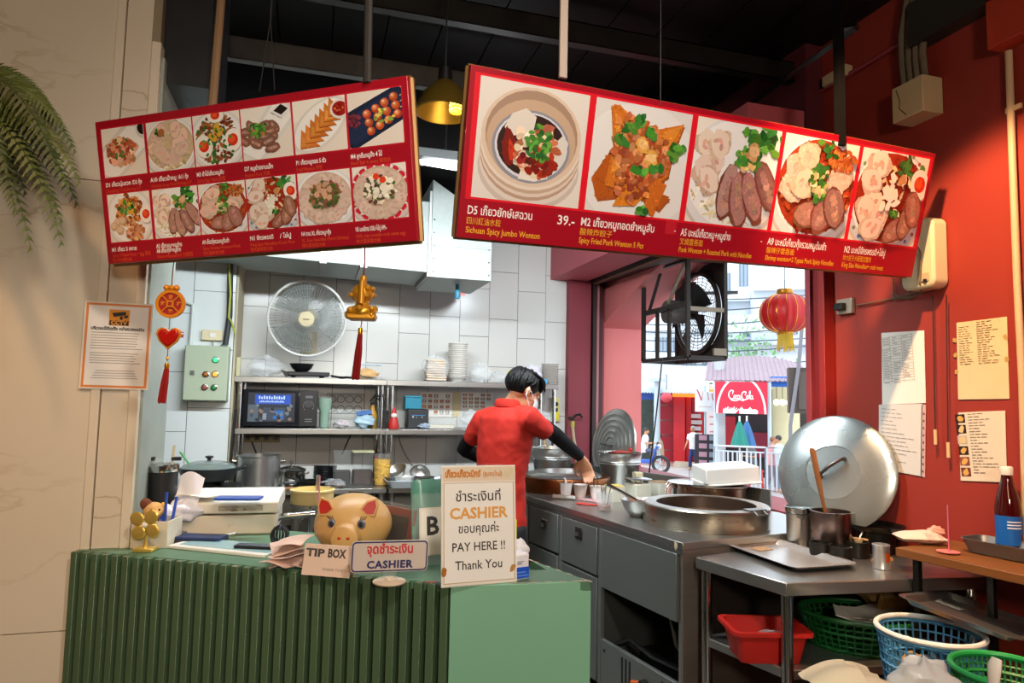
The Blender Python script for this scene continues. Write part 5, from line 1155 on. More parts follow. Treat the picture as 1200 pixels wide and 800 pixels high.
# ================================================================ BACK COUNTERS, SHELVES AND THEIR CONTENTS
KZ = .85
def shelf_unit(name, label, x0, x1, side_cap):
    t = thing(name, label, 'shelf unit', (x0, 4.85, 0)); w = x1-x0
    G().span((0, 0, KZ-.035), (w, .63, KZ)).build('worktop', STEEL, t, bevel=.003)
    G().span((.02, .03, .30), (w-.02, .6, .325)).build('under_shelf', STEEL_D, t, bevel=.003)
    for z, nm in ((1.245, 'middle_shelf'), (1.605, 'top_shelf')): G().span((-.01, .25, z-.042), (w+.005, .625, z)).build(nm, STEEL, t, bevel=.004)
    for x in (.03, w-.03):
        for y in (.05, .58): G().rod((x, y, 0), (x, y, KZ-.03), .018, 10).build('leg', STEEL, t)
        for y in (.275, .60): G().rod((x, y, KZ), (x, y, 1.60), .016, 10).build('upright', STEEL_P, t)
    return t
shelf_unit('kitchen_shelf', 'steel worktop with two over-shelves on the left below the wall fan', -.49, .548, 0)
shelf_unit('kitchen_shelf', 'steel worktop with two over-shelves behind the cook', .562, 1.90, 1)
bn = thing('low_bench', 'low steel bench under the gas burner before the tiled column', 'bench', (-1.05, 4.55, 0))
G().span((0, 0, .80), (.54, .5, .83)).build('bench_top', STEEL_D, bn, bevel=.003)
for x in (.03, .51):
    for y in (.03, .47): G().rod((x, y, 0), (x, y, .8), .016, 8).build('leg', STEEL, bn)
def kz(px, py, z=KZ): return atz(px, py, z)
def ky(px, py, y): return aty(px, py, y)
S2, S1 = 1.245, 1.605
# --- burner and pan
c = kz(243, 577, .83); c.y = min(c.y, 4.9)
c = aty(243, 577, 4.78); c.z = .83
t = thing('gas_burner', 'black portable gas burner under the dark pan by the tiled column', 'stove', c); G().span((-.17, -.12, 0), (.19, .14, .07)).build('case', BLACKP, t, bevel=.008); G().lathe([(.06, .07), (.07, .085), (.06, .09)], n=20).build('burner', STEEL_D, t)
for k in range(4): G().box((.09*cos(k*pi/2+.8), .09*sin(k*pi/2+.8), .082), (.07, .008, .022), RZ(math.degrees(k*pi/2+.8))).build('pan_support', BLACKM, t)
PAN = mat('pan_dark', '2d302f', .35, .3, .1, 8)
t = thing('saute_pan', 'dark two handled pan with glass lid and a green spatula', 'pan', c+Vector((0, 0, .094)))
G().lathe([(.10, 0), (.15, .012), (.168, .055), (.172, .085), (.166, .086), (.155, .03), (.0, .012)], n=32, caps=False).build('body', PAN, t); ld = G().lathe([(.168, .087), (.15, .104), (.09, .124), (.0005, .132)], n=32).build('lid', mat('lid_glass', '8f9c96', .1, .3, .1, 6), t)
G().lathe([(.012, .13), (.012, .142), (.024, .148), (.024, .158), (.0005, .162)], n=16).build('knob', BLACKP, ld)
for sx in (-1, 1): G().tube([(sx*.165, -.02, .07), (sx*.215, -.02, .09), (sx*.215, .02, .09), (sx*.165, .02, .07)], .009, 8).build('handle', BLACKP, t)
t2 = thing('spatula', 'bright green plastic spatula sticking out of the dark pan', 'spatula', c+Vector((-.09, -.06, .184))); G().tube([(0.01, 0, -.01), (-.03, 0, .04), (-.06, .0, .085), (-.075, 0, .10)], [.008, .009, .013, .010], 8, flat=.6).build('handle', mat('green_plastic', '2c9a3c', .4), t2)
# --- left worktop row
t = thing('stock_pot', 'big brushed steel stock pot at the left end of the worktop', 'pot', kz(302, 570)); r = .141
G().lathe([(r-.006, 0), (r, .006), (r, .205), (r+.006, .209), (r+.006, .214), (r-.004, .214), (r-.006, .02), (0.0005, .02)], n=40).build('body', STEEL, t)
for sx in (-1, 1): G().tube([(sx*r, -.03, .17), (sx*(r+.035), -.025, .175), (sx*(r+.035), .025, .175), (sx*r, .03, .17)], .006, 8).build('handle', STEEL_P, t)
t = thing('sauce_pot', 'small shiny lidded pot beside the stock pot', 'pot', kz(341, 569)); r = .092
G().lathe([(r-.004, 0), (r, .005), (r, .105), (r+.005, .108)], n=32).build('body', STEEL_P, t); l = G().lathe([(r+.006, .109), (r, .118), (.05, .135), (.0005, .142)], n=32).build('lid', STEEL_P, t); G().lathe([(.008, .14), (.008, .155), (.018, .16), (.018, .172), (.0005, .175)], n=14).build('knob', STEEL_D, l)
for sx in (-1, 1): G().tube([(sx*r, -.02, .085), (sx*(r+.025), -.018, .09), (sx*(r+.025), .018, .09), (sx*r, .02, .085)], .005, 8).build('handle', STEEL_P, t)
t = thing('cleaver', 'dark cleaver with a brown handle lying before the stock pot', 'knife', kz(322, 575)+Vector((0, -.03, .003)), .35); G().box((-.06, 0, .003), (.16, .06, .004)).build('blade', STEEL_D, t); G().rod((.02, 0, .008), (.12, .0, .012), .011, 8).build('handle', WOOD, t)
for k in range(6):
    o = G().lathe([(.085, 0), (.09, .012), (.082, .014), (.078, .004), (0.0005, .004)], n=24).build('black_dish', BLACKP, None, loc=kz(381, 560)+Vector((0, .03, .017*k))); tag(o, ORD(k, 6)+' black plastic dish in the stack behind the shallow black pan', 'dish', 'stack of black dishes')
t = thing('shallow_pan', 'shallow black pan in front of the stack of black dishes', 'pan', kz(368, 571)); G().lathe([(.085, 0), (.115, .04), (.12, .045), (.11, .043), (.08, .008), (.0005, .008)], n=32).build('body', BLACKM, t); G().tube([(-.11, -.02, .035), (-.16, -.04, .04), (-.2, -.05, .042)], .010, 8).build('handle', BLACKP, t)
t = thing('spice_bag', 'small clear bag of brown dried bark on the worktop edge', 'bag', kz(390, 571)+Vector((0, -.02, .001))); rg = random.Random(3); g = G()
for k in range(60): a_ = rg.uniform(0, 6.3); q = rg.random()**.5; c = Vector((.07*q*cos(a_), .05*q*sin(a_), .012+.04*(1-q)*rg.random())); d = Vector((rg.uniform(-1, 1), rg.uniform(-1, 1), rg.uniform(-.4, .4)))*.014; g.rod(c-d, c+d, .004, 5)
g.build('bark_pieces', mat('bark_brown', '6d4a30', .9, 0, .3, 20), t)['kind'] = 'stuff'; crumple(.085, .06, .03, 5).build('bag', BAG, t, loc=(0, 0, .028))
def tub(px, py, lab, r, h, fill, fcol, sq=False, lidc=None):
    t = thing('food_tub', lab, 'tub', kz(px, py)); 
    if sq:
        G().prism(rrect(2*r, 2*r, .015), 0, h).build('wall', CLEAR, t); G().prism(rrect(2*r-.008, 2*r-.008, .014), .004, h*fill).build('contents', fcol, t); G().prism(rrect(2*r+.012, 2*r+.012, .017), h, h+.010).build('lid', lidc or CLEAR, t, bevel=.003)
    else:
        G().lathe([(r*.86, 0), (r, h)], n=28).build('wall', CLEAR, t); G().lathe([(r*.82, .004), (r*.82+(r*.13)*fill, h*fill)], n=28).build('contents', fcol, t); G().lathe([(r+.004, h), (r+.006, h+.010), (.0005, h+.012)], n=28).build('lid', lidc or CLEAR, t)
    return t
SOY = mat('soy_dark', '1d1412', .4); BROTH = mat('broth_brown', '3a1d14', .4)
tub(400, 566, 'clear square tub with dark sauce left of its twin', .062, .225, .40, SOY, True); tub(424, 566, 'clear square tub with reddish brown sauce and a cream lid', .072, .225, .42, BROTH, True, mat('lid_cream', 'd8d3a8', .4))
t = tub(447, 568, 'tall clear round tub of yellow fried chips', .062, .21, .86, mat('chips_base', 'd9a52c', .6, 0, .3, 40, bump=.4, bs=60))
rg = random.Random(6); g = G()
for k in range(70): a_ = rg.uniform(0, 6.28); z = rg.uniform(.02, .17); r = .052+.008*z/.2; c = Vector((r*cos(a_), r*sin(a_), z)); g.ball(c, (rg.uniform(.006, .013), .004, rg.uniform(.006, .012)), 6, 4, RZ(math.degrees(a_)+90))
g.build('chips', mat('chip_yellow', 'e3b53c', .6, 0, .2, 30), t)['kind'] = 'stuff'
# --- right worktop: tray with bowls, stack of plates
t = thing('serving_tray', 'pale grey rectangular tray holding steel bowls', 'tray', kz(484, 570), .02); LT = mat('tray_pale', 'c3cdd2', .4, 0, .04)
g = G(); o_, i_ = rrect(.40, .26, .03), rrect(.34, .20, .025); n = len(o_)
vs = [(x, y, .055) for x, y in o_]+[(x, y, .006) for x, y in i_]+[(x, y, 0) for x, y in i_]; fs = [(i, (i+1) % n, n+(i+1) % n, n+i) for i in range(n)]; g.add(vs, fs+[tuple(range(n, 2*n))]); g.build('dish', LT, t, solid=.005)
def bowl(name, lab, loc, r, h, m, tilt=None, cat='bowl', group=None):
    g = G().lathe([(r*.45, 0), (r*.5, .002), (r*.8, h*.45), (r, h), (r*1.03, h+.001), (r*.985, h+.002), (r*.77, h*.48), (r*.46, .008), (.0005, .006)], n=32, rot=tilt)
    o = g.build(name, m, None, loc=loc); tag(o, lab, cat, group); return o
tz = KZ+.012
b0 = kz(484, 570)
bowl('white_bowl', 'plain white bowl at the front left of the pale tray', b0+Vector((-.07, -.02, .012)), .068, .062, CERAMIC); bowl('steel_bowl', 'tilted steel bowl leaning over the white bowl on the pale tray', b0+Vector((-.10, .09, .055)), .085, .06, STEEL, RY(-25) @ RX(18)); bowl('steel_bowl', 'steel bowl standing on edge behind the low pan on the pale tray', b0+Vector((.055, .10, .055)), .075, .05, STEEL, RX(60))
t = thing('steel_pan', 'low steel pan with a side handle at the right of the pale tray', 'pan', b0+Vector((.075, -.015, .012))); G().lathe([(.07, 0), (.075, .004), (.075, .055), (.079, .057), (.07, .056), (.068, .01), (.0005, .01)], n=28).build('body', STEEL_P, t); G().tube([(.075, .0, .045), (.11, 0, .05), (.115, 0, .03), (.09, 0, .015)], .006, 8).build('handle', STEEL_P, t)
for k in range(7):
    o = G().lathe([(.06, 0), (.066, .003), (.11, .018), (.112, .021), (.10, .02), (.06, .009), (.0005, .008)], n=32).build('dinner_plate', CERAMIC, None, loc=aty(534, 566, 5.2)+Vector((0, 0, KZ-aty(534, 566, 5.2).z+.0145*k))); tag(o, ORD(k, 7)+' white dinner plate in the stack behind the cashier sign', 'plate', 'stack of dinner plates')
# --- middle shelf
c = ky(328, 497, 5.17); c.z = S2
t = thing('microwave', 'black microwave with a glossy door and round dial on the middle shelf', 'microwave', c); w, h, d = .505, .27, .24
G().span((-w/2, -.0, .008), (w/2, d, h)).build('case', BLACKP, t, bevel=.006); dr = G().span((-w/2+.004, -.014, .012), (w/2-.125, -.001, h-.006)).build('door', mat('micro_door', '1a1b20', .12, 0, .1, 5), t, bevel=.003)
p = Print(); p.rect(.03, .03, .345, .235, '2a2f38'); p.rect(.075, .155, .315, .222, '2450b8'); p.rect(.03, .03, .1, .15, '55606a'); p.rect(.13, .04, .28, .13, '3c4656'); p.rect(.2, .05, .27, .11, '2a66b0'); p.rect(.13, .045, .155, .09, '8a8f95'); rg = random.Random(2)
for k in range(26): p.blob(rg.uniform(.05, .33), rg.uniform(.04, .15), .012, .012, rg.choice(('6c7780', '39424e', '1d232a', '8b6f5a')), rg)
PM = T(-w/2+.004, -.0146, .012) @ RX(90); p.build('window_reflection_print', dr, PM)  # blue screen mirrored in the glossy door, painted on as flat patches
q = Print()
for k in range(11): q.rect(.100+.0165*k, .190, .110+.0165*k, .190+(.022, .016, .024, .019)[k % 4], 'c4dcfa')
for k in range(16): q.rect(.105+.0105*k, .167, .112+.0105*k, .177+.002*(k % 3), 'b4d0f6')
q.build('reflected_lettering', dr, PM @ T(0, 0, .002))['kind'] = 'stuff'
pn = G().span((w/2-.12, -.012, .012), (w/2-.004, -.001, h-.006)).build('control_panel', BLACKP, t, bevel=.002)
for z in (.17, .07): G().cyl((w/2-.062, -.013, z), .027 if z > .1 else .0, .014, 20, rot=RX(90)).build('dial', mat('dial_grey', '3b3d42', .3, .4), pn) if z > .1 else None
p = Print()
for k in range(10): a_ = rad(220-k*28); p.rect(.058+.036*cos(a_)-.002, .158+.036*sin(a_)-.002, .058+.036*cos(a_)+.002, .158+.036*sin(a_)+.002, 'b8bcc0')
for y in (.225, .06, .045, .215): p.rect(.035, y, .085, y+.004, '8d9196')
p.build('print', pn, T(w/2-.12, -.0126, .0) @ RX(90))
for sx in (-1, 1): G().cyl((sx*.2, .04, 0), .012, .009, 10).build('foot', BLACKP, t); G().cyl((sx*.2, .18, 0), .012, .009, 10).build('foot', BLACKP, t)
def shelf_at(px, z, y=5.25): c = aty(px, 470, y); return Vector((c.x, y, z))
t = thing('tumbler', 'sage green tumbler with clear lid right of the microwave', 'tumbler', shelf_at(381, S2, 5.2)); G().lathe([(.030, 0), (.034, .004), (.036, .12), (.047, .15), (.049, .215)], n=28).build('body', mat('sage', '8aa593', .5, 0, .04), t); G().lathe([(.05, .215), (.051, .228), (.045, .232), (.0005, .233)], n=28).build('lid', CLEAR, t)
t = thing('mask_box', 'pale blue crumpled bag of packets on the middle shelf', 'bag', shelf_at(428, S2+.052, 5.2)); crumple(.075, .05, .05, 9).build('bag', mat('bag_pale_blue', 'a9c6d4', .5, 0, .1, 10, dirt=('3a62b0', 18, .6)), t); G().box((-.005, -.0, .062), (.11, .06, .03), RY(-8)).build('packet', mat('packet_blue', '3f6fb0', .5, 0, .5, 18), t)
t = thing('wire_rack', 'small dark wire rack leaning on the tiles over the middle shelf', 'rack', shelf_at(405, S2, 5.4)); g = G()
for k in range(2):
    for j in range(4): g.tube([(-.10+.065*j+.028*cos(a_), -.0, .135+.075*k+.026*sin(a_)) for a_ in [2*pi*i/14 for i in range(14)]], .003, 5, closed=True)
g.tube([(-.14, 0, .10), (.14, 0, .10), (.14, 0, .25), (-.14, 0, .25)], .003, 5, closed=True); g.rod((-.12, 0, 0), (-.12, 0, .1), .003, 5); g.rod((.12, 0, 0), (.12, 0, .1), .003, 5); g.build('wires', STEEL_D, t)
t = thing('snack_bag', 'clear bag with reddish packets beside the sage tumbler', 'bag', shelf_at(400, S2+.03, 5.15)); crumple(.055, .04, .03, 21).build('bag', mat('bag_red_spots', 'c9c2c4', .4, 0, .1, 9, dirt=('a03a36', 22, .56)), t)
t = thing('wrapped_bottle', 'amber yellow wrapped bottle near the right upright', 'bottle', shelf_at(437, S2, 5.28)); G().lathe([(.03, 0), (.034, .01), (.035, .10), (.018, .14), (.014, .17)], n=18).build('body', mat('amber_wrap', 'd09a2e', .4, 0, .4, 16), t); G().lathe([(.016, .17), (.016, .19), (.0005, .192)], n=14).build('cap', BLACKP, t)
t = thing('cable_bunch', 'bunch of black looped cables hanging at the right upright', 'cable', shelf_at(442, S2+.2, 5.12)); rg = random.Random(5)
for k in range(4): G().tube([(-.05+.02*k, 0, .03*sin(k)), (-.02+.02*k, -.01, .05), (.02+.01*k, .0, .0), (.03+.005*k, .005, -.06-.02*k)], .0045, 6).build('cable', BLACKP, t)
o = G().tube([Vector((-.45, 5.43, S2+.02))+Vector((.05*cos(a_)+.1, 0, .05+.05*sin(a_))) for a_ in [i*.5 for i in range(26)]], .004, 6).build('power_cable', mat('cord_grey', '8d8d86', .5)); tag(o, 'grey coiled power cord between the microwave and the left upright', 'cord')
c = shelf_at(490, S2, 5.2); t = thing('receipt_printer', 'black cube receipt printer with a small blue light line', 'printer', c); G().span((-.075, -.0, 0), (.085, .16, .145)).build('case', DARKP, t, bevel=.008); p = Print(); p.rect(-.045, .098, .055, .101, '4a9ae0'); p.rect(-.04, .082, -.03, .09, 'dfe8f0'); p.rect(-.01, .082, -.005, .088, '9fb4c4'); p.rect(.03, .082, .036, .09, 'cfd8e0'); p.build('front_print', t, T(0, -.0006, 0) @ RX(90))
t = thing('teal_case', 'teal plastic case standing on the black receipt printer', 'case', c+Vector((-.025, .05, .146))); G().span((-.065, 0, 0), (.06, .08, .085)).build('body', mat('teal_case', '177f99', .4, 0, .1, 6), t, bevel=.004); G().span((-.07, -.004, .088), (.064, .084, .1)).build('lid', mat('teal_lid', '1c91ad', .4), t, bevel=.003)
t = thing('lighter_figure', 'small red toy figure with white beard beside the printer', 'toy', shelf_at(462, S2, 5.12)); RDT = mat('toy_red', 'b5231f', .5); G().lathe([(.038, 0), (.042, .02), (.03, .07), (.024, .085)], n=16).build('body', RDT, t); G().ball((0, -.005, .10), (.024, .024, .022), 12, 8).build('head', mat('toy_white', 'e9e2dc', .6), t); G().lathe([(.025, .108), (.016, .135), (.0005, .165)], n=14).build('hat', RDT, t)
t = thing('speaker_box', 'small black box behind the red toy figure', 'box', shelf_at(456, S2, 5.34)); G().span((-.06, -.04, 0), (.05, .06, .13)).build('case', BLACKP, t, bevel=.004); G().cyl((0, -.041, .065), .035, .003, 20, rot=RX(90)).build('grille', DARKP, t)
t = thing('food_container', 'low clear lunch box with pale contents on the middle shelf', 'container', shelf_at(517, S2, 5.22)); G().prism(rrect(.22, .12, .02), 0, .075).build('tub', CLEAR, t); G().prism(rrect(.21, .11, .02), .004, .03).build('contents', mat('pale_food', 'd9d2c0', .7, 0, .1), t); G().prism(rrect(.23, .13, .02), .075, .085).build('lid', CLEAR, t, bevel=.003)
t = thing('plastic_bag', 'small bag with a blue corner left of the low lunch box', 'bag', shelf_at(499, S2+.02, 5.18)); crumple(.05, .03, .02, 31).build('bag', mat('bag_blueish', 'c3d2e4', .4, 0, .1, 10, alpha=.7, dirt=('6f8fd0', 16, .56)), t)
t = thing('plastic_bag', 'milky plastic bag on the middle shelf beside the cook', 'bag', shelf_at(553, S2+.07, 5.2)); crumple(.085, .06, .07, 32).build('bag', BAG, t)
t = thing('steam_bag', 'pale inflated plastic bag by the cook mask', 'bag', shelf_at(632, S2+.075, 5.2)); crumple(.10, .06, .075, 33).build('bag', BAG, t)
# --- papers on the tiles
def wallpaper(lab, px0, py0, px1, py1, y, rows, seed, m=PAPER, name='notice_sheet', tilt=0):
    a, b = aty(px0, py1, y), aty(px1, py0, y); w, h = b.x-a.x, b.z-a.z
    t = thing(name, lab, 'notice', (a.x, y, a.z)); G().span((0, 0, 0), (w, .002, h)).build('sheet', m, t); p = Print(); rg = random.Random(seed)
    rows(p, w, h, rg); p.build('print', t, RX(90)); t.rotation_euler = (0, rad(tilt), 0); return t
def grid_rows(p, w, h, rg):
    for r in range(4):
        for c_ in range(5):
            x, y = .06*w+c_*w*.185, h*(.80-.22*r)
            if rg.random() < .12: continue
            p.rect(x, y, x+w*.12, y+h*.12, rg.choice(('8a4a3c', 'a0644f', '6d4a3a', '7c7f86', 'b5705c'))); p.ell(x+w*.06, y+h*.06, w*.035, h*.04, rg.choice(('d9b08a', 'c9876a', 'e6d8c4')), n=10); p.rect(x, y-h*.045, x+w*.13, y-h*.025, 'b0a8a2')
wallpaper('laminated menu sheet with small dish photos above the lunch box', 492, 460, 530, 488, 5.482, grid_rows, 3); wallpaper('second laminated menu sheet right beside the cook shoulder', 540, 460, 578, 480, 5.482, grid_rows, 4)
t = thing('stain_sheet', 'old brownish paper strip between the two laminated menu sheets', 'notice', (aty(531, 488, 5.48).x, 5.484, aty(531, 488, 5.48).z)); G().span((0, 0, 0), (.05, .002, .2)).build('sheet', PAPER_Y, t)
# --- top shelf
def top_at(px, y=5.25): return shelf_at(px, S1, y)
c = top_at(361, 5.2); t = thing('induction_hob', 'flat black induction hob on the top shelf below the fan', 'hob', c+Vector((-.01, -.0, 0)), .03); G().span((-.14, -.10, .012), (.15, .13, .042)).build('case', BLACKP, t, bevel=.006)
for sx in (-1, 1): G().cyl((sx*.1, -.06, 0), .015, .012, 10).build('foot', BLACKP, t); G().cyl((sx*.1, .09, 0), .015, .012, 10).build('foot', BLACKP, t)
G().prism([(-.19, .055), (-.14, .04), (-.14, .0), (-.15, 0)], -.05, .05, RX(90)).build('side_wing', BLACKP, t)
bowl('black_bowl', 'small black bowl on the induction hob', c+Vector((-.055, 0, .0425)), .085, .058, BLACKP)
o = G().tube([c+Vector(q) for q in ((.155, .0, .02), (.2, -.03, .012), (.24, .02, .01), (.27, -.02, .012), (.31, .01, .01), (.36, .0, .01))], .008, 6).build('power_cable', BLACKP); tag(o, 'thick black cord trailing from the induction hob', 'cord')
c = top_at(309, 5.22); t = thing('plastic_bag', 'rounded frosted plastic bag on the left end of the top shelf', 'bag', c+Vector((0, 0, .075))); crumple(.12, .08, .07, 41).build('bag', BAG, t)
o = G().span((-.012, 0, 0), (.012, .012, .13)).build('sponge_card', mat('card_yellowish', 'c3bf97', .7), None, loc=top_at(277, 5.12)); tag(o, 'pale yellow card at the very left end of the top shelf', 'card')
c = top_at(429, 5.2); t = thing('food_container', 'clear box with orange yellow snack at the right end of the left top shelf', 'container', c); G().prism(rrect(.20, .12, .015), 0, .105).build('tub', CLEAR, t); crumple(.08, .045, .035, 43).build('contents', mat('snack_orange', 'd9a860', .7, 0, .2, 20), t, loc=(.0, 0, .042)); G().prism(rrect(.205, .125, .016), .105, .115).build('lid', mat('lid_bluish', 'b9cbd8', .3, alpha=.7), t)
c = top_at(509, 5.22); t = thing('noodle_bag', 'bag of stacked cream noodle sheets on the right top shelf', 'bag', c)
for k in range(9): G().box((.004*sin(k*2), 0, .012+.0185*k), (.155-.002*k, .12, .016)).build('noodle_sheet', mat('noodle_cream', 'dcc9b4', .8, 0, .1, 20), t, bevel=.006)
crumple(.105, .08, .10, 44).build('wrap', BAG, t, loc=(0, 0, .098))
for i, (px, n, h_) in enumerate(((535, 17, .0165),)):
    for k in range(n):
        o = G().lathe([(.050, 0), (.070, .030), (.080, .034), (.080, .038), (.072, .036), (.053, .004), (.0005, .004)], n=24).build('foam_bowl', mat('foam_white', 'ece9e2', .7), None, loc=top_at(px, 5.25)+Vector((.002*sin(k*1.7), 0, h_*k))); tag(o, ORD(k, n)+' white foam bowl in the tall nested stack on the top shelf', 'bowl', 'stack of foam bowls')
for px, sx_, sz_, sd, lab in ((562, .085, .075, 51, 'clear crinkled plastic bag right of the foam bowl stack'), (585, .07, .045, 52, 'low clear plastic bag beside the crinkled one')):
    t = thing('plastic_bag', lab, 'bag', top_at(px, 5.22)+Vector((0, 0, sz_))); crumple(sx_, .06, sz_, sd).build('bag', BAG, t)
t = thing('yellow_pouch', 'small yellow and blue pouch above the cook head', 'packet', top_at(597, 5.3)+Vector((0, 0, .05))); crumple(.03, .02, .05, 53).build('pouch', mat('pouch_yellow', 'e0d42c', .4, 0, .2, 12, dirt=('3c55a8', 22, .58)), t); 
t = thing('purple_bag', 'white bag with a purple blue print on the top shelf behind the cook', 'bag', top_at(622, 5.24)+Vector((0, 0, .075))); crumple(.10, .06, .072, 54).build('bag', mat('bag_white', 'dfe0ea', .4, 0, .06, 8, dirt=('4a48b0', 9, .60)), t)
for k in range(8):
    o = G().lathe([(.062, 0), (.07, .02), (.075, .022), (.07, .021), (.06, .003), (.0005, .003)], n=24).build('clear_bowl', mat('clear_greyish', 'bdb8ae', .2, alpha=.55), None, loc=top_at(644, 5.25)+Vector((0, 0, .0205*k))); tag(o, ORD(k, 8)+' greyish clear bowl in the stack ending the right top shelf', 'bowl', 'stack of clear bowls')
t = thing('blue_packet', 'small light blue packet before the clear bowl stack', 'packet', top_at(637, 5.14)); G().span((-.03, 0, 0), (.03, .02, .04)).build('wrap', mat('packet_cyan', '5aa3d0', .4), t, bevel=.004)
# --- sockets, strips and cords on the back wall
def socket(px, py, y, lab, w=.16, h=.075, m=CREAMP, n=3):
    c = aty(px, py, y); t = thing('power_strip', lab, 'socket', (c.x, y, c.z)); G().span((-w/2, -.03, -h/2), (w/2, 0, h/2)).build('case', m, t, bevel=.004)
    for k in range(n): G().span((-w/2+w*(k+.25)/n, -.034, -.015), (-w/2+w*(k+.75)/n, -.030, .015)).build('outlet', DARKP, t)
    return t
socket(307, 513, 5.484, 'brownish power strip with plugs under the left middle shelf', .26, .06, mat('strip_brown', '9a8a62', .6, 0, .2, 9), 4)
t = socket(650, 480, 5.484, 'yellow wall switch box under the end of the right shelf', .07, .20, mat('switch_yellow', 'd9cf86', .5), 1); G().ball((0, -.04, .05), .018, 10, 8).build('plug', BLACKP, t); G().span((-.025, -.036, -.08), (.025, -.031, -.02)).build('sticker', mat('sticker_yellow', 'e0c822', .5, 0, .5, 30), t)
for (pts, lab) in (([(286, 512), (279, 540), (276, 560)], 'thin black cord dropping from the power strip'), ([(294, 515), (303, 538), (310, 556)], 'black cord running from the power strip into the stock pot corner'), ([(413, 506), (406, 520), (401, 532)], 'black cord behind the square sauce tubs')):
    q = [aty(px, py, 5.465) for px, py in pts]; o = G().tube(bez(*q, 8), .006, 6).build('power_cable', BLACKP); tag(o, lab, 'cord')
q = [aty(px, py, 5.47) for px, py in ((467, 510), (471, 530), (484, 545))]; o = G().tube(bez(*q, 8), .005, 6).build('power_cable', mat('cord_grey', '8d8d86')); tag(o, 'grey cord curving down to the bowls on the right worktop', 'cord')
t = thing('extinguisher_toy', 'dark red bottle standing behind the chips tub', 'bottle', Vector((aty(443, 530, 5.4).x, 5.4, KZ))); G().lathe([(.03, 0), (.034, .01), (.034, .17), (.014, .22), (.012, .27)], n=16).build('body', mat('dark_red_glass', '8a1c18', .2), t); G().lathe([(.015, .27), (.015, .295), (.0005, .297)], n=12).build('cap', RED_P, t)
# --- tap and hose at the corner pillar
t = thing('wall_tap', 'black wall tap with a beige hose at the corner pillar', 'tap', aty(668, 490, 5.405)); G().rod((0, .01, 0), (0, -.06, .0), .014, 10).build('spout_body', BLACKM, t); G().tube([(0, -.05, 0), (.03, -.06, .03), (.07, -.06, .035), (.085, -.06, .01)], .010, 8).build('lever', BLACKM, t); G().lathe([(.016, -.07), (.016, -.02)], (0, -.06, 0), 12).build('connector', mat('tap_yellow', 'a8a03c', .5), t)
G().tube([(0, -.06, -.07), (.01, -.065, -.16), (.03, -.07, -.26), (.04, -.07, -.42)], .013, 8).build('hose', mat('hose_beige', 'b59a7a', .6), t)
# --- control box, conduit and socket on the tiled column
c = aty(216.5, 469, CW-.02); b = aty(270.5, 407, CW-.02); w, h = b.x-c.x, b.z-c.z
t = thing('control_box', 'pale green electric control box with five round indicator lamps', 'control box', (c.x, CW-.011, c.z)); BXG = mat('box_green', 'a9b59c', .45, 0, .05, 5)
G().span((0, -.12, 0), (w, 0, h)).build('case', BXG, t, bevel=.004); G().span((.004, -.128, .004), (w-.004, -.121, h-.004)).build('door', BXG, t, bevel=.004)
for fx, fz, col, e in ((.715, .745, '2fd86a', 2.2), (.51, .48, '9a5a20', 0), (.72, .485, 'ff7a2a', 2.2), (.50, .245, '8a4a40', 0), (.71, .245, '1f7a3c', 0)):
    bz = G().lathe([(.021, 0), (.021, .006), (.016, .009)], (w*fx, -.128, h*fz), 18, RX(90)).build('bezel', STEEL_P, t); G().lathe([(.016, .008), (.014, .018), (.0005, .021)], (w*fx, -.128, h*fz), 16, RX(90)).build('lens', mat('lens_'+col, col, .25, 0, 0, emis=e), bz)
    if col not in ('2fd86a',): pass
G().span((w*.15, -.134, h*.46), (w*.25, -.128, h*.54)).build('lock', STEEL_D, t)
t = thing('wall_socket', 'cream double socket above the green control box', 'socket', aty(249, 393, CW-.012)); G().span((-.065, -.028, -.035), (.065, .002, .035)).build('plate', CREAMP, t, bevel=.004); G().span((-.012, -.034, -.012), (.022, -.028, .014)).build('plug', WHITEP, t)
q = [aty(*s_, CW-.03) for s_ in ((250, 396), (247, 416), (262, 402))]; o = G().tube(bez(*q, 10), .004, 6).build('power_cable', mat('cord_grey', '8d8d86')); tag(o, 'short grey cord looping under the cream double socket', 'cord')
q = [aty(*s_, CW-.03) for s_ in ((218, 354), (226, 357), (226, 366), (223, 405))]; o = G().tube(q, .012, 8).build('conduit', mat('conduit_white', 'c5ccc6', .4)); tag(o, 'pale bent conduit rising from the green control box', 'conduit')
q = [aty(*s_, CW-.04) for s_ in ((271, 270), (270, 310), (269, 370), (264, 404))]; o = G().tube(q, .019, 10).build('conduit', mat('conduit_black', '2a2d2e', .5)); tag(o, 'thick black cable conduit running down to the green control box', 'conduit')
q = [aty(*s_, CW-.065) for s_ in ((268, 300), (270, 345), (268, 372), (271, 376), (276, 392))]; o = G().tube(q, .007, 6).build('cable_tie', mat('tie_yellow', 'a8ac3c', .6)); tag(o, 'yellow green tape tied round the black conduit', 'tape')
q = [aty(*s_, CW-.02) for s_ in ((276, 480), (272, 520), (270, 545), (281, 560))]
o = G().tube(q, .010, 6).build('power_cable', BLACKP); tag(o, 'black cables hanging down beside the left shelf upright', 'cord')
t = thing('warning_label', 'small red and white warning label left of the control box', 'label', aty(213, 392, CW-.012)); G().span((-.012, -.002, -.02), (.012, .0, .02)).build('sticker', mat('sticker_red', 'a83038', .5), t); G().span((-.008, -.003, .002), (.008, -.002, .012)).build('mark', WHITEP, t)
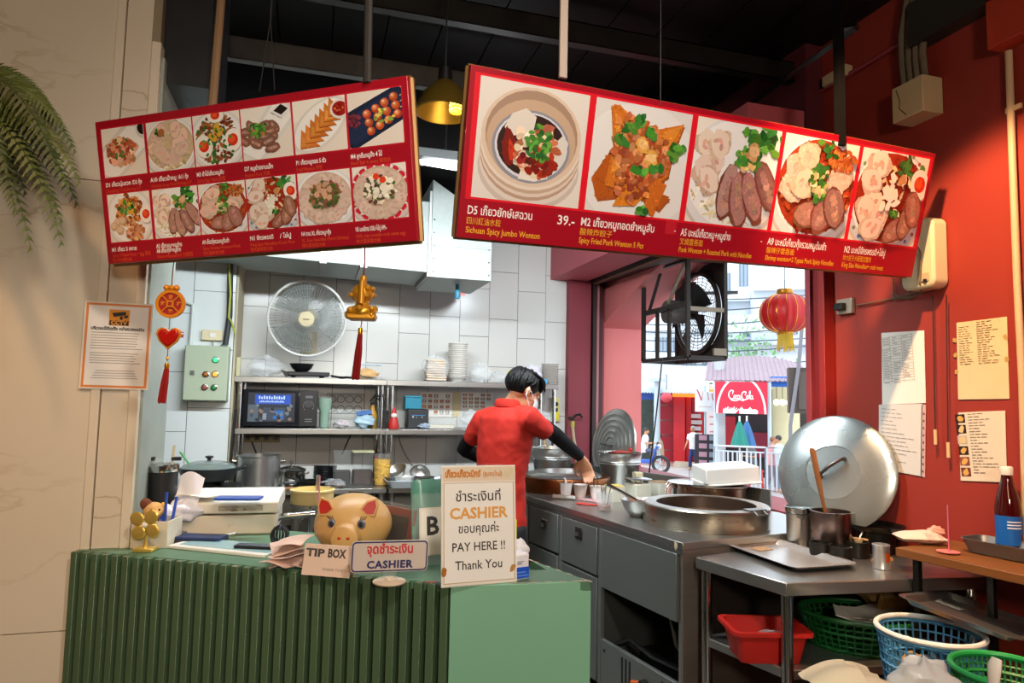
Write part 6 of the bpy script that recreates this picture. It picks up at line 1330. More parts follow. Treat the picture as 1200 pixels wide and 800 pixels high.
# --- wall fan
c = aty(360, 373, 5.14); t = thing('wall_fan', 'large round wall fan with wire guard and cream hub cap', 'fan', c); t.rotation_euler = (rad(10), 0, rad(-4))
FR = .272; g = G()
for r, y in ((.06, -.075), (.11, -.072), (.16, -.065), (.215, -.05)): g.tube([(r*cos(2*pi*i/40), y, r*sin(2*pi*i/40)) for i in range(40)], .0016, 4, closed=True)
for k in range(72):
    a_ = 2*pi*k/72; s_ = .12
    g.tube([(r*cos(a_+s_*(r/FR)), y, r*sin(a_+s_*(r/FR))) for r, y in ((.06, -.076), (.14, -.072), (.22, -.052), (FR, -.0))], .0014, 4)
GW = mat('guard_grey', 'a7aaa6', .4, .3); gd = g.build('guard', GW, t); g = G()
for k in range(60): a_ = 2*pi*k/60; g.tube([(FR*cos(a_), 0, FR*sin(a_)), (.2*cos(a_), .06, .2*sin(a_)), (.06*cos(a_), .075, .06*sin(a_))], .0014, 4)
g.build('rear_guard', GW, t)
G().tube([(FR*cos(2*pi*i/56), 0, FR*sin(2*pi*i/56)) for i in range(56)], .009, 8, closed=True).build('rim', mat('fan_rim', 'dfe0da', .4), t)
G().lathe([(.056, .0), (.056, .01), (.05, .016), (.0005, .019)], (0, -.07, 0), 32, RX(90)).build('hub_cap', CREAMP, t)
p = Print(); p.rect(-.022, -.004, .022, .004, '7a6f4c'); p.build('badge_print', t, T(0, -.0895, 0) @ RX(90))
for k in range(3):
    def bl(u, v, a0=2*pi*k/3): r = .05+.195*v; a_ = a0+(u-.5)*(1.15+.35*v); return Vector((r*cos(a_), .0+(u-.5)*.05, r*sin(a_)))
    G().grid(bl, 8, 8).build('blade', mat('fan_blade', '8b928e', .3, 0, .05, alpha=.4), t, solid=.002)
G().lathe([(.06, 0), (.07, .02), (.065, .10), (.03, .13)], (0, .0, 0), 24, RX(-90)).build('motor', CREAMP, t); G().tube([(0, .1, -.02), (.0, .14, -.12), (.0, .24, -.16), (0, .34, -.16)], .022, 10).build('arm', CREAMP, t); G().span((-.06, .29, -.30), (.06, .333, -.12)).build('wall_base', CREAMP, t, bevel=.006)
# --- galvanised duct with the square end box
t = thing('exhaust_duct', 'galvanised exhaust duct with a square end box over the worktops', 'duct', (0, 0, 0))
G().add([(-1.5, 4.6, 2.40), (.76, 4.6, 2.335), (.76, 4.6, 2.83), (-1.5, 4.6, 2.80), (-1.5, 5.2, 2.40), (.76, 5.2, 2.335), (.76, 5.2, 2.83), (-1.5, 5.2, 2.80)], [(0, 1, 2, 3), (5, 4, 7, 6), (4, 5, 1, 0), (3, 2, 6, 7), (4, 0, 3, 7), (1, 5, 6, 2)]).build('run', GALV, t, bevel=.003)
G().add([(.76, 4.57, 2.30), (1.19, 4.57, 2.30), (1.19, 4.57, 2.72), (.76, 4.57, 2.98), (.76, 5.22, 2.30), (1.19, 5.22, 2.30), (1.19, 5.22, 2.72), (.76, 5.22, 2.98)], [(0, 1, 2, 3), (5, 4, 7, 6), (4, 5, 1, 0), (3, 2, 6, 7), (4, 0, 3, 7), (1, 5, 6, 2)]).build('end_box', GALV, t, bevel=.003)
for x, z0 in ((.04, 2.37), (.30, 2.36), (.745, 2.33)): G().span((x, 4.58, z0), (x+.03, 4.60, 2.9)).build('flange', ALU, t); G().box((x+.015, 4.85, z0-.012), (.045, .56, .03)).build('strap', STEEL_D, t)
g = G()
for k in range(5): g.ball((.78, 4.568, 2.34+.09*k), .006, 6, 5); g.ball((1.17, 4.568, 2.34+.09*k), .006, 6, 5)
g.build('rivet', STEEL_D, t); G().span((.76, 4.565, 2.52), (1.19, 4.571, 2.526)).build('seam', STEEL_D, t)
t = thing('drain_valve', 'blue drain valve with a red lever under the duct end box', 'valve', aty(536, 340, 4.8)+Vector((0, 0, 0))); BV = mat('pvc_blue', '2f7f9c', .4); G().rod((0, 0, .15), (0, 0, -.055), .014, 10).build('pipe', BV, t); G().lathe([(.019, -.06), (.021, -.04), (.021, -.015), (.017, 0)], n=14).build('valve_body', BV, t); G().box((.03, 0, -.025), (.05, .014, .014)).build('lever', RED_P, t)
# ================================================================ NOODLE STOVE
so = atz(800, 636, .9); st_a = rad(9.2)
SV = thing('noodle_stove', 'long stainless noodle stove with drawer fronts and a gas bay', 'stove', (so.x, so.y, 0), st_a)
sw = Vector((cos(st_a), sin(st_a), 0)); su = Vector((-sin(st_a), cos(st_a), 0))
def sl(px, py, z): d = atz(px, py, z)-so; return (d.dot(sw), d.dot(su))
def sg(x, y, z=.9): return Vector((so.x, so.y, 0))+sw*x+su*y+Vector((0, 0, z))
LN, DP = 2.55, .93
G().prism([(0, 0), (.93, 0), (1.04, .45), (.99, 1.0), (.86, 1.4), (.62, LN), (0, LN)], .868, .90).build('worktop', STEEL, SV, bevel=.003)
G().span((.0, 0, .848), (.012, LN, .868)).build('front_lip', STEEL_D, SV)
DK = mat('stove_panel', '787d79', .42, .55, .08, 4, aniso=(1, 1, 8)); DK2 = mat('stove_panel_dark', '5d615e', .42, .55, .10, 4)
G().span((.02, .63, .08), (.60, LN, .86)).build('carcass', DK2, SV)
G().span((.012, .005, .02), (.03, .04, .848)).build('corner_post', STEEL, SV)
G().span((.0, -.002, .02), (.9, .012, .868)).build('near_side', mat('stove_side', '9a8f86', .34, .7, .15, 4, aniso=(1, 1, 9)), SV)
G().span((.88, .02, .02), (.90, .63, .86)).build('rear_side', DK2, SV); G().span((.02, .015, .06), (.88, .63, .09)).build('bay_floor', DK2, SV)
def door(y0, y1, z0, z1, name, latch=None):
    d = G().span((-.006, y0, z0), (.019, y1, z1)).build(name, DK, SV, bevel=.003)
    if latch:
        ly, lz = latch; G().span((-.012, ly-.035, lz-.03), (-.006, ly+.035, lz+.03)).build('latch_plate', STEEL_P, d, bevel=.002); G().span((-.0145, ly-.026, lz-.021), (-.012, ly+.026, lz+.021)).build('latch_recess', INK, d); G().box((-.018, ly+.008, lz-.006), (.008, .016, .02)).build('knob', STEEL, d)
door(1.055, 1.40, .635, .845, 'drawer', (1.205, .77)); door(.655, 1.010, .610, .845, 'drawer', (.82, .79)); door(.65, 1.01, .10, .598, 'cupboard_door'); door(1.055, 1.40, .10, .62, 'cupboard_door'); door(.035, .612, .565, .848, 'upper_panel')
for y in (1.455, 1.03, .628): G().span((-.004, y-.013, .05), (.02, y+.013, .848)).build('stile', DK, SV, bevel=.002)
door(1.48, 1.9, .10, .845, 'cupboard_door'); door(1.93, 2.5, .10, .845, 'cupboard_door')
vp = G().span((-.004, .04, .085), (.02, .612, .315)).build('vent_panel', DK, SV, bevel=.003)
for y in (.42, .39, .36): G().span((-.006, y, .17), (-.004, y+.012, .29)).build('vent_slot', INK, vp)
for y in (.12, .09, .06): G().span((-.006, y, .17), (-.004, y+.012, .29)).build('vent_slot', INK, vp)
G().cyl((-.004, .24, .235), .022, .03, 16, rot=RY(-90)).build('gas_knob', BLACKP, vp); G().rod((-.02, .26, .235), (-.035, .31, .225), .010, 8).build('gas_tap', mat('tap_orange', 'c85a2a', .5), vp); G().cyl((-.005, .575, .27), .008, .003, 10, rot=RY(-90)).build('bolt', INK, vp)
G().span((.22, .06, .09), (.5, .58, .26)).build('burner_tray', BLACKM, SV, bevel=.006); G().cyl((.36, .30, .26), .12, .12, 24).build('burner', mat('burner_iron', '2a2523', .6, .5, .3, 12), SV)
G().tube([(.05, .58, .28), (.06, .45, .35), (.09, .32, .31), (.16, .2, .28), (.2, .05, .30)], .012, 8).build('gas_hose', BLACKP, SV); G().tube([(.14, .25, .50), (.13, .2, .40), (.15, .12, .34)], .009, 8).build('gas_pipe', STEEL_D, SV); G().cyl((.3, .2, .42), .06, .14, 16).build('valve_block', mat('valve_grey', '6a6560', .5, .5, .3, 14), SV)
p = Print(); rg = random.Random(2); p.blob(.012, .01, .010, .02, 'c9bb9a', rg, 0); p.build('worn_print', SV, Matrix(((0, 0, -1, -.0012), (-1, 0, 0, .055), (0, 1, 0, .872), (0, 0, 0, 1))))
# splash panels at the rear
G().add([(1.03, .50, .9), (.985, 1.0, .9), (.985, 1.0, 1.015), (1.03, .50, 1.015)], [(0, 1, 2, 3)]).build('splash_panel', STEEL_D, SV, solid=.012); G().add([(.985, 1.0, .9), (.64, 2.4, .9), (.64, 2.4, 1.015), (.985, 1.0, 1.015)], [(0, 1, 2, 3)]).build('splash_panel', STEEL_D, SV, solid=.012)
# --- near boiling pot ring
cx_, cy_ = .42, .335
t = thing('noodle_boiler', 'large sunken noodle boiler with a burnt stainless collar at the near end', 'cooker', sg(cx_, cy_), st_a)
CO = mat('burnt_collar', 'a89c8c', .28, 1, .2, 3, aniso=(1, 1, 6), dirt=('2a1c12', 5, .70))
G().lathe([(.300, 0), (.302, .004), (.302, .092), (.296, .098), (.245, .100), (.238, .096)], n=56, caps=False).build('collar', CO, t); G().lathe([(.238, .096), (.232, .02), (.20, .006), (.0005, .004)], n=48, caps=False).build('basin', mat('boiler_inside', '4a3a30', .35, .6, .25, 6), t)
G().lathe([(.23, .04), (.0005, .04)], n=40, caps=False).build('broth', mat('broth_surface', '5a4232', .12, 0, .2, 5), t)
G().box((.06, -.262, .10), (.10, .05, .010)).build('hinge', STEEL_D, t, bevel=.002); G().tube([(.03, -.285, .10), (.03, -.312, .085), (.09, -.312, .085), (.09, -.285, .10)], .004, 6).build('catch', STEEL_D, t)
# --- second boiler with foam box on top
c = sg(*sl(868, 600, .9)); cx_, cy_ = sl(866, 596, .9)
t = thing('rear_boiler', 'brown tinted steel boiler drum behind the large noodle boiler', 'cooker', sg(.82, .735), st_a)
G().lathe([(.185, 0), (.19, .004), (.19, .115), (.196, .12), (.196, .127), (.175, .128)], n=44, caps=False).build('drum', mat('bronze_steel', '7d6450', .28, 1, .2, 4), t); G().lathe([(.175, .128), (.17, .02), (.0005, .02)], n=40, caps=False).build('inside', mat('boiler_inside', '4a3a30'), t)
t = thing('drum_cover', 'flat steel lid with a thin pin lying on the rear boiler drum', 'lid', sg(.77, .80, 1.0285)); G().lathe([(.16, 0), (.165, .003), (.15, .006), (.0005, .010)], n=36).build('disc', STEEL_P, t); G().rod((-.05, 0, .008), (-.05, 0, .075), .002, 6).build('pin', STEEL, t)
t = thing('foam_box', 'white foam box lid tilted on top of the rear boiler drum', 'box', sg(.90, .71, 1.05), st_a-.25); FO = mat('foam_white', 'ece9e2'); bx = G(); bx.span((-.155, -.11, 0), (.155, .11, .085)); o = bx.build('lid', FO, t, bevel=.006); G().span((-.165, -.12, -.012), (.165, .12, .0)).build('rim', FO, t, bevel=.004); t.rotation_euler = (rad(3), rad(-4), st_a-.35)
# --- left soup boiler
t = thing('soup_boiler', 'wide soup boiler with a scorched copper brown collar in front of the cook', 'cooker', sg(.36, 1.62), st_a)
G().lathe([(.30, 0), (.302, .004), (.302, .088), (.297, .094), (.25, .095)], n=48, caps=False).build('collar', mat('copper_collar', '7d4a2a', .35, 1, .35, 4, dirt=('2d1a12', 6, .6)), t); G().lathe([(.25, .095), (.24, .105), (.20, .118), (.16, .120), (.15, .08), (.0005, .06)], n=40, caps=False).build('pan', STEEL, t)
def pail(lab, loc, r, h, red=False):
    t = thing('steel_pail', lab, 'bucket', loc); G().lathe([(r*.74, 0), (r*.76, .004), (r*.92, h*.66), (r*.95, h*.68), (r*.93, h*.70), (r*.97, h*.74), (r*.95, h*.77), (r, h*.97), (r*1.04, h), (r*.98, h), (r*.74, .02), (.0005, .02)], n=44, caps=False).build('body', STEEL, t)
    h_ = G().tube([(-r*1.0, 0, h*.93), (-r*.7, -.02, h*1.02), (-.3*r, -.03, h*1.06)], .005, 8).build('handle', STEEL_D, t)
    return t
t = pail('tapered steel pail with ladle at the back left by the cook hand', sg(.47, 1.98), .15, .245); l = thing('ladle', 'thin wooden ladle handle leaning out of the left steel pail', 'ladle', sg(.47, 1.98, .93)); G().rod((.02, .0, .0), (-.06, .05, .30), .007, 8).build('handle', mat('ladle_wood', 'c29a5c', .6), l); G().ball((.025, 0, 0), (.03, .03, .018), 12, 8).build('scoop', STEEL, l)
t = pail('tapered steel pail holding a red rimmed lid in front of the upright lid', sg(.80, 1.62), .15, .235)
G().lathe([(.08, .228), (.09, .238), (.0005, .25)], n=24).build('red_cover', mat('cover_red', 'b8463c', .5, 0, .3, 12), t); G().ball((.10, .03, .25), .018, 10, 8).build('red_knob', RED_P, t)
t = thing('dark_pot', 'round dark steel pot peeking out between the cook and the left pail', 'pot', sg(.22, 2.15)); G().lathe([(.09, 0), (.13, .05), (.135, .10), (.125, .12), (.13, .125)], n=32).build('body', STEEL_D, t); G().lathe([(.125, .126), (.10, .15), (.0005, .165)], n=28).build('lid', STEEL, t)
# --- upright lid behind the right pail
p0 = sg(.88, 1.86, .9); t = thing('pot_lid', 'big ringed steel lid standing upright behind the right pail', 'lid', p0); t.rotation_euler = (rad(82), rad(0), rad(-80))
pr = [(.262, .0), (.268, .006), (.262, .012), (.252, .016)]
for k in range(5): r = .225-.042*k; pr += [(r+.012, .020+.004*k), (r, .028+.004*k), (r-.012, .022+.004*k)]
pr += [(.02, .045), (.0005, .046)]
G().lathe(pr, (0, .265, 0), 56).build('disc', STEEL, t); G().tube([(-.05, .265, .045), (-.045, .265, .085), (.045, .265, .085), (.05, .265, .045)], .008, 8).build('handle', STEEL_D, t)
# --- cups on a pink tray, glass of ladles, bowls
cpx = [(663, 579, 0), (680, 582, 1), (699, 584, 2), (709, 577, 3)]
t = thing('cup_tray', 'pink strip tray carrying the row of paper cups', 'tray', sg(*sl(681, 585, .9)), st_a+rad(90)-1.9)
a, b = atz(664, 580, .9), atz(712, 587, .9); t.rotation_euler = (0, 0, ang(a, b)); G().prism(rrect(.36, .085, .01), 0, .010).build('base', mat('tray_pink', 'c9a0a0', .5), t, bevel=.002)
for i, (px, py, k) in enumerate(cpx[:3]):
    c = atz(px, py, .911); t = thing('sauce_cup', ('white cup of red chilli sauce leftmost on the pink tray', 'white cup of chilli flakes in the middle of the pink tray', 'white cup with a wire clip at the right of the pink tray')[i], 'cup', c); r = .042
    G().lathe([(r*.72, 0), (r*.74, .002), (r, .072), (r*1.07, .074), (r*.96, .073), (r*.72, .004), (.0005, .004)], n=24, caps=False).build('cup', CERAMIC, t); G().lathe([(r*.92, .064), (.0005, .068)], n=20, caps=False).build('sauce', mat('chilli_%d' % i, ('9c3a2c', 'a8553a', 'b58a5c')[i], .5, 0, .3, 60), t)
    if i == 0: G().tube([(-.0, 0, .066), (-.005, 0, .09), (-.012, 0, .098)], .007, 8).build('spoon', WHITEP, t)
    if i == 2: G().tube([(-.015, 0, .06), (-.018, 0, .12), (-.008, 0, .135), (.006, 0, .12), (.004, 0, .06)], .0035, 6).build('clip', STEEL_P, t)
c = atz(708, 598, .9); t = thing('glass_jar', 'clear glass with metal spoons and red residue on the stove edge', 'jar', c); G().lathe([(.036, 0), (.038, .003), (.042, .095), (.043, .096), (.040, .095), (.036, .006), (.0005, .006)], n=28, caps=False).build('wall', GLASS, t); G().lathe([(.033, .007), (.035, .03), (.0005, .03)], n=20).build('residue', mat('residue', 'a85a44', .5, 0, .5, 60, alpha=.7), t)
for k, (dx, dy, lab) in enumerate(((-.012, 0, 'steel spoon leaning left in the glass'), (.010, .006, 'steel spoon upright in the glass'), (.024, -.004, 'steel spoon leaning right in the glass'))):
    s_ = thing('spoon', lab, 'spoon', c+Vector((dx*.4, dy, .008))); G().rod((0, 0, 0), (dx*1.1, dy, .125), .003, 6).build('handle', STEEL_P, s_); G().ball((0, 0, .008), (.010, .006, .012), 10, 6).build('bowl', STEEL_P, s_)
c = atz(752, 606, .9)+Vector((0, .03, 0)); mb_ = bowl('mixing_bowl', 'deep steel mixing bowl next to the large noodle boiler', c, .094, .085, STEEL); G().lathe([(.078, .066), (.0005, .07)], n=28, caps=False).build('sauce_fill', mat('sauce_orange', 'a8653c', .4, 0, .2, 14), mb_)
l = thing('ladle', 'steel ladle with handle slanting up left out of the mixing bowl', 'ladle', c+Vector((0, 0, .075))); G().rod((0, 0, .0), (-.125, .12, .075), .007, 8, r2=.010).build('handle', STEEL_P, l); G().ball((.01, -.01, -.002), (.03, .03, .012), 12, 8).build('scoop', STEEL_P, l)
TW = mat('tub_white', 'd9d6c4', .4, alpha=.9)
for i, (px, py, lab, w, h) in enumerate(((724, 588, 'left cream square tub behind the glass of spoons', .10, .085), (752, 584, 'middle cream square tub under the small steel dish', .12, .08), (779, 580, 'right tan square tub beside the rear boiler', .12, .075))):
    c = atz(px, py, .9)+Vector((.0, .05, 0)); t = thing('ingredient_tub', lab, 'tub', c, st_a); G().prism(rrect(w, w, .012), 0, h).build('tub', TW, t); G().prism(rrect(w-.01, w-.01, .01), h+.0005, h+.006).build('contents', mat('tub_food%d' % i, ('c9b25c', 'd9cdb5', '9c7a58')[i], .6, 0, .25, 30), t)
c = atz(751, 568, .9+.10); t = thing('steel_dish', 'small shallow steel dish held above the middle cream tub', 'dish', Vector((atz(752, 584, .9).x, atz(752, 584, .9).y+.05, .9+.088))); G().prism(rrect(.15, .11, .02), 0.02, .028).build('dish', STEEL_P, t, bevel=.003); G().rod((0, -.02, .02), (.015, -.04, .0), .006, 6).build('foot', STEEL, t); G().rod((0, .03, .02), (.0, .03, .0), .006, 6).build('foot', STEEL, t)
t = thing('label_tube', 'thick white paste tube lying on the stove edge', 'tube', atz(647, 585, .9)+Vector((0, 0, .0))); a, b = atz(648, 584, .9), atz(674, 586, .9); d = b-a; t.location = a; G().rod((0, 0, .013), (d*.55)+Vector((0, 0, .013)), .013, 10).build('tube', WHITEP, t); G().rod(d*.56+Vector((0, 0, .013)), d+Vector((0, 0, .012)), .011, 10).build('cap', mat('cap_pale', 'c9c6c0', .4), t)
a, b = atz(676, 591, .9), atz(701, 593, .9); t = thing('red_tongs', 'red plastic tongs lying before the glass of spoons', 'tongs', a); d = b-a; G().rod((0, 0, .006), d+Vector((0, 0, .006)), .006, 8).build('arm', RED_P, t); G().rod((0.004, .014, .006), d+Vector((0, .0, .006)), .005, 8).build('arm', RED_P, t)
c = atz(795, 589, .9)+Vector((0, .03, 0))
for k in range(4):
    o = G().lathe([(.028, 0), (.046+.003*k, .003), (.05+.003*k, .008), (.046+.003*k, .010), (.028, .006)], (0, 0, 0), 28, closed=True).build('ring_lid', (mat('ring_pink', 'c99c90', .4), STEEL_P)[k % 2], None, loc=c+Vector((.006*k, .012+.016*k, .052+.002*k))); o.rotation_euler = (rad(72), 0, rad(-8)); tag(o, ('nearest', 'second', 'third', 'farthest')[k]+' small round ring lid in the standing row beside the large boiler', 'lid', 'row of ring lids')
t = thing('stove_block', 'small cream block at the end of the rear splash panel', 'block', sg(.80, 1.42)); G().span((-.02, -.03, 0), (.03, .03, .12)).build('block', CREAMP, t, bevel=.003)
o = G().tube(bez(Vector((2.40, 4.55, .9)), Vector((2.45, 4.5, 1.45)), aty(776, 420, 4.4), 12), .006, 6).build('power_cable', BLACKP); tag(o, 'black cord rising from the stove to the industrial fan', 'cord')
# ================================================================ PREP TABLE, BASKETS, RED WALL
TZ = .85
PT = thing('prep_table', 'small stainless prep table with a lower shelf beside the noodle stove', 'table', (1.60, 2.07, 0))
o2 = Vector((1.60, 2.07))
def pt(px, py): d = atz(px, py, TZ); return (d.x-o2.x, d.y-o2.y)
top = [pt(921, 683), (.93, -.02), (.93, .68), (.70, .665), pt(815, 652)]
G().prism(top, TZ-.048, TZ).build('table_top', STEEL, PT, bevel=.004)
q0, q1 = Vector(top[0]), Vector(top[4])
G().prism([(q0.x+.02, q0.y+.02), (.91, .0), (.91, .62), (q1.x+.02, q1.y-.02)], .50, .535).build('lower_shelf', STEEL, PT, bevel=.004)
for (x, y) in ((q0.x+.03, q0.y+.035), (.89, .02), (q1.x+.035, q1.y-.03), (.86, .6)): G().rod((x, y, 0), (x, y, TZ-.04), .022, 14).build('leg', STEEL_P, PT)
G().span((q1.x+.06, .54, .5), (.9, .56, TZ-.05)).build('rear_panel', mat('dark_steel_back', '3a312d', .5, .6, .2, 5), PT)
def tz(px, py, z=TZ): return atz(px, py, z)
# sheet tray
a, b, c_, d_ = tz(841, 641), tz(928, 673), tz(1016, 665), tz(908, 638)
def traymesh(w, d, h, r=.02, fl=.022):
    g = G(); A_, B_, C_ = rrect(w+2*fl, d+2*fl, r+fl), rrect(w+.006, d+.006, r), rrect(w-.03, d-.03, r*.8); n = len(A_)
    vs = [(x, y, h) for x, y in A_]+[(x, y, h) for x, y in B_]+[(x, y, .003) for x, y in C_]
    g.add(vs, [(i, (i+1) % n, n+(i+1) % n, n+i) for i in range(n)]+[(n+i, n+(i+1) % n, 2*n+(i+1) % n, 2*n+i) for i in range(n)]+[tuple(range(2*n, 3*n))]); return g
ctr = (a+b+c_+d_)/4; t = thing('sheet_tray', 'large flat aluminium sheet tray lying on the stainless prep table', 'tray', Vector((ctr.x, ctr.y, TZ+.003)), ang(a, b)); L_, Wd = (b-a).length, (d_-a).length
traymesh((b-a).length*.93, ((d_-a).length+(c_-b).length)/2*.80, .02).build('pan', ALU, t, 12, solid=.0025)
t2 = thing('stainless_offcut', 'small square of tape stuck on the far corner of the sheet tray', 'label', t.location+Vector((-.02, .13, .006)), .2); G().span((-.04, -.03, 0), (.04, .03, .001)).build('sticker', mat('tape_brown', '9a7d5c', .5), t2)
# jugs
def jug(lab, loc, r, h, rz=0):
    t = thing('steel_jug', lab, 'jug', loc, rz); G().lathe([(r*.96, 0), (r, .004), (r, h*.9), (r*1.05, h*.93), (r*1.05, h), (r*.98, h), (r*.95, .02), (.0005, .015)], n=32, caps=False).build('body', STEEL, t); G().prism([(-.02, 0), (.02, 0), (.0, -.035)], h*.90, h, T(0, -r, 0)).build('spout', STEEL, t, bevel=.002)
    G().tube([(r, 0, h*.85), (r+.035, 0, h*.84), (r+.04, 0, h*.45), (r+.03, 0, h*.18), (r, 0, h*.16)], .008, 8, flat=.6).build('handle', STEEL_P, t); return t
j0 = tz(936, 640); 
t = jug('front steel milk jug with stacked handles on the prep table', j0, .052, .150, -.5)
for k in (1, 2): G().tube([(.052+.012*k, .004*k, .13), (.09+.012*k, .004*k, .127), (.094+.012*k, .004*k, .06), (.06+.012*k, .004*k, .02)], .006, 8, flat=.6).build('handle', STEEL_P, t)
G().lathe([(.052, .150), (.056, .155), (.058, .178), (.052, .18)], n=32).build('nested_rim', STEEL_P, t); G().prism([(-.03, 0), (.03, 0), (.0, -.05)], .156, .178, T(0, -.045, 0) @ RZ(0)).build('nested_spout', STEEL, t)
# dark pot with wooden spatula, ladle, oily pans
c = tz(995, 650); t = thing('sauce_pot', 'tall tinted steel pot holding the wooden spatula', 'pot', c+Vector((-.04, .06, 0))); PS = mat('tinted_steel', '8b7a76', .28, 1, .15, 4); r = .083
G().lathe([(r-.004, 0), (r, .005), (r, .175), (r+.004, .178), (r-.004, .179), (r-.008, .02), (.0005, .018)], n=36, caps=False).build('body', PS, t); G().prism([(-.035, 0), (.035, 0), (.0, -.055)], .12, .168, T(r*.95, 0, 0) @ RZ(90)).build('spout', STEEL, t)
pc = c+Vector((-.04, .06, 0)); w_ = thing('wooden_spatula', 'long wooden spatula standing in the tinted steel pot', 'spatula', pc+Vector((.0, 0, .04)))
e0 = aty(952, 527, pc.y+.02)-(pc+Vector((0, 0, .04))); G().tube([(.01, 0, 0), e0*.45, e0*.7, e0*.99, e0*1.02], [.010, .011, .017, .018, .012], 10, flat=.45).build('blade', mat('spatula_wood', '8f5a30', .55, 0, .2, 6, aniso=(6, 6, 1)), w_); 
c = tz(972, 645)+Vector((-.02, -.02, .0)); o = bowl('ladle_bowl', 'round steel ladle bowl resting over the black cups before the tinted pot', c+Vector((0, 0, .062)), .075, .038, PS, RX(-8)); G().tube([(.07, .01, .035), (.12, .03, .05), (.155, .06, .09), (.16, .07, .12)], .007, 8, flat=.5).build('handle', STEEL, o); G().tube([(.05, -.05, .03), (.10, -.06, -.01), (.14, -.05, .04)], .004, 6).build('hook', STEEL, o)
for k, (px, py, rr, hh, lab) in enumerate(((962, 652, .045, .06, 'left black cup under the ladle bowl'), (985, 657, .045, .06, 'right black cup under the ladle bowl'), (1004, 652, .05, .065, 'black cup between the ladle bowl and the silver tin'))):
    o = G().lathe([(rr*.9, 0), (rr, .004), (rr, hh), (rr-.006, hh+.002), (rr-.008, .01), (.0005, .008)], n=24, caps=False).build('black_cup', BLACKM, None, loc=tz(px, py)); tag(o, lab, 'cup')
c = tz(1034, 648); t = thing('frying_pan', 'black frying pan lying on a pot at the rear of the prep table', 'pan', c+Vector((.0, .03, 0))); G().lathe([(.075, 0), (.08, .09), (.0005, .09)], n=28).build('stand', BLACKM, t); G().lathe([(.09, .095), (.112, .115), (.115, .12), (.108, .118), (.088, .10), (.0005, .10)], n=32, caps=False).build('pan', BLACKM, t, solid=.003); G().tube([(-.03, -.105, .11), (.06, -.15, .105), (.10, -.17, .10)], .012, 8).build('handle', BLACKP, t)
c = tz(1033, 666); t = thing('tin_can', 'silver tin can with an orange label on the prep table', 'can', c); G().lathe([(.031, 0), (.033, .002), (.033, .004), (.031, .008), (.031, .086), (.033, .09), (.033, .094), (.030, .096), (.029, .02)], n=28).build('can', ALU, t); g = G()
g.grid(lambda u, v: Vector((.0314*sin(-.3+u*1.1), -.0314*cos(-.3+u*1.1), .03+.036*v)), 8, 1); l = g.build('label', mat('can_label', 'c4501f', .4, 0, .3, 30), t)
for k in range(3): o = G().lathe([(.026, 0), (.034, .016), (.035, .02), (.0005, .02)], n=22).build('paper_cup_lid', mat('lid_tan', 'c9b28a', .6), None, loc=tz(1012, 650)+Vector((.0, .02, .022*k))); tag(o, ORD(k, 3)+' tan paper lid in the short stack behind the silver tin', 'lid', 'stack of tan lids')
# --- giant pot lid leaning against the red wall
lc = atd(977, 553, 3.2); nd = Vector((-.86, -.47, .2)).normalized()
t = thing('giant_pot_lid', 'giant round steel pot lid leaning against the red wall and door post', 'lid', lc); z_ = nd; x_ = Vector((0, 0, 1)).cross(z_).normalized(); y_ = z_.cross(x_)
t.matrix_world = Matrix(((x_.x, y_.x, z_.x, lc.x), (x_.y, y_.y, z_.y, lc.y), (x_.z, y_.z, z_.z, lc.z), (0, 0, 0, 1)))
R_ = .27; LIDM = mat('lid_steel', 'bcc4c3', .27, .8, .10, 3, aniso=(1, 1, 1))
G().lathe([(R_*.985, -.026), (R_, -.022), (R_*1.0, -.012), (R_*.97, -.006), (R_*.84, .006), (R_*.66, .013), (R_*.47, .017), (R_*.455, .018), (R_*.45, .013), (R_*.43, .013), (R_*.2, .015), (.0005, .016)], n=72, caps=False).build('dome', LIDM, t)
G().tube([(-.05, -.03, .012), (-.042, -.018, .05), (.0, .02, .06), (.042, .055, .05), (.05, .065, .014)], .0085, 10).build('handle', mat('handle_tinted', '7a6f6c', .3, 1), t)
# --- wooden side shelf on black legs
wz = .965
a, b = atz(1049, 641, wz), atz(1215, 677, wz); ws = thing('wooden_shelf', 'narrow brown wooden bench shelf on black legs along the red wall', 'shelf', Vector((a.x, a.y, 0)), ang(a, b)); Lw = (b-a).length
G().span((0, .0, wz-.032), (Lw+.3, .36, wz)).build('board', mat('shelf_wood', '74481f', .5, 0, .25, 3, aniso=(1, 9, 9), bump=.08, bs=20), ws, bevel=.003)
for x, y in ((.04, .04), (.21, .2), (.6, .04), (.6, .3)): G().span((x, y, .55 if x < .5 else 0), (x+.022, y+.022, wz-.03)).build('leg', BLACKM, ws)
c = atz(1094, 641, wz); t = thing('seasoning_bag', 'pink and white bag of powder lying on the wooden bench shelf', 'bag', c+Vector((0.01, .07, .024)), -.4); g = G()
def pil(w, d, h, seed):
    rg = random.Random(seed); a1, a2 = rg.uniform(0, 6), rg.uniform(0, 6)
    def f(s): return lambda u, v: Vector(((u-.5)*w, (v-.5)*d, s*h*(max(0, sin(pi*u))**.45)*(max(0, sin(pi*v))**.45)*(1+.10*sin(9*u+a1)+.10*sin(8*v+a2))))
    return G().grid(f(1), 16, 12).grid(f(-1), 16, 12)
pil(.17, .11, .024, 3).build('bag', mat('bag_pink_white', 'dcc7b6', .4, 0, .05, 8, dirt=('b8405a', 11, .56)), t); crumple(.03, .02, .02, 5).build('twist', mat('bag_twist', 'd99a8a', .4), t, loc=(.07, .02, .02))
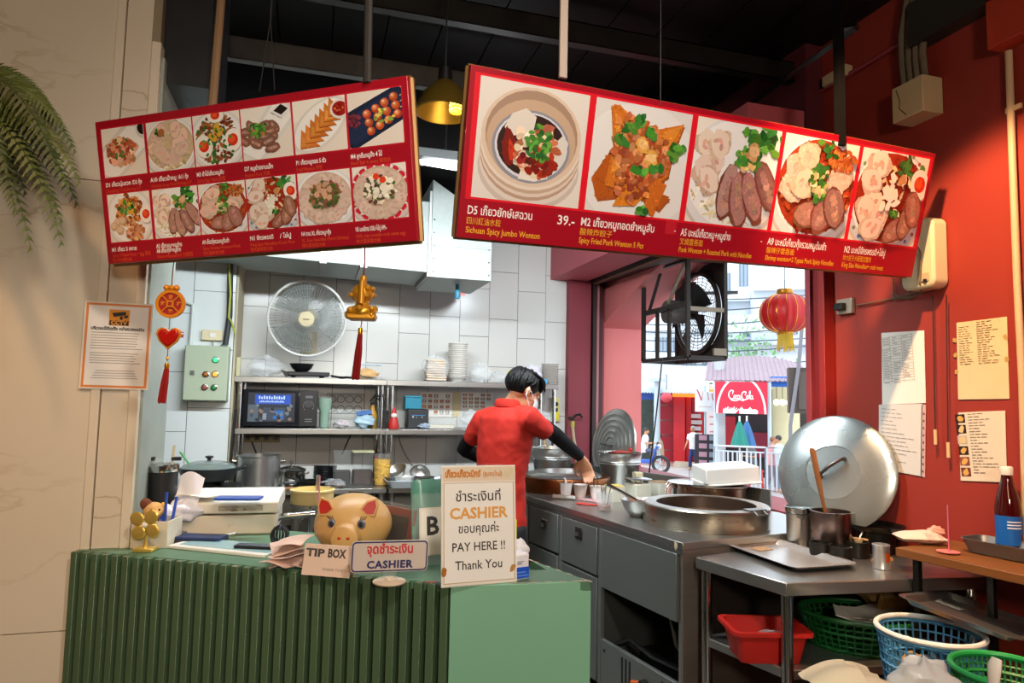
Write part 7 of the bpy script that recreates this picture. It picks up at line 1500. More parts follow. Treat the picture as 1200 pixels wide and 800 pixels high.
c = atz(1111, 648, wz); t = thing('pink_saucer', 'small pink saucer with a tall pink incense straw', 'saucer', c+Vector((0, .0, .001))); G().lathe([(.012, 0), (.036, .003), (.038, .006), (.012, .005), (.0005, .005)], n=28).build('dish', mat('saucer_pink', 'e07a7a', .4), t); G().rod((.004, 0, .004), (.004, 0, .172), .0022, 6).build('straw', mat('straw_pink2', 'cf6a8c', .4), t)
c = atz(1172, 655, wz); t = thing('steel_dish', 'dark oblong steel dish under the sauce bottle', 'dish', c+Vector((.05, .03, .002)), ang(a, b)); traymesh(.22, .13, .05, .03, .008).build('dish', STEEL_D, t, solid=.003)
c = atz(1183, 649, wz)+Vector((0, 0, .007)); t = thing('sauce_bottle', 'dark red sauce bottle with white cap and blue label', 'bottle', c); GB = mat('sauce_glass', '3a0708', .08, 0, .1, 5, coat=.5)
G().lathe([(.031, 0), (.034, .006), (.034, .115), (.029, .145), (.017, .185), (.0145, .20), (.0145, .21)], n=32).build('bottle', GB, t); G().lathe([(.0165, .205), (.0172, .208), (.0172, .225), (.015, .228), (.0005, .228)], n=24).build('cap', WHITEP, t)
t.scale = (1.22, 1.22, 1.36); g = G(); g.grid(lambda u, v: Vector((.0346*sin(-2.2+u*3.6), -.0346*cos(-2.2+u*3.6), .022+.076*v)), 24, 1); l = g.build('label', mat('label_blue', '1760b5', .4, 0, .06, 20), t); p = Print()
def onlab(x, z): return Vector((.0352*sin(x), -.0352*cos(x), z))
g = G()
for k in range(3): g.grid(lambda u, v: onlab(-1.0+1.2*u, .082-.008*k+.003*v), 8, 1)
g.build('label_print', mat('ink_white', 'e6eaf0', .5), t); g = G(); g.grid(lambda u, v: onlab(.15+.5*u, .03+.02*v), 6, 1); g.build('label_print', mat('label_brown', '7a4a3a', .5), t)
# --- lower: red basin, green crate basket, sack
c = atz(905, 775, .537); t = thing('red_basin', 'red rectangular plastic basin on the lower shelf of the prep table', 'basin', Vector((c.x+.01, c.y+.06, .537)), -.28); 
def basin(w, d, h, th=.004, tp=.82):
    A_, B_, C_ = rrect(w+.03, d+.03, .03), rrect(w, d, .025), rrect(w*tp, d*tp, .025); n = len(A_)
    vs = [(x, y, h-.012) for x, y in A_]+[(x, y, h) for x, y in A_]+[(x, y, h) for x, y in B_]+[(x, y, 0) for x, y in C_]; g = G()
    return g.add(vs, [(k*n+i, k*n+(i+1) % n, (k+1)*n+(i+1) % n, (k+1)*n+i) for k in range(3) for i in range(n)]+[tuple(range(3*n, 4*n))])
basin(.27, .19, .115).build('basin', RED_P, t, solid=.004); crumple(.07, .05, .03, 6).build('bag', BAG, t, loc=(.02, .0, .06))
def basket(name, lab, loc, r0, r1, h, m, rimm, rz=0, ny=9, sx=1.0, nv=44, tilt=None):
    t = thing(name, lab, 'basket', loc, rz)
    P_ = lambda a_, v: Vector(((r0+(r1-r0)*v)*cos(a_)*sx, (r0+(r1-r0)*v)*sin(a_), h*v)); g = G()
    for k in range(nv): a_ = 2*pi*k/nv; g.tube([P_(a_, 0), P_(a_, 1)], .0036, 4)
    for j in range(ny): v = (j+.5)/ny; g.tube([P_(2*pi*k/nv, v) for k in range(nv)], .0034 if j % 3 else .006, 4, closed=True)
    lt = g.build('lattice', m, t); lt['kind'] = 'stuff'; G().lathe([(r0, 0), (.0005, .001)], n=32, sx=sx, caps=False).build('bottom', m, t, solid=.003)
    G().tube([P_(2*pi*k/48, 1) for k in range(48)], .009, 8, closed=True).build('rim', rimm, t); return t
GRB = mat('basket_green', '157a34', .45, 0, .1, 8); BLB = mat('basket_blue', '4f8fb5', .45, 0, .08, 8)
lb = thing('low_shelf', 'low dark steel shelf under the baskets at the lower right', 'shelf', (2.0, 1.42, 0)); G().span((-.24, -.12, .50), (.54, .62, .53)).build('board', STEEL_D, lb, bevel=.003)
for x in (-.2, .48):
    for y in (-.08, .58): G().rod((x, y, 0), (x, y, .5), .015, 8).build('leg', STEEL_D, lb)
c = aty(1004, 760, 2.30); t = basket('green_basket', 'dark green oblong mesh basket behind the table leg with papers inside', Vector((c.x+.02, 2.30, .537)), .14, .17, .13, mat('basket_dark_green', '0f5a26', .45, 0, .1, 8), mat('basket_dark_green', '0f5a26'), -.5, 6, 1.35)
for k in range(3): o = G().box((0, 0, 0), (.16, .11, .006)).build('folded_paper', PAPER, None, loc=Vector((c.x-.02+.05*k, 2.28, .660+.007*k))); o.rotation_euler = (.1, -.15*k+.2, .3*k-.6); tag(o, ('grey folded paper lowest on the dark green basket', 'folded paper in the middle on the dark green basket', 'uppermost folded paper on the dark green basket')[k], 'paper')
c = aty(1040, 722, 2.34); t = thing('paper_sack', 'round brown paper sack behind the blue basket', 'sack', Vector((c.x, 2.36, .66))); crumple(.12, .07, .10, 14).build('sack', mat('kraft', 'a9824f', .85, 0, .12, 10, bump=.3, bs=18), t, loc=(0, 0, .09)); G().box((.0, -.08, .03), (.2, .02, .10), RX(20)).build('flap', mat('kraft_light', 'c9a368', .85, 0, .1, 9), t)
c = aty(1089, 738, 1.86); t = basket('blue_basket', 'blue slatted round basket with a white rim under the leaning tray', Vector((c.x, 1.86, .532)), .128, .158, c.z-.532, BLB, WHITEP, .3, 7, 1.0, 40)
zb = c.z
for k, (dx, col) in enumerate(((-.04, 'a83a3a'), (.04, '3c3d44'), (.0, 'b58a4a'))): o = crumple(.05, .04, .05, 60+k).build('snack_packet', mat('pk_'+col, col, .5, 0, .3, 14), None, loc=Vector((c.x+dx, 1.86+.03*k, .60))); tag(o, ('reddish packet inside the blue basket', 'charcoal packet inside the blue basket', 'tan packet inside the blue basket')[k], 'packet')
c2 = aty(1172, 787, 1.50); t = basket('green_basket', 'bright green round mesh basket at the lower right corner', Vector((c2.x+.03, 1.50, .532)), .115, .138, c2.z-.532-.0, GRB, mat('basket_rim_green', '1f9a4a', .4), .1, 12, 1.0, 60)
# second tray leaning on the blue basket
e1, e2, e3, e4 = aty(1051, 704, 1.98), aty(1192, 757, 1.66), aty(1240, 742, 1.78), aty(1105, 702, 2.12)
ctr = (e1+e2+e3+e4)/4; xx = (e2-e1).normalized(); yy = (e4-e1); M_ = frame(ctr, xx, yy); t = thing('sheet_tray', 'dull steel tray propped on the blue basket at the lower right', 'tray', ctr); t.matrix_world = M_
traymesh((e2-e1).length*.9, (e4-e1).length*1.0+.06, .022).build('pan', STEEL, t, 12, solid=.003); o = G().span((-.14, .03, .004), (-.06, .08, .006)).build('sticker', mat('sticker_paper', 'b9b3a6', .6), t)
# foreground papers and bags at the bottom edge
fs = thing('foreground_bench', 'low bench below the bottom edge carrying paper and plastic bags', 'bench', (1.0, 1.05, 0)); G().span((-.05, -.1, .66), (.80, .32, .69)).build('bench_top', WOOD, fs, bevel=.003)
for x in (-.02, .76):
    for y in (-.06, .28): G().rod((x, y, 0), (x, y, .66), .02, 8).build('leg', BLACKM, fs)
rg = random.Random(7)
for k, (px, py, y, lab) in enumerate(((975, 800, 1.30, 'left folded cream wrapping paper at the bottom edge'), (1012, 801, 1.31, 'middle folded cream wrapping paper at the bottom edge'), (1035, 806, 1.28, 'right folded cream wrapping paper at the bottom edge'))):
    c = aty(px, py, y); o = G().grid(lambda u, v: Vector((.11*(u-.5), .09*(v-.5), .022*sin(2.2*u+1.1*k)+.012*sin(5*v+k)+.012*v)), 8, 8).build('wrapping_paper', mat('cream_wrap', 'e2d3b4', .8, 0, .05, 6), None, solid=.002, loc=Vector((c.x, y, max(c.z, .715)))); o.rotation_euler = (.22, -.12+.1*k, .25*k-.2); tag(o, lab, 'paper')
c = aty(1083, 795, 1.30); t = thing('plastic_bag', 'crumpled milky plastic bag at the bottom edge below the blue basket', 'bag', c+Vector((0, 0, -.012))); crumple(.075, .06, .055, 77, 16).build('bag', mat('bag_milky', 'dcdad6', .3, 0, .06, 10, alpha=.8, bump=.6, bs=14), t)
c = aty(1166, 790, 1.28); t = thing('knife_handle', 'white moulded knife handle pointing up at the bottom right', 'knife', c); G().tube([(-.008, 0, -.05), (-.004, 0, -.01), (.0, 0, .02), (.008, .0, .036)], [.013, .014, .0165, .012], 12, flat=.7).build('handle', mat('knife_white', 'e6ddcf', .4), t); p = Print(); p.rect(-.0035, -.02, .004, .012, '8a8274'); p.build('mark_print', t, T(-.003, -.0125, 0) @ RX(90)); G().box((-.012, 0, -.10), (.004, .03, .11)).build('blade', STEEL, t)
# --- things on the red wall
def wsheet(lab, c4, seed, m, rows, cat='notice'):
    P_ = [atx(px, py, RW-.004) for px, py in c4]      # TL TR BR BL
    o0 = P_[3]; t = thing('notice_sheet', lab, cat, (RW-.004, o0.y, o0.z)); r_ = lambda p: p-t.location
    g = G(); g.add([r_(P_[3]), r_(P_[2]), r_(P_[1]), r_(P_[0])], [(0, 1, 2, 3)]); g.build('sheet', m, t, solid=.0015)
    xv, yv = P_[2]-P_[3], P_[0]-P_[3]; w, h = xv.length, yv.length; p = Print(); rg = random.Random(seed); rows(p, w, h, rg); p.build('print', t, Matrix.Translation(Vector((-.0014, 0, 0))) @ frame((0, 0, 0), xv, yv)); return t
def table_rows(p, w, h, rg):
    for k in range(17): 
        y = h*(.92-.038*k); p.line(w*.08, y, w*.8, y, .0012, '6e6c68')
        for j in range(3):
            if rg.random() < .8: p.line(w*(.1+.24*j), y-h*.018, w*(.1+.24*j+rg.uniform(.06, .2)), y-h*.018, .0035, 'a19e98')
    for x in (.08, .28, .56, .8): p.line(w*x, h*.30, w*x, h*.93, .0012, '6e6c68')
def text_rows(n, ink_, x0=.06, x1=.9, y0=.94, y1=.1, lw=.003, short=.3):
    def f(p, w, h, rg):
        for k in range(n):
            y = h*(y0-(y0-y1)*k/n); x = w*x0
            while x < w*(x1-short*rg.random()*.9):
                q = w*rg.uniform(.04, .14); p.line(x, y, min(x+q, w*x1), y, lw, ink_); x += q+w*.025
    return f
wsheet('upper white printed table sheet on the red wall', ((1033, 390), (1083, 387), (1085, 472), (1034, 474)), 1, PAPER, table_rows)
t = wsheet('lower wrinkled white text sheet on the red wall above the giant lid', ((1030, 474), (1081, 473), (1080, 558), (1030, 549)), 2, mat('paper_grey', 'd4d2cc', .7, 0, .06, 5), text_rows(14, '9a9893', short=.8))
t = wsheet('narrow punched edge strip beside the lower white sheet', ((1080, 474), (1085, 474), (1084, 559), (1079, 558)), 3, mat('strip_rose', 'c9a8a4', .6), lambda p, w, h, rg: [p.rect(w*.35, h*(.06+.1*k), w*.7, h*(.09+.1*k), '5a3030') for k in range(9)])
def ypaper(p, w, h, rg):
    for k in range(5): p.blob(rg.choice((0, w)), rg.uniform(0, h), w*.05, h*.03, 'b89a5c', rg)
    text_rows(17, '6b5c40', .08, .36, .93, .42, .0022, .2)(p, w, h, rg); text_rows(19, '6b5c40', .46, .88, .97, .42, .0022, .3)(p, w, h, rg)
wsheet('yellowed stained handwritten sheet on the red wall', ((1121, 378), (1180, 371), (1183, 467), (1123, 468)), 5, PAPER_Y, ypaper)
def photo_rows(p, w, h, rg):
    for k in range(6):
        y = h*(.84-.155*k); p.rect(w*.04, y, w*.26, y+h*.125, rg.choice(('a8685c', '8a4f42', '6d3f33', 'bfb6a6', '2f2723'))); p.blob(w*.15, y+h*.06, w*.08, h*.04, rg.choice(('d9a85c', 'c98a6a', 'e0c08a')), rg)
    text_rows(21, '6d675e', .33, .95, .96, .08, .0025, .6)(p, w, h, rg)
wsheet('white recipe sheet with a column of six small food photos', ((1123, 483), (1178, 481), (1180, 565), (1126, 563)), 6, mat('paper_warm', 'e0d2bc', .75, 0, .05, 6), photo_rows)
# wall fan base with two pull cords
c4 = [atx(px, py, RW-.06) for px, py in ((1083, 257), (1111, 258), (1113, 330), (1074, 340))]
c = atx(1092, 300, RW); t = thing('wall_fan_housing', 'cream wall fan housing with two pull cords beside the large menu board', 'fan', c); w_, h_ = .165, .30
g = G(); g.prism(rrect(w_, h_, .035), 0, .085, RY(-90) @ RZ(90)); g.build('housing', CREAMP, t, bevel=.012); G().box((-.088, -.035, -.105), (.004, .05, .035)).build('plate', mat('plate_cream', 'b5a684', .5), t); G().cyl((-.086, -.045, -.12), .008, .008, 10, rot=RY(-90)).build('switch', INK, t)
for px, y1, lab in ((1096, 503, 0), (1111, 518, 1)):
    e = atx(px-3+lab*1, 345, RW-.03)-c; f = atx(px, y1, RW-.03)-c; G().rod(e, f, .0025, 5).build('pull_cord', mat('cord_dark', '2b1a16', .6), t); G().rod(f, f+Vector((0, 0, -.062)), .0065, 8).build('pull_grip', mat('grip_wood', 'd9b98a', .5), t)
G().tube([(-.05, .06, .12), (-.10, .03, .13), (-.105, -.04, .0), (-.09, -.02, -.13), (-.03, .03, -.16), (-.01, .12, -.17), (-.01, .2, -.14)], .004, 6).build('flex', mat('cord_brown', '6a5740', .6), t)
q = [atx(px, py, RW-.012) for px, py in ((1003, 358), (1030, 356), (1060, 348), (1080, 340))]; o = G().tube(bez(q[0], q[2], q[3], 10), .004, 6).build('power_cable', mat('cord_brown', '6a5740')); tag(o, 'brown cord from the wall socket to the cream fan base', 'cord')
q = [atx(px, py, RW-.012) for px, py in ((1046, 326), (1048, 352), (1066, 347), (1066, 328))]; o = G().tube(q, .0035, 6).build('power_cable', mat('cord_brown', '6a5740')); tag(o, 'drooping brown cord loop under the large menu board', 'cord')
c = atx(994, 359, RW); t = thing('wall_socket', 'grey metal socket with a black plug beside the timber door post', 'socket', c); G().span((-.022, -.045, -.038), (0, .055, .038)).build('plate', mat('socket_metal', 'a09a8c', .4, .4, .2, 9), t, bevel=.003); G().span((-.05, -.01, -.018), (-.022, .045, .016)).build('plug', BLACKP, t, bevel=.003)
o = G().tube([atx(px, py, RW-.02) for px, py in ((1182, 60), (1187, 200), (1192, 330), (1198, 450), (1203, 640))], .013, 10).build('conduit_pipe', mat('pipe_cream', 'cdb08a', .5)); tag(o, 'cream conduit pipe running down the right edge of the red wall', 'pipe')
G().box(atx(1188, 127, RW-.02), (.01, .06, .02)).build('pipe_clip', mat('pipe_cream', 'cdb08a'), o)
o = G().tube([atx(1212, py, RW-.02) for py in (440, 560, 700)], .016, 8).build('conduit_pipe', mat('pipe_cream2', 'c09a72', .5)); tag(o, 'second cream conduit at the far right picture edge beside the sauce bottle', 'pipe')
c = atx(1085, 120, RW); t = thing('junction_box', 'cream painted junction box under four conduits on the red wall', 'junction box', c); JB = mat('box_cream', 'c4ae84', .6, 0, .12, 6, dirt=('8a744f', 8, .66)); G().span((-.11, -.085, -.085), (0, .075, .075)).build('box', JB, t, bevel=.004); G().tube([(-.111, .05, .06), (-.112, .03, 0), (-.112, .035, -.03), (-.112, .0, -.07)], .0016, 4).build('crack', INK, t)
for k in range(4):
    y = .06-.035*k; G().tube([(-.05, y, .075), (-.05, y+.01, .2), (-.05, y+.02*(2-k)*.3, .33), (-.05, y-.02-.04*(k == 3), .46), (-.03, y-.10*(k == 3)-.03, .62)], .015, 8).build('conduit', mat('conduit_old', '6a5d4a', .6, 0, .3, 14), t)
c = atx(984, 92, RW); t = thing('wall_fitting', 'small cream rectangular fitting high on the red wall', 'fitting', c); G().span((-.05, -.09, -.025), (0, .07, .03)).build('case', JB, t, bevel=.004)
a, b = atx(930, 126, RW-.02), atx(1080, 36, RW-.02); o = G().rod(a, b, .012, 8).build('wall_pipe', mat('pipe_red', '8a3034', .6)); tag(o, 'thin red painted pipe rising along the top of the red wall', 'pipe')
o = G().span(atx(1110, 60, RW-.08)+Vector((0, -.25, .11)), atx(1110, 60, RW)+Vector((0, .12, .26))).build('cable_duct', mat('trunk_dark', '2b2620', .6)); tag(o, 'dark square cable trunking over the red wall conduits', 'trunking')
# ================================================================ HANGING AND CEILING THINGS, LEFT PIER
# lucky coin charm under the smaller board
def on_board(px, py): return atp(px, py, TL1+v*.39, (u.cross(v)))
c = on_board(200, 356); RED_C = mat('charm_red', '9a1410', .5, 0, .1, 20); ORG = mat('charm_gold', 'd9861a', .4, .2, .15, 18)
t = thing('coin_charm', 'red and gold lucky coin charm with heart and tassel under the smaller menu board', 'charm', c, rad(-10)); Z = lambda py: on_board(200, py).z-c.z
G().tube([(0, 0, .0), (0, 0, Z(318)), (0, .004, Z(305))], .0016, 6).build('cord', mat('charm_cord', '6a2020', .7), t)
r = .041; cn_ = G().lathe([(r, -.005), (r+.001, 0), (r, .005), (r-.009, .005), (r-.009, -.005)], (0, 0, 0), 36, RX(90), closed=True).build('coin_rim', ORG, t); G().cyl((0, .002, 0), r-.006, .004, 30, rot=RX(90)).build('coin_disc', RED_C, t)
g = G(); g.box((0, -.003, 0), (.020, .006, .020)); 
for k in range(4): a_ = rad(45+90*k); g.rod((.010*cos(a_), -.004, .010*sin(a_)), (.033*cos(a_), -.004, .033*sin(a_)), .0022, 6)
g.build('coin_cross', ORG, t); G().box((0, -.0065, 0), (.010, .002, .010)).build('coin_hole', RED_C, t)
for s_, x, z in (('吉', 0, .0155), ('祥', .0175, -.004), ('財', -.0265, -.004), ('寶', -.005, -.027)): text(s_, .013, t, T(x-.0065+(.0065 if x else 0), -.0035, z) @ RX(90), 'd9861a', bold=.0004)
g = G()
for k in range(3): g.ball((-.014+.014*k, 0, r+.006), .009, 10, 8)
g.build('coin_crest', ORG, t); hz_ = Z(395)
hp = [(.0, -.032), (.022, -.012), (.030, .006), (.027, .018), (.016, .023), (.006, .020), (0, .013), (-.006, .020), (-.016, .023), (-.027, .018), (-.030, .006), (-.022, -.012)]
G().prism([(x*1.16, y*1.16) for x, y in hp], -.004, .004, T(0, 0, hz_) @ RX(90)).build('heart_rim', ORG, t, bevel=.002); G().prism(hp, -.009, .009, T(0, 0, hz_) @ RX(90)).build('heart', mat('heart_red', 'b01810', .2, 0, .05, 10, coat=.5), t, bevel=.006)
G().rod((0, 0, -r), (0, 0, hz_+.02), .0012, 5).build('link', GOLD, t); G().rod((0, 0, hz_-.035), (0, 0, Z(424)), .0014, 5).build('link', GOLD, t); G().ball((0, 0, Z(420)), .005, 8, 6).build('bead', GOLD, t)
def tassel(t, x, z0, z1, r, m):
    G().lathe([(r*.55, 0), (r*.7, .008), (r*.6, .018)], (x, 0, z0-.018), 14).build('tassel_cap', GOLD, t); g = G(); rg = random.Random(3)
    for k in range(26): a_ = rg.uniform(0, 6.28); q = r*rg.random()**.5; g.tube([(x+q*.5*cos(a_), q*.5*sin(a_), z0-.016), (x+q*.9*cos(a_)-.003, q*.9*sin(a_), (z0+z1)/2), (x+q*cos(a_)-.008, q*sin(a_), z1+rg.uniform(-.004, .004))], .0022, 4)
    o = g.build('tassel', m, t); o['kind'] = 'stuff'
tassel(t, 0, Z(426), Z(471), .010, RED_C)
# golden gourd charm at the other end
c = on_board(425, 350); t = thing('gourd_charm', 'golden wealth gourd charm with red tassel beside the wall fan', 'charm', c, rad(-10)); Z = lambda py: on_board(424, py).z-c.z; k_ = .00258
G().tube([(0, 0, Z(322)), (.002, 0, Z(305)), (.0, 0, Z(286))], .0022, 6).build('cord', mat('charm_cord', '6a2020'), t); GC = mat('charm_bright_gold', 'd89a2c', .28, .5, .12, 16)
G().lathe([(.006, Z(322)), (.010, Z(325)), (.008, Z(333))], n=14).build('neck', GC, t)
b_ = G(); b_.ball((0, 0, Z(343)), (.030, .028, .026), 20, 14); b_.ball((0, 0, Z(366)), (.038, .034, .021), 20, 14); b_.cyl((0, 0, Z(358)), .017, .014, 14); bd = remesh(b_.build('gourd', GC, t), .004, 1)
g = G(); rg = random.Random(4)
for k in range(10): a_ = rg.uniform(0, 6.28); g.ball((.030*cos(a_), .028*sin(a_), Z(343)+rg.uniform(-.016, .016)), .0075, 8, 6)
for k in range(10): a_ = rg.uniform(0, 6.28); g.ball((.037*cos(a_), .033*sin(a_), Z(367)+rg.uniform(-.010, .012)), .009, 8, 6)
g.build('coins', GC, bd); G().rod((0, -.030, Z(331)), (0, -.034, Z(358)), .007, 10).build('scroll', GC, t); G().prism([(-.034, -.008), (.034, -.008), (.040, .006), (-.040, .006)], -.03, .03, T(0, 0, Z(372)) @ RX(90)).build('base', GC, t, bevel=.004)
G().tube([(0, 0, Z(376)), (-.002, 0, Z(386))], .0014, 5).build('link', GOLD, t); tassel(t, -.003, Z(385), Z(444), .0095, mat('tassel_red', '8a1216', .6, 0, .2, 30))
# gold dome lamp with a corn bulb
c = atd(521, 117, 2.75); t = thing('pendant_lamp', 'gold dome pendant lamp with a glowing yellow corn bulb between the menu boards', 'lamp', c); SH = mat('shade_gold', '7a6324', .35, .6, .15, 6)
G().lathe([(.112, -.055), (.118, -.052), (.112, -.035), (.085, .02), (.045, .062), (.03, .075)], n=40, caps=False).build('shade', SH, t, solid=.003); G().lathe([(.03, .075), (.026, .13), (.012, .14)], n=20).build('cap', BLACKP, t); G().rod((0, 0, .13), (0, 0, .75), .004, 6).build('cord', BLACKP, t)
CB_ = mat('corn_bulb', 'ffae1a', .5, 0, 0, emis=3.0); bl_ = G().cyl((.045, -.02, -.055), .023, .085, 18).build('bulb', CB_, t); g = G()
for j in range(5):
    for k in range(10): a_ = 2*pi*k/10+j*.3; g.ball((.045+.0235*cos(a_), -.02+.0235*sin(a_), -.045+.018*j), .0062, 6, 5)
g.build('led_dots', mat('corn_led', 'ffd45a', .5, 0, 0, emis=5.0), bl_)
lamp('pendant_glow', 'POINT', c+Vector((.03, -.03, -.075)), 1.2, (1, .7, .25), shadow_soft_size=.03)
# fluorescent fitting over the duct
a, b = atd(497, 187, 3.9), atd(548, 196, 3.9); t = thing('tube_light', 'bright white fluorescent tube fitting seen between the two menu boards', 'lamp', a); d = b-a; G().rod((0, 0, 0), d*2.2, .030, 12).build('tube', mat('tube_glow', 'f2f8ff', .5, 0, 0, emis=9), t); G().rod(d*-.16, d*-.02, .036, 12).build('end_cap', WHITEP, t); G().box(d*1.0+Vector((0, .02, .055)), (d.length*2.5, .07, .05)).build('housing', mat('housing_grey', '4a4c4c', .5), t)
G().rod(d*.5+Vector((0, .02, .07)), d*.5+Vector((0, .02, .75)), .006, 6).build('hanger', BLACKM, t)
# black square conduit and rods up in the dark
for pts, lab in (([(862, 134, 3.02), (1004, 32, 3.02)], 'black glossy square conduit slanting up under the dark ceiling'),):
    a, b = [atz(px, py, z) for px, py, z in pts]; o = G().rod(a, b, .015, 4).build('ceiling_conduit', mat('gloss_black', '141414', .2)); tag(o, lab, 'conduit')
    G().rod(b, b+Vector((.0, .12, .05)), .015, 4).build('bend', mat('gloss_black', '141414'), o); G().rod(a.lerp(b, .45), a.lerp(b, .45)+Vector((0, 0, .02)), .02, 6).build('clip', mat('gloss_black', '141414'), o)
# industrial fan in a cubic frame in the opening
x0, y0, z0, sx_, sy_, sz_ = 2.53, 4.22, 1.80, .30, .66, .70
t = thing('industrial_fan', 'industrial exhaust fan in a dark square steel frame hung in the opening', 'fan', (x0, y0, z0)); FM = mat('frame_rust', '2b2621', .5, .5, .35, 12)
for x in (0, sx_):
    for y in (0, sy_): G().span((x-.014, y-.014, 0), (x+.014, y+.014, sz_)).build('frame_post', FM, t)
for z in (0, sz_):
    for x in (0, sx_): G().span((x-.014, 0, z-.014), (x+.014, sy_, z+.014)).build('frame_rail', FM, t)
    for y in (0, sy_): G().span((0, y-.014, z-.014), (sx_, y+.014, z+.014)).build('frame_rail', FM, t)
G().span((.0, -.012, .36), (.02, sy_, .40)).build('motor_bar', FM, t); G().span((0, -.012, .33), (sx_, .012, .36)).build('motor_bar', mat('bar_pale', '7d7260', .5, .4, .2, 9), t)
for y in (.26, .44): G().span((.0, y, 0), (.02, y+.028, .38)).build('motor_post', FM, t)
G().lathe([(.085, 0), (.09, .02), (.085, .15), (.05, .18)], (.02, .34, .36), 20, RY(90)).build('motor', mat('motor_grey', '4a463f', .5, .4, .2, 10), t)
pp = [(.02, sy_-.02), (.02, .02)]; g = G()
g.tube([(.27, sy_/2+.30*cos(2*pi*i/44), .36+.30*sin(2*pi*i/44)) for i in range(44)], .018, 8, closed=True); g.build('shroud_ring', FM, t)
g = G(); RFn = .29
for r in [RFn*(k+1)/12 for k in range(12)]: g.tube([(.285, sy_/2+r*cos(2*pi*i/36), .36+r*sin(2*pi*i/36)) for i in range(36)], .0028, 4, closed=True)
for k in range(24): a_ = 2*pi*k/24; g.rod((.285, sy_/2+.05*cos(a_), .36+.05*sin(a_)), (.285, sy_/2+RFn*cos(a_), .36+RFn*sin(a_)), .0028, 4)
g.build('guard', mat('guard_black', '1c1b1a', .5, .4), t)
for k in range(5):
    def bl(u_, v_, a0=2*pi*k/5): r = .05+.19*v_; a_ = a0+(u_-.5)*(.9); return Vector((.22+(u_-.5)*.06, sy_/2+r*cos(a_), .36+r*sin(a_)))
    G().grid(bl, 6, 6).build('blade', mat('blade_black', '1a1918', .5, .3), t, solid=.003)
G().lathe([(.05, 0), (.05, .08)], (.18, sy_/2, .36), 20, RY(90)).build('hub', BLACKM, t)
# square plate with a round mouth behind the rotor
n = 40; sq = []; ci = []
for i in range(n):
    a_ = 2*pi*i/n; cx_, sy2 = cos(a_), sin(a_); m_ = max(abs(cx_), abs(sy2)); sq.append((cx_/m_*.33, sy2/m_*.35)); ci.append((.298*cx_, .298*sy2))
g = G(); g.add([(.3, sy_/2+y, .36+z) for y, z in sq]+[(.3, sy_/2+y, .36+z) for y, z in ci], [(i, (i+1) % n, n+(i+1) % n, n+i) for i in range(n)]); g.build('mouth_plate', FM, t, solid=.004)
G().rod((.02, .05, .70), (.02, .3, .42), .013, 6).build('brace', mat('bar_pale', '7d7260'), t); G().rod((.02, .60, .40), (.02, .42, .68), .013, 6).build('brace', FM, t); G().span((.2, -.02, .02), (.3, .0, .07)).build('terminal_box', mat('bar_pale', '7d7260'), t)
for y in (.05, .6): G().rod((.15, y, sz_), (.15, y, sz_+.04), .010, 6).build('hanger', FM, t)
# red paper lantern outside the opening
c = atx(920, 367, 3.2); t = thing('paper_lantern', 'red oval paper lantern with gold ribs and a yellow tassel hanging in the opening', 'lantern', c); r = .143*c.length/4.6
LR = mat('lantern_red', 'c4161a', .5, 0, .06, 9); nr = 16; g = G()
def lan(uu, vv): a_ = 2*pi*uu; ph = pi*(.09+.82*vv); rr_ = r*sin(ph)**.8*(1-.035*abs(cos(nr/2*a_))**6); return Vector((rr_*cos(a_), rr_*sin(a_), -cos(ph)*r*.80))
G().grid(lan, 96, 16).build('shade', LR, t)
for k in range(nr): a_ = 2*pi*(k+.5)/nr; G().tube([Vector((r*1.005*sin(ph)**.8*cos(a_), r*1.005*sin(ph)**.8*sin(a_), -cos(ph)*r*.805)) for ph in [pi*(.09+.82*i/12) for i in range(13)]], .0028, 5).build('rib', GOLD, t)
for z, s_ in ((.78, 1), (-.86, 1)): G().lathe([(r*.30, 0), (r*.33, .01), (r*.30, .035)], (0, 0, z*r), 24).build('collar', GOLDP, t)
g = G(); rg = random.Random(5)
for k in range(30): a_ = 2*pi*k/30; q = r*.27; g.tube([(q*cos(a_), q*sin(a_), -.85*r), (q*1.1*cos(a_), q*1.1*sin(a_), -1.2*r), (q*1.2*cos(a_), q*1.2*sin(a_), -r*rg.uniform(1.35, 1.6))], .004, 4)
o = g.build('tassel', mat('tassel_yellow', 'd9b92c', .6, 0, .15, 20), t); o['kind'] = 'stuff'; G().rod((0, 0, .8*r), (0, 0, 2.72-c.z), .003, 6).build('cord', INK, t); G().rod((.02, 0, 2.72-c.z), (2.885-c.x, 0, 2.72-c.z), .008, 6).build('arm', BLACKM, t)
# --- CCTV notice on the marble pier
a = aty(92, 455, PY-.012); b = aty(173, 457, PY-.012); tl_ = aty(99.5, 352, PY-.012); w, h = (b-a).length, (tl_-a).length
t = thing('camera_notice', 'white notice in an orange border with a camera pictogram on the marble pier', 'notice', a); t.matrix_world = frame(a, b-a, tl_-a); G().span((0, 0, -.004), (w, h, 0)).build('acrylic', mat('acrylic_white', 'e9e2d6', .2), t)
p = Print(); p.rect(.002, .002, w-.002, h-.002, 'e6ddd2'); p.rect(.005, .005, w-.005, h-.005, 'df8a4c'); p.rect(.012, .012, w-.012, h-.012, 'f0ebe6'); p.rect(w*.36, h*.73, w*.66, h*.915, 'e0952a'); p.rect(w*.37, h*.735, w*.65, h*.79, '2c2620'); p.poly([(w*.40, h*.875), (w*.60, h*.895), (w*.61, h*.855), (w*.43, h*.83)], '2c2620'); p.rect(w*.52, h*.80, w*.56, h*.84, '2c2620'); p.poly([(w*.57, h*.84), (w*.64, h*.86), (w*.63, h*.82), (w*.58, h*.82)], '2c2620')
rg = random.Random(5)
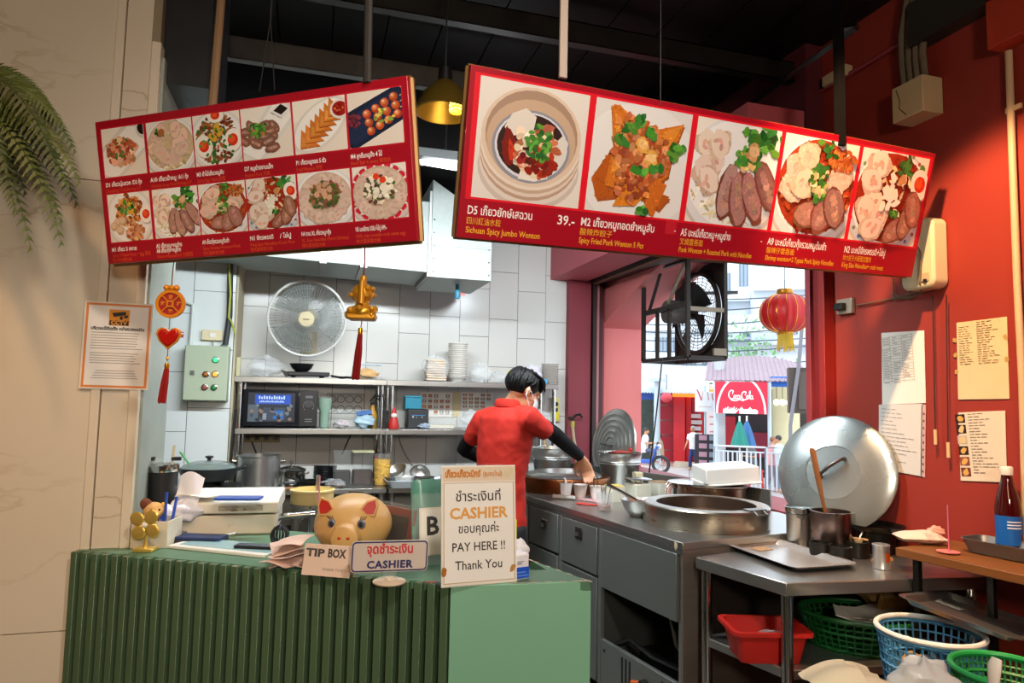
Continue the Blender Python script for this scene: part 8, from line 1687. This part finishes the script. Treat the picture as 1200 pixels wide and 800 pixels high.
for k in range(7): p.line(w*.12, h*(.645-.030*k), w*(.88-.10*rg.random()), h*(.645-.030*k), .0022, '9a9894')
for k in range(5): p.line(w*.12, h*(.41-.028*k), w*(.88-.12*rg.random()), h*(.41-.028*k), .0022, '9a9894')
for k in range(4): p.line(w*(.22-.02*k), h*(.21-.028*k), w*(.78+.02*k), h*(.21-.028*k), .0022, 'a3a19d')
p.build('print', t); text('CCTV', .018, t, T(w*.51, h*.742, .001), 'e8a030', 'CENTER', w*.24, .0008); text('บริเวณนี้ติดตั้ง กล้องวงจรปิด', .013, t, T(w*.5, h*.678, .001), '26231f', 'CENTER', w*.78, .0006)
o = G().span((0, -.004, 0), (.035, .001, .085)).build('blue_poster', mat('poster_blue', '7d86b8', .5, 0, .3, 14), None, loc=aty(167, 352, PY+.03)); tag(o, 'small blue poster strip at the inner edge of the marble pier', 'poster'); o.rotation_euler = (0, 0, rad(60))
# --- fern hanging at the left
c = Vector((-1.20, 2.12, 2.24)); t = thing('hanging_fern', 'lush green hanging fern on the marble pier at the left edge', 'plant', c)
G().lathe([(.07, -.12), (.11, 0), (.115, .01), (.09, .0)], n=24).build('pot', mat('pot_dark', '3a2a20', .8), t); G().rod((0, .0, 0), (0, .30, .12), .008, 6).build('bracket', BLACKM, t)
FN = [mat('fern_green', '46551c', .55, 0, .3, 8), mat('fern_mid', '566326', .55, 0, .3, 8), mat('fern_dark', '2b3814', .6, 0, .3, 8)]
tips = [(93, 212, 2.02), (74, 147, 2.2), (90, 238, 2.15), (72, 284, 2.0), (36, 290, 2.1), (64, 192, 1.92), (30, 140, 2.0), (88, 176, 2.25), (54, 228, 2.1), (18, 245, 2.0), (58, 122, 2.25), (8, 200, 1.9), (-30, 260, 2.0), (72, 258, 2.2), (30, 225, 2.2), (-60, 180, 2.0), (50, 165, 2.0), (14, 112, 2.15), (80, 222, 1.96)]
rg = random.Random(21)
for i, (px, py, yy) in enumerate(tips):
    e = aty(px, py, yy)-c; mid = Vector((e.x*.70, e.y*.5, max(e.z, 0)*.5+.15+.05*rg.random()+(.06 if py < 200 else 0))); n_ = 40; pts = bez((0.0, 0, 0), mid, e, n_); g = G(); g.tube(pts, [.0035-.0029*k/n_ for k in range(n_+1)], 5)
    for k in range(3, n_+1):
        f = k/n_; L_ = .060*(1-f)**.6*min(1, f*4)+.008; tg = (pts[min(k+1, n_)]-pts[k-1]).normalized(); sd = tg.cross(Vector((.2, -1, .3))).normalized(); up_ = sd.cross(tg)
        for s_ in (-1, 1):
            d_ = (sd*s_+tg*.38+Vector((0, 0, -.18))+up_*rg.uniform(-.18, .18)).normalized(); w_ = (tg+up_*rg.uniform(-.2, .2))*.0070
            p0 = pts[k]; nseg = 6; vs = []; fs = []
            for j in range(nseg+1):
                q = j/nseg; ww = (1.0-.88*q**1.4)*(1.15 if j % 2 else .72); cc = p0+d_*L_*q+Vector((0, 0, -.012*q*q)); vs += [cc-w_*ww, cc+w_*ww]
            for j in range(nseg): fs.append((2*j, 2*j+1, 2*j+3, 2*j+2))
            g.add(vs, fs)
    g.build('frond', FN[i % 3], t)
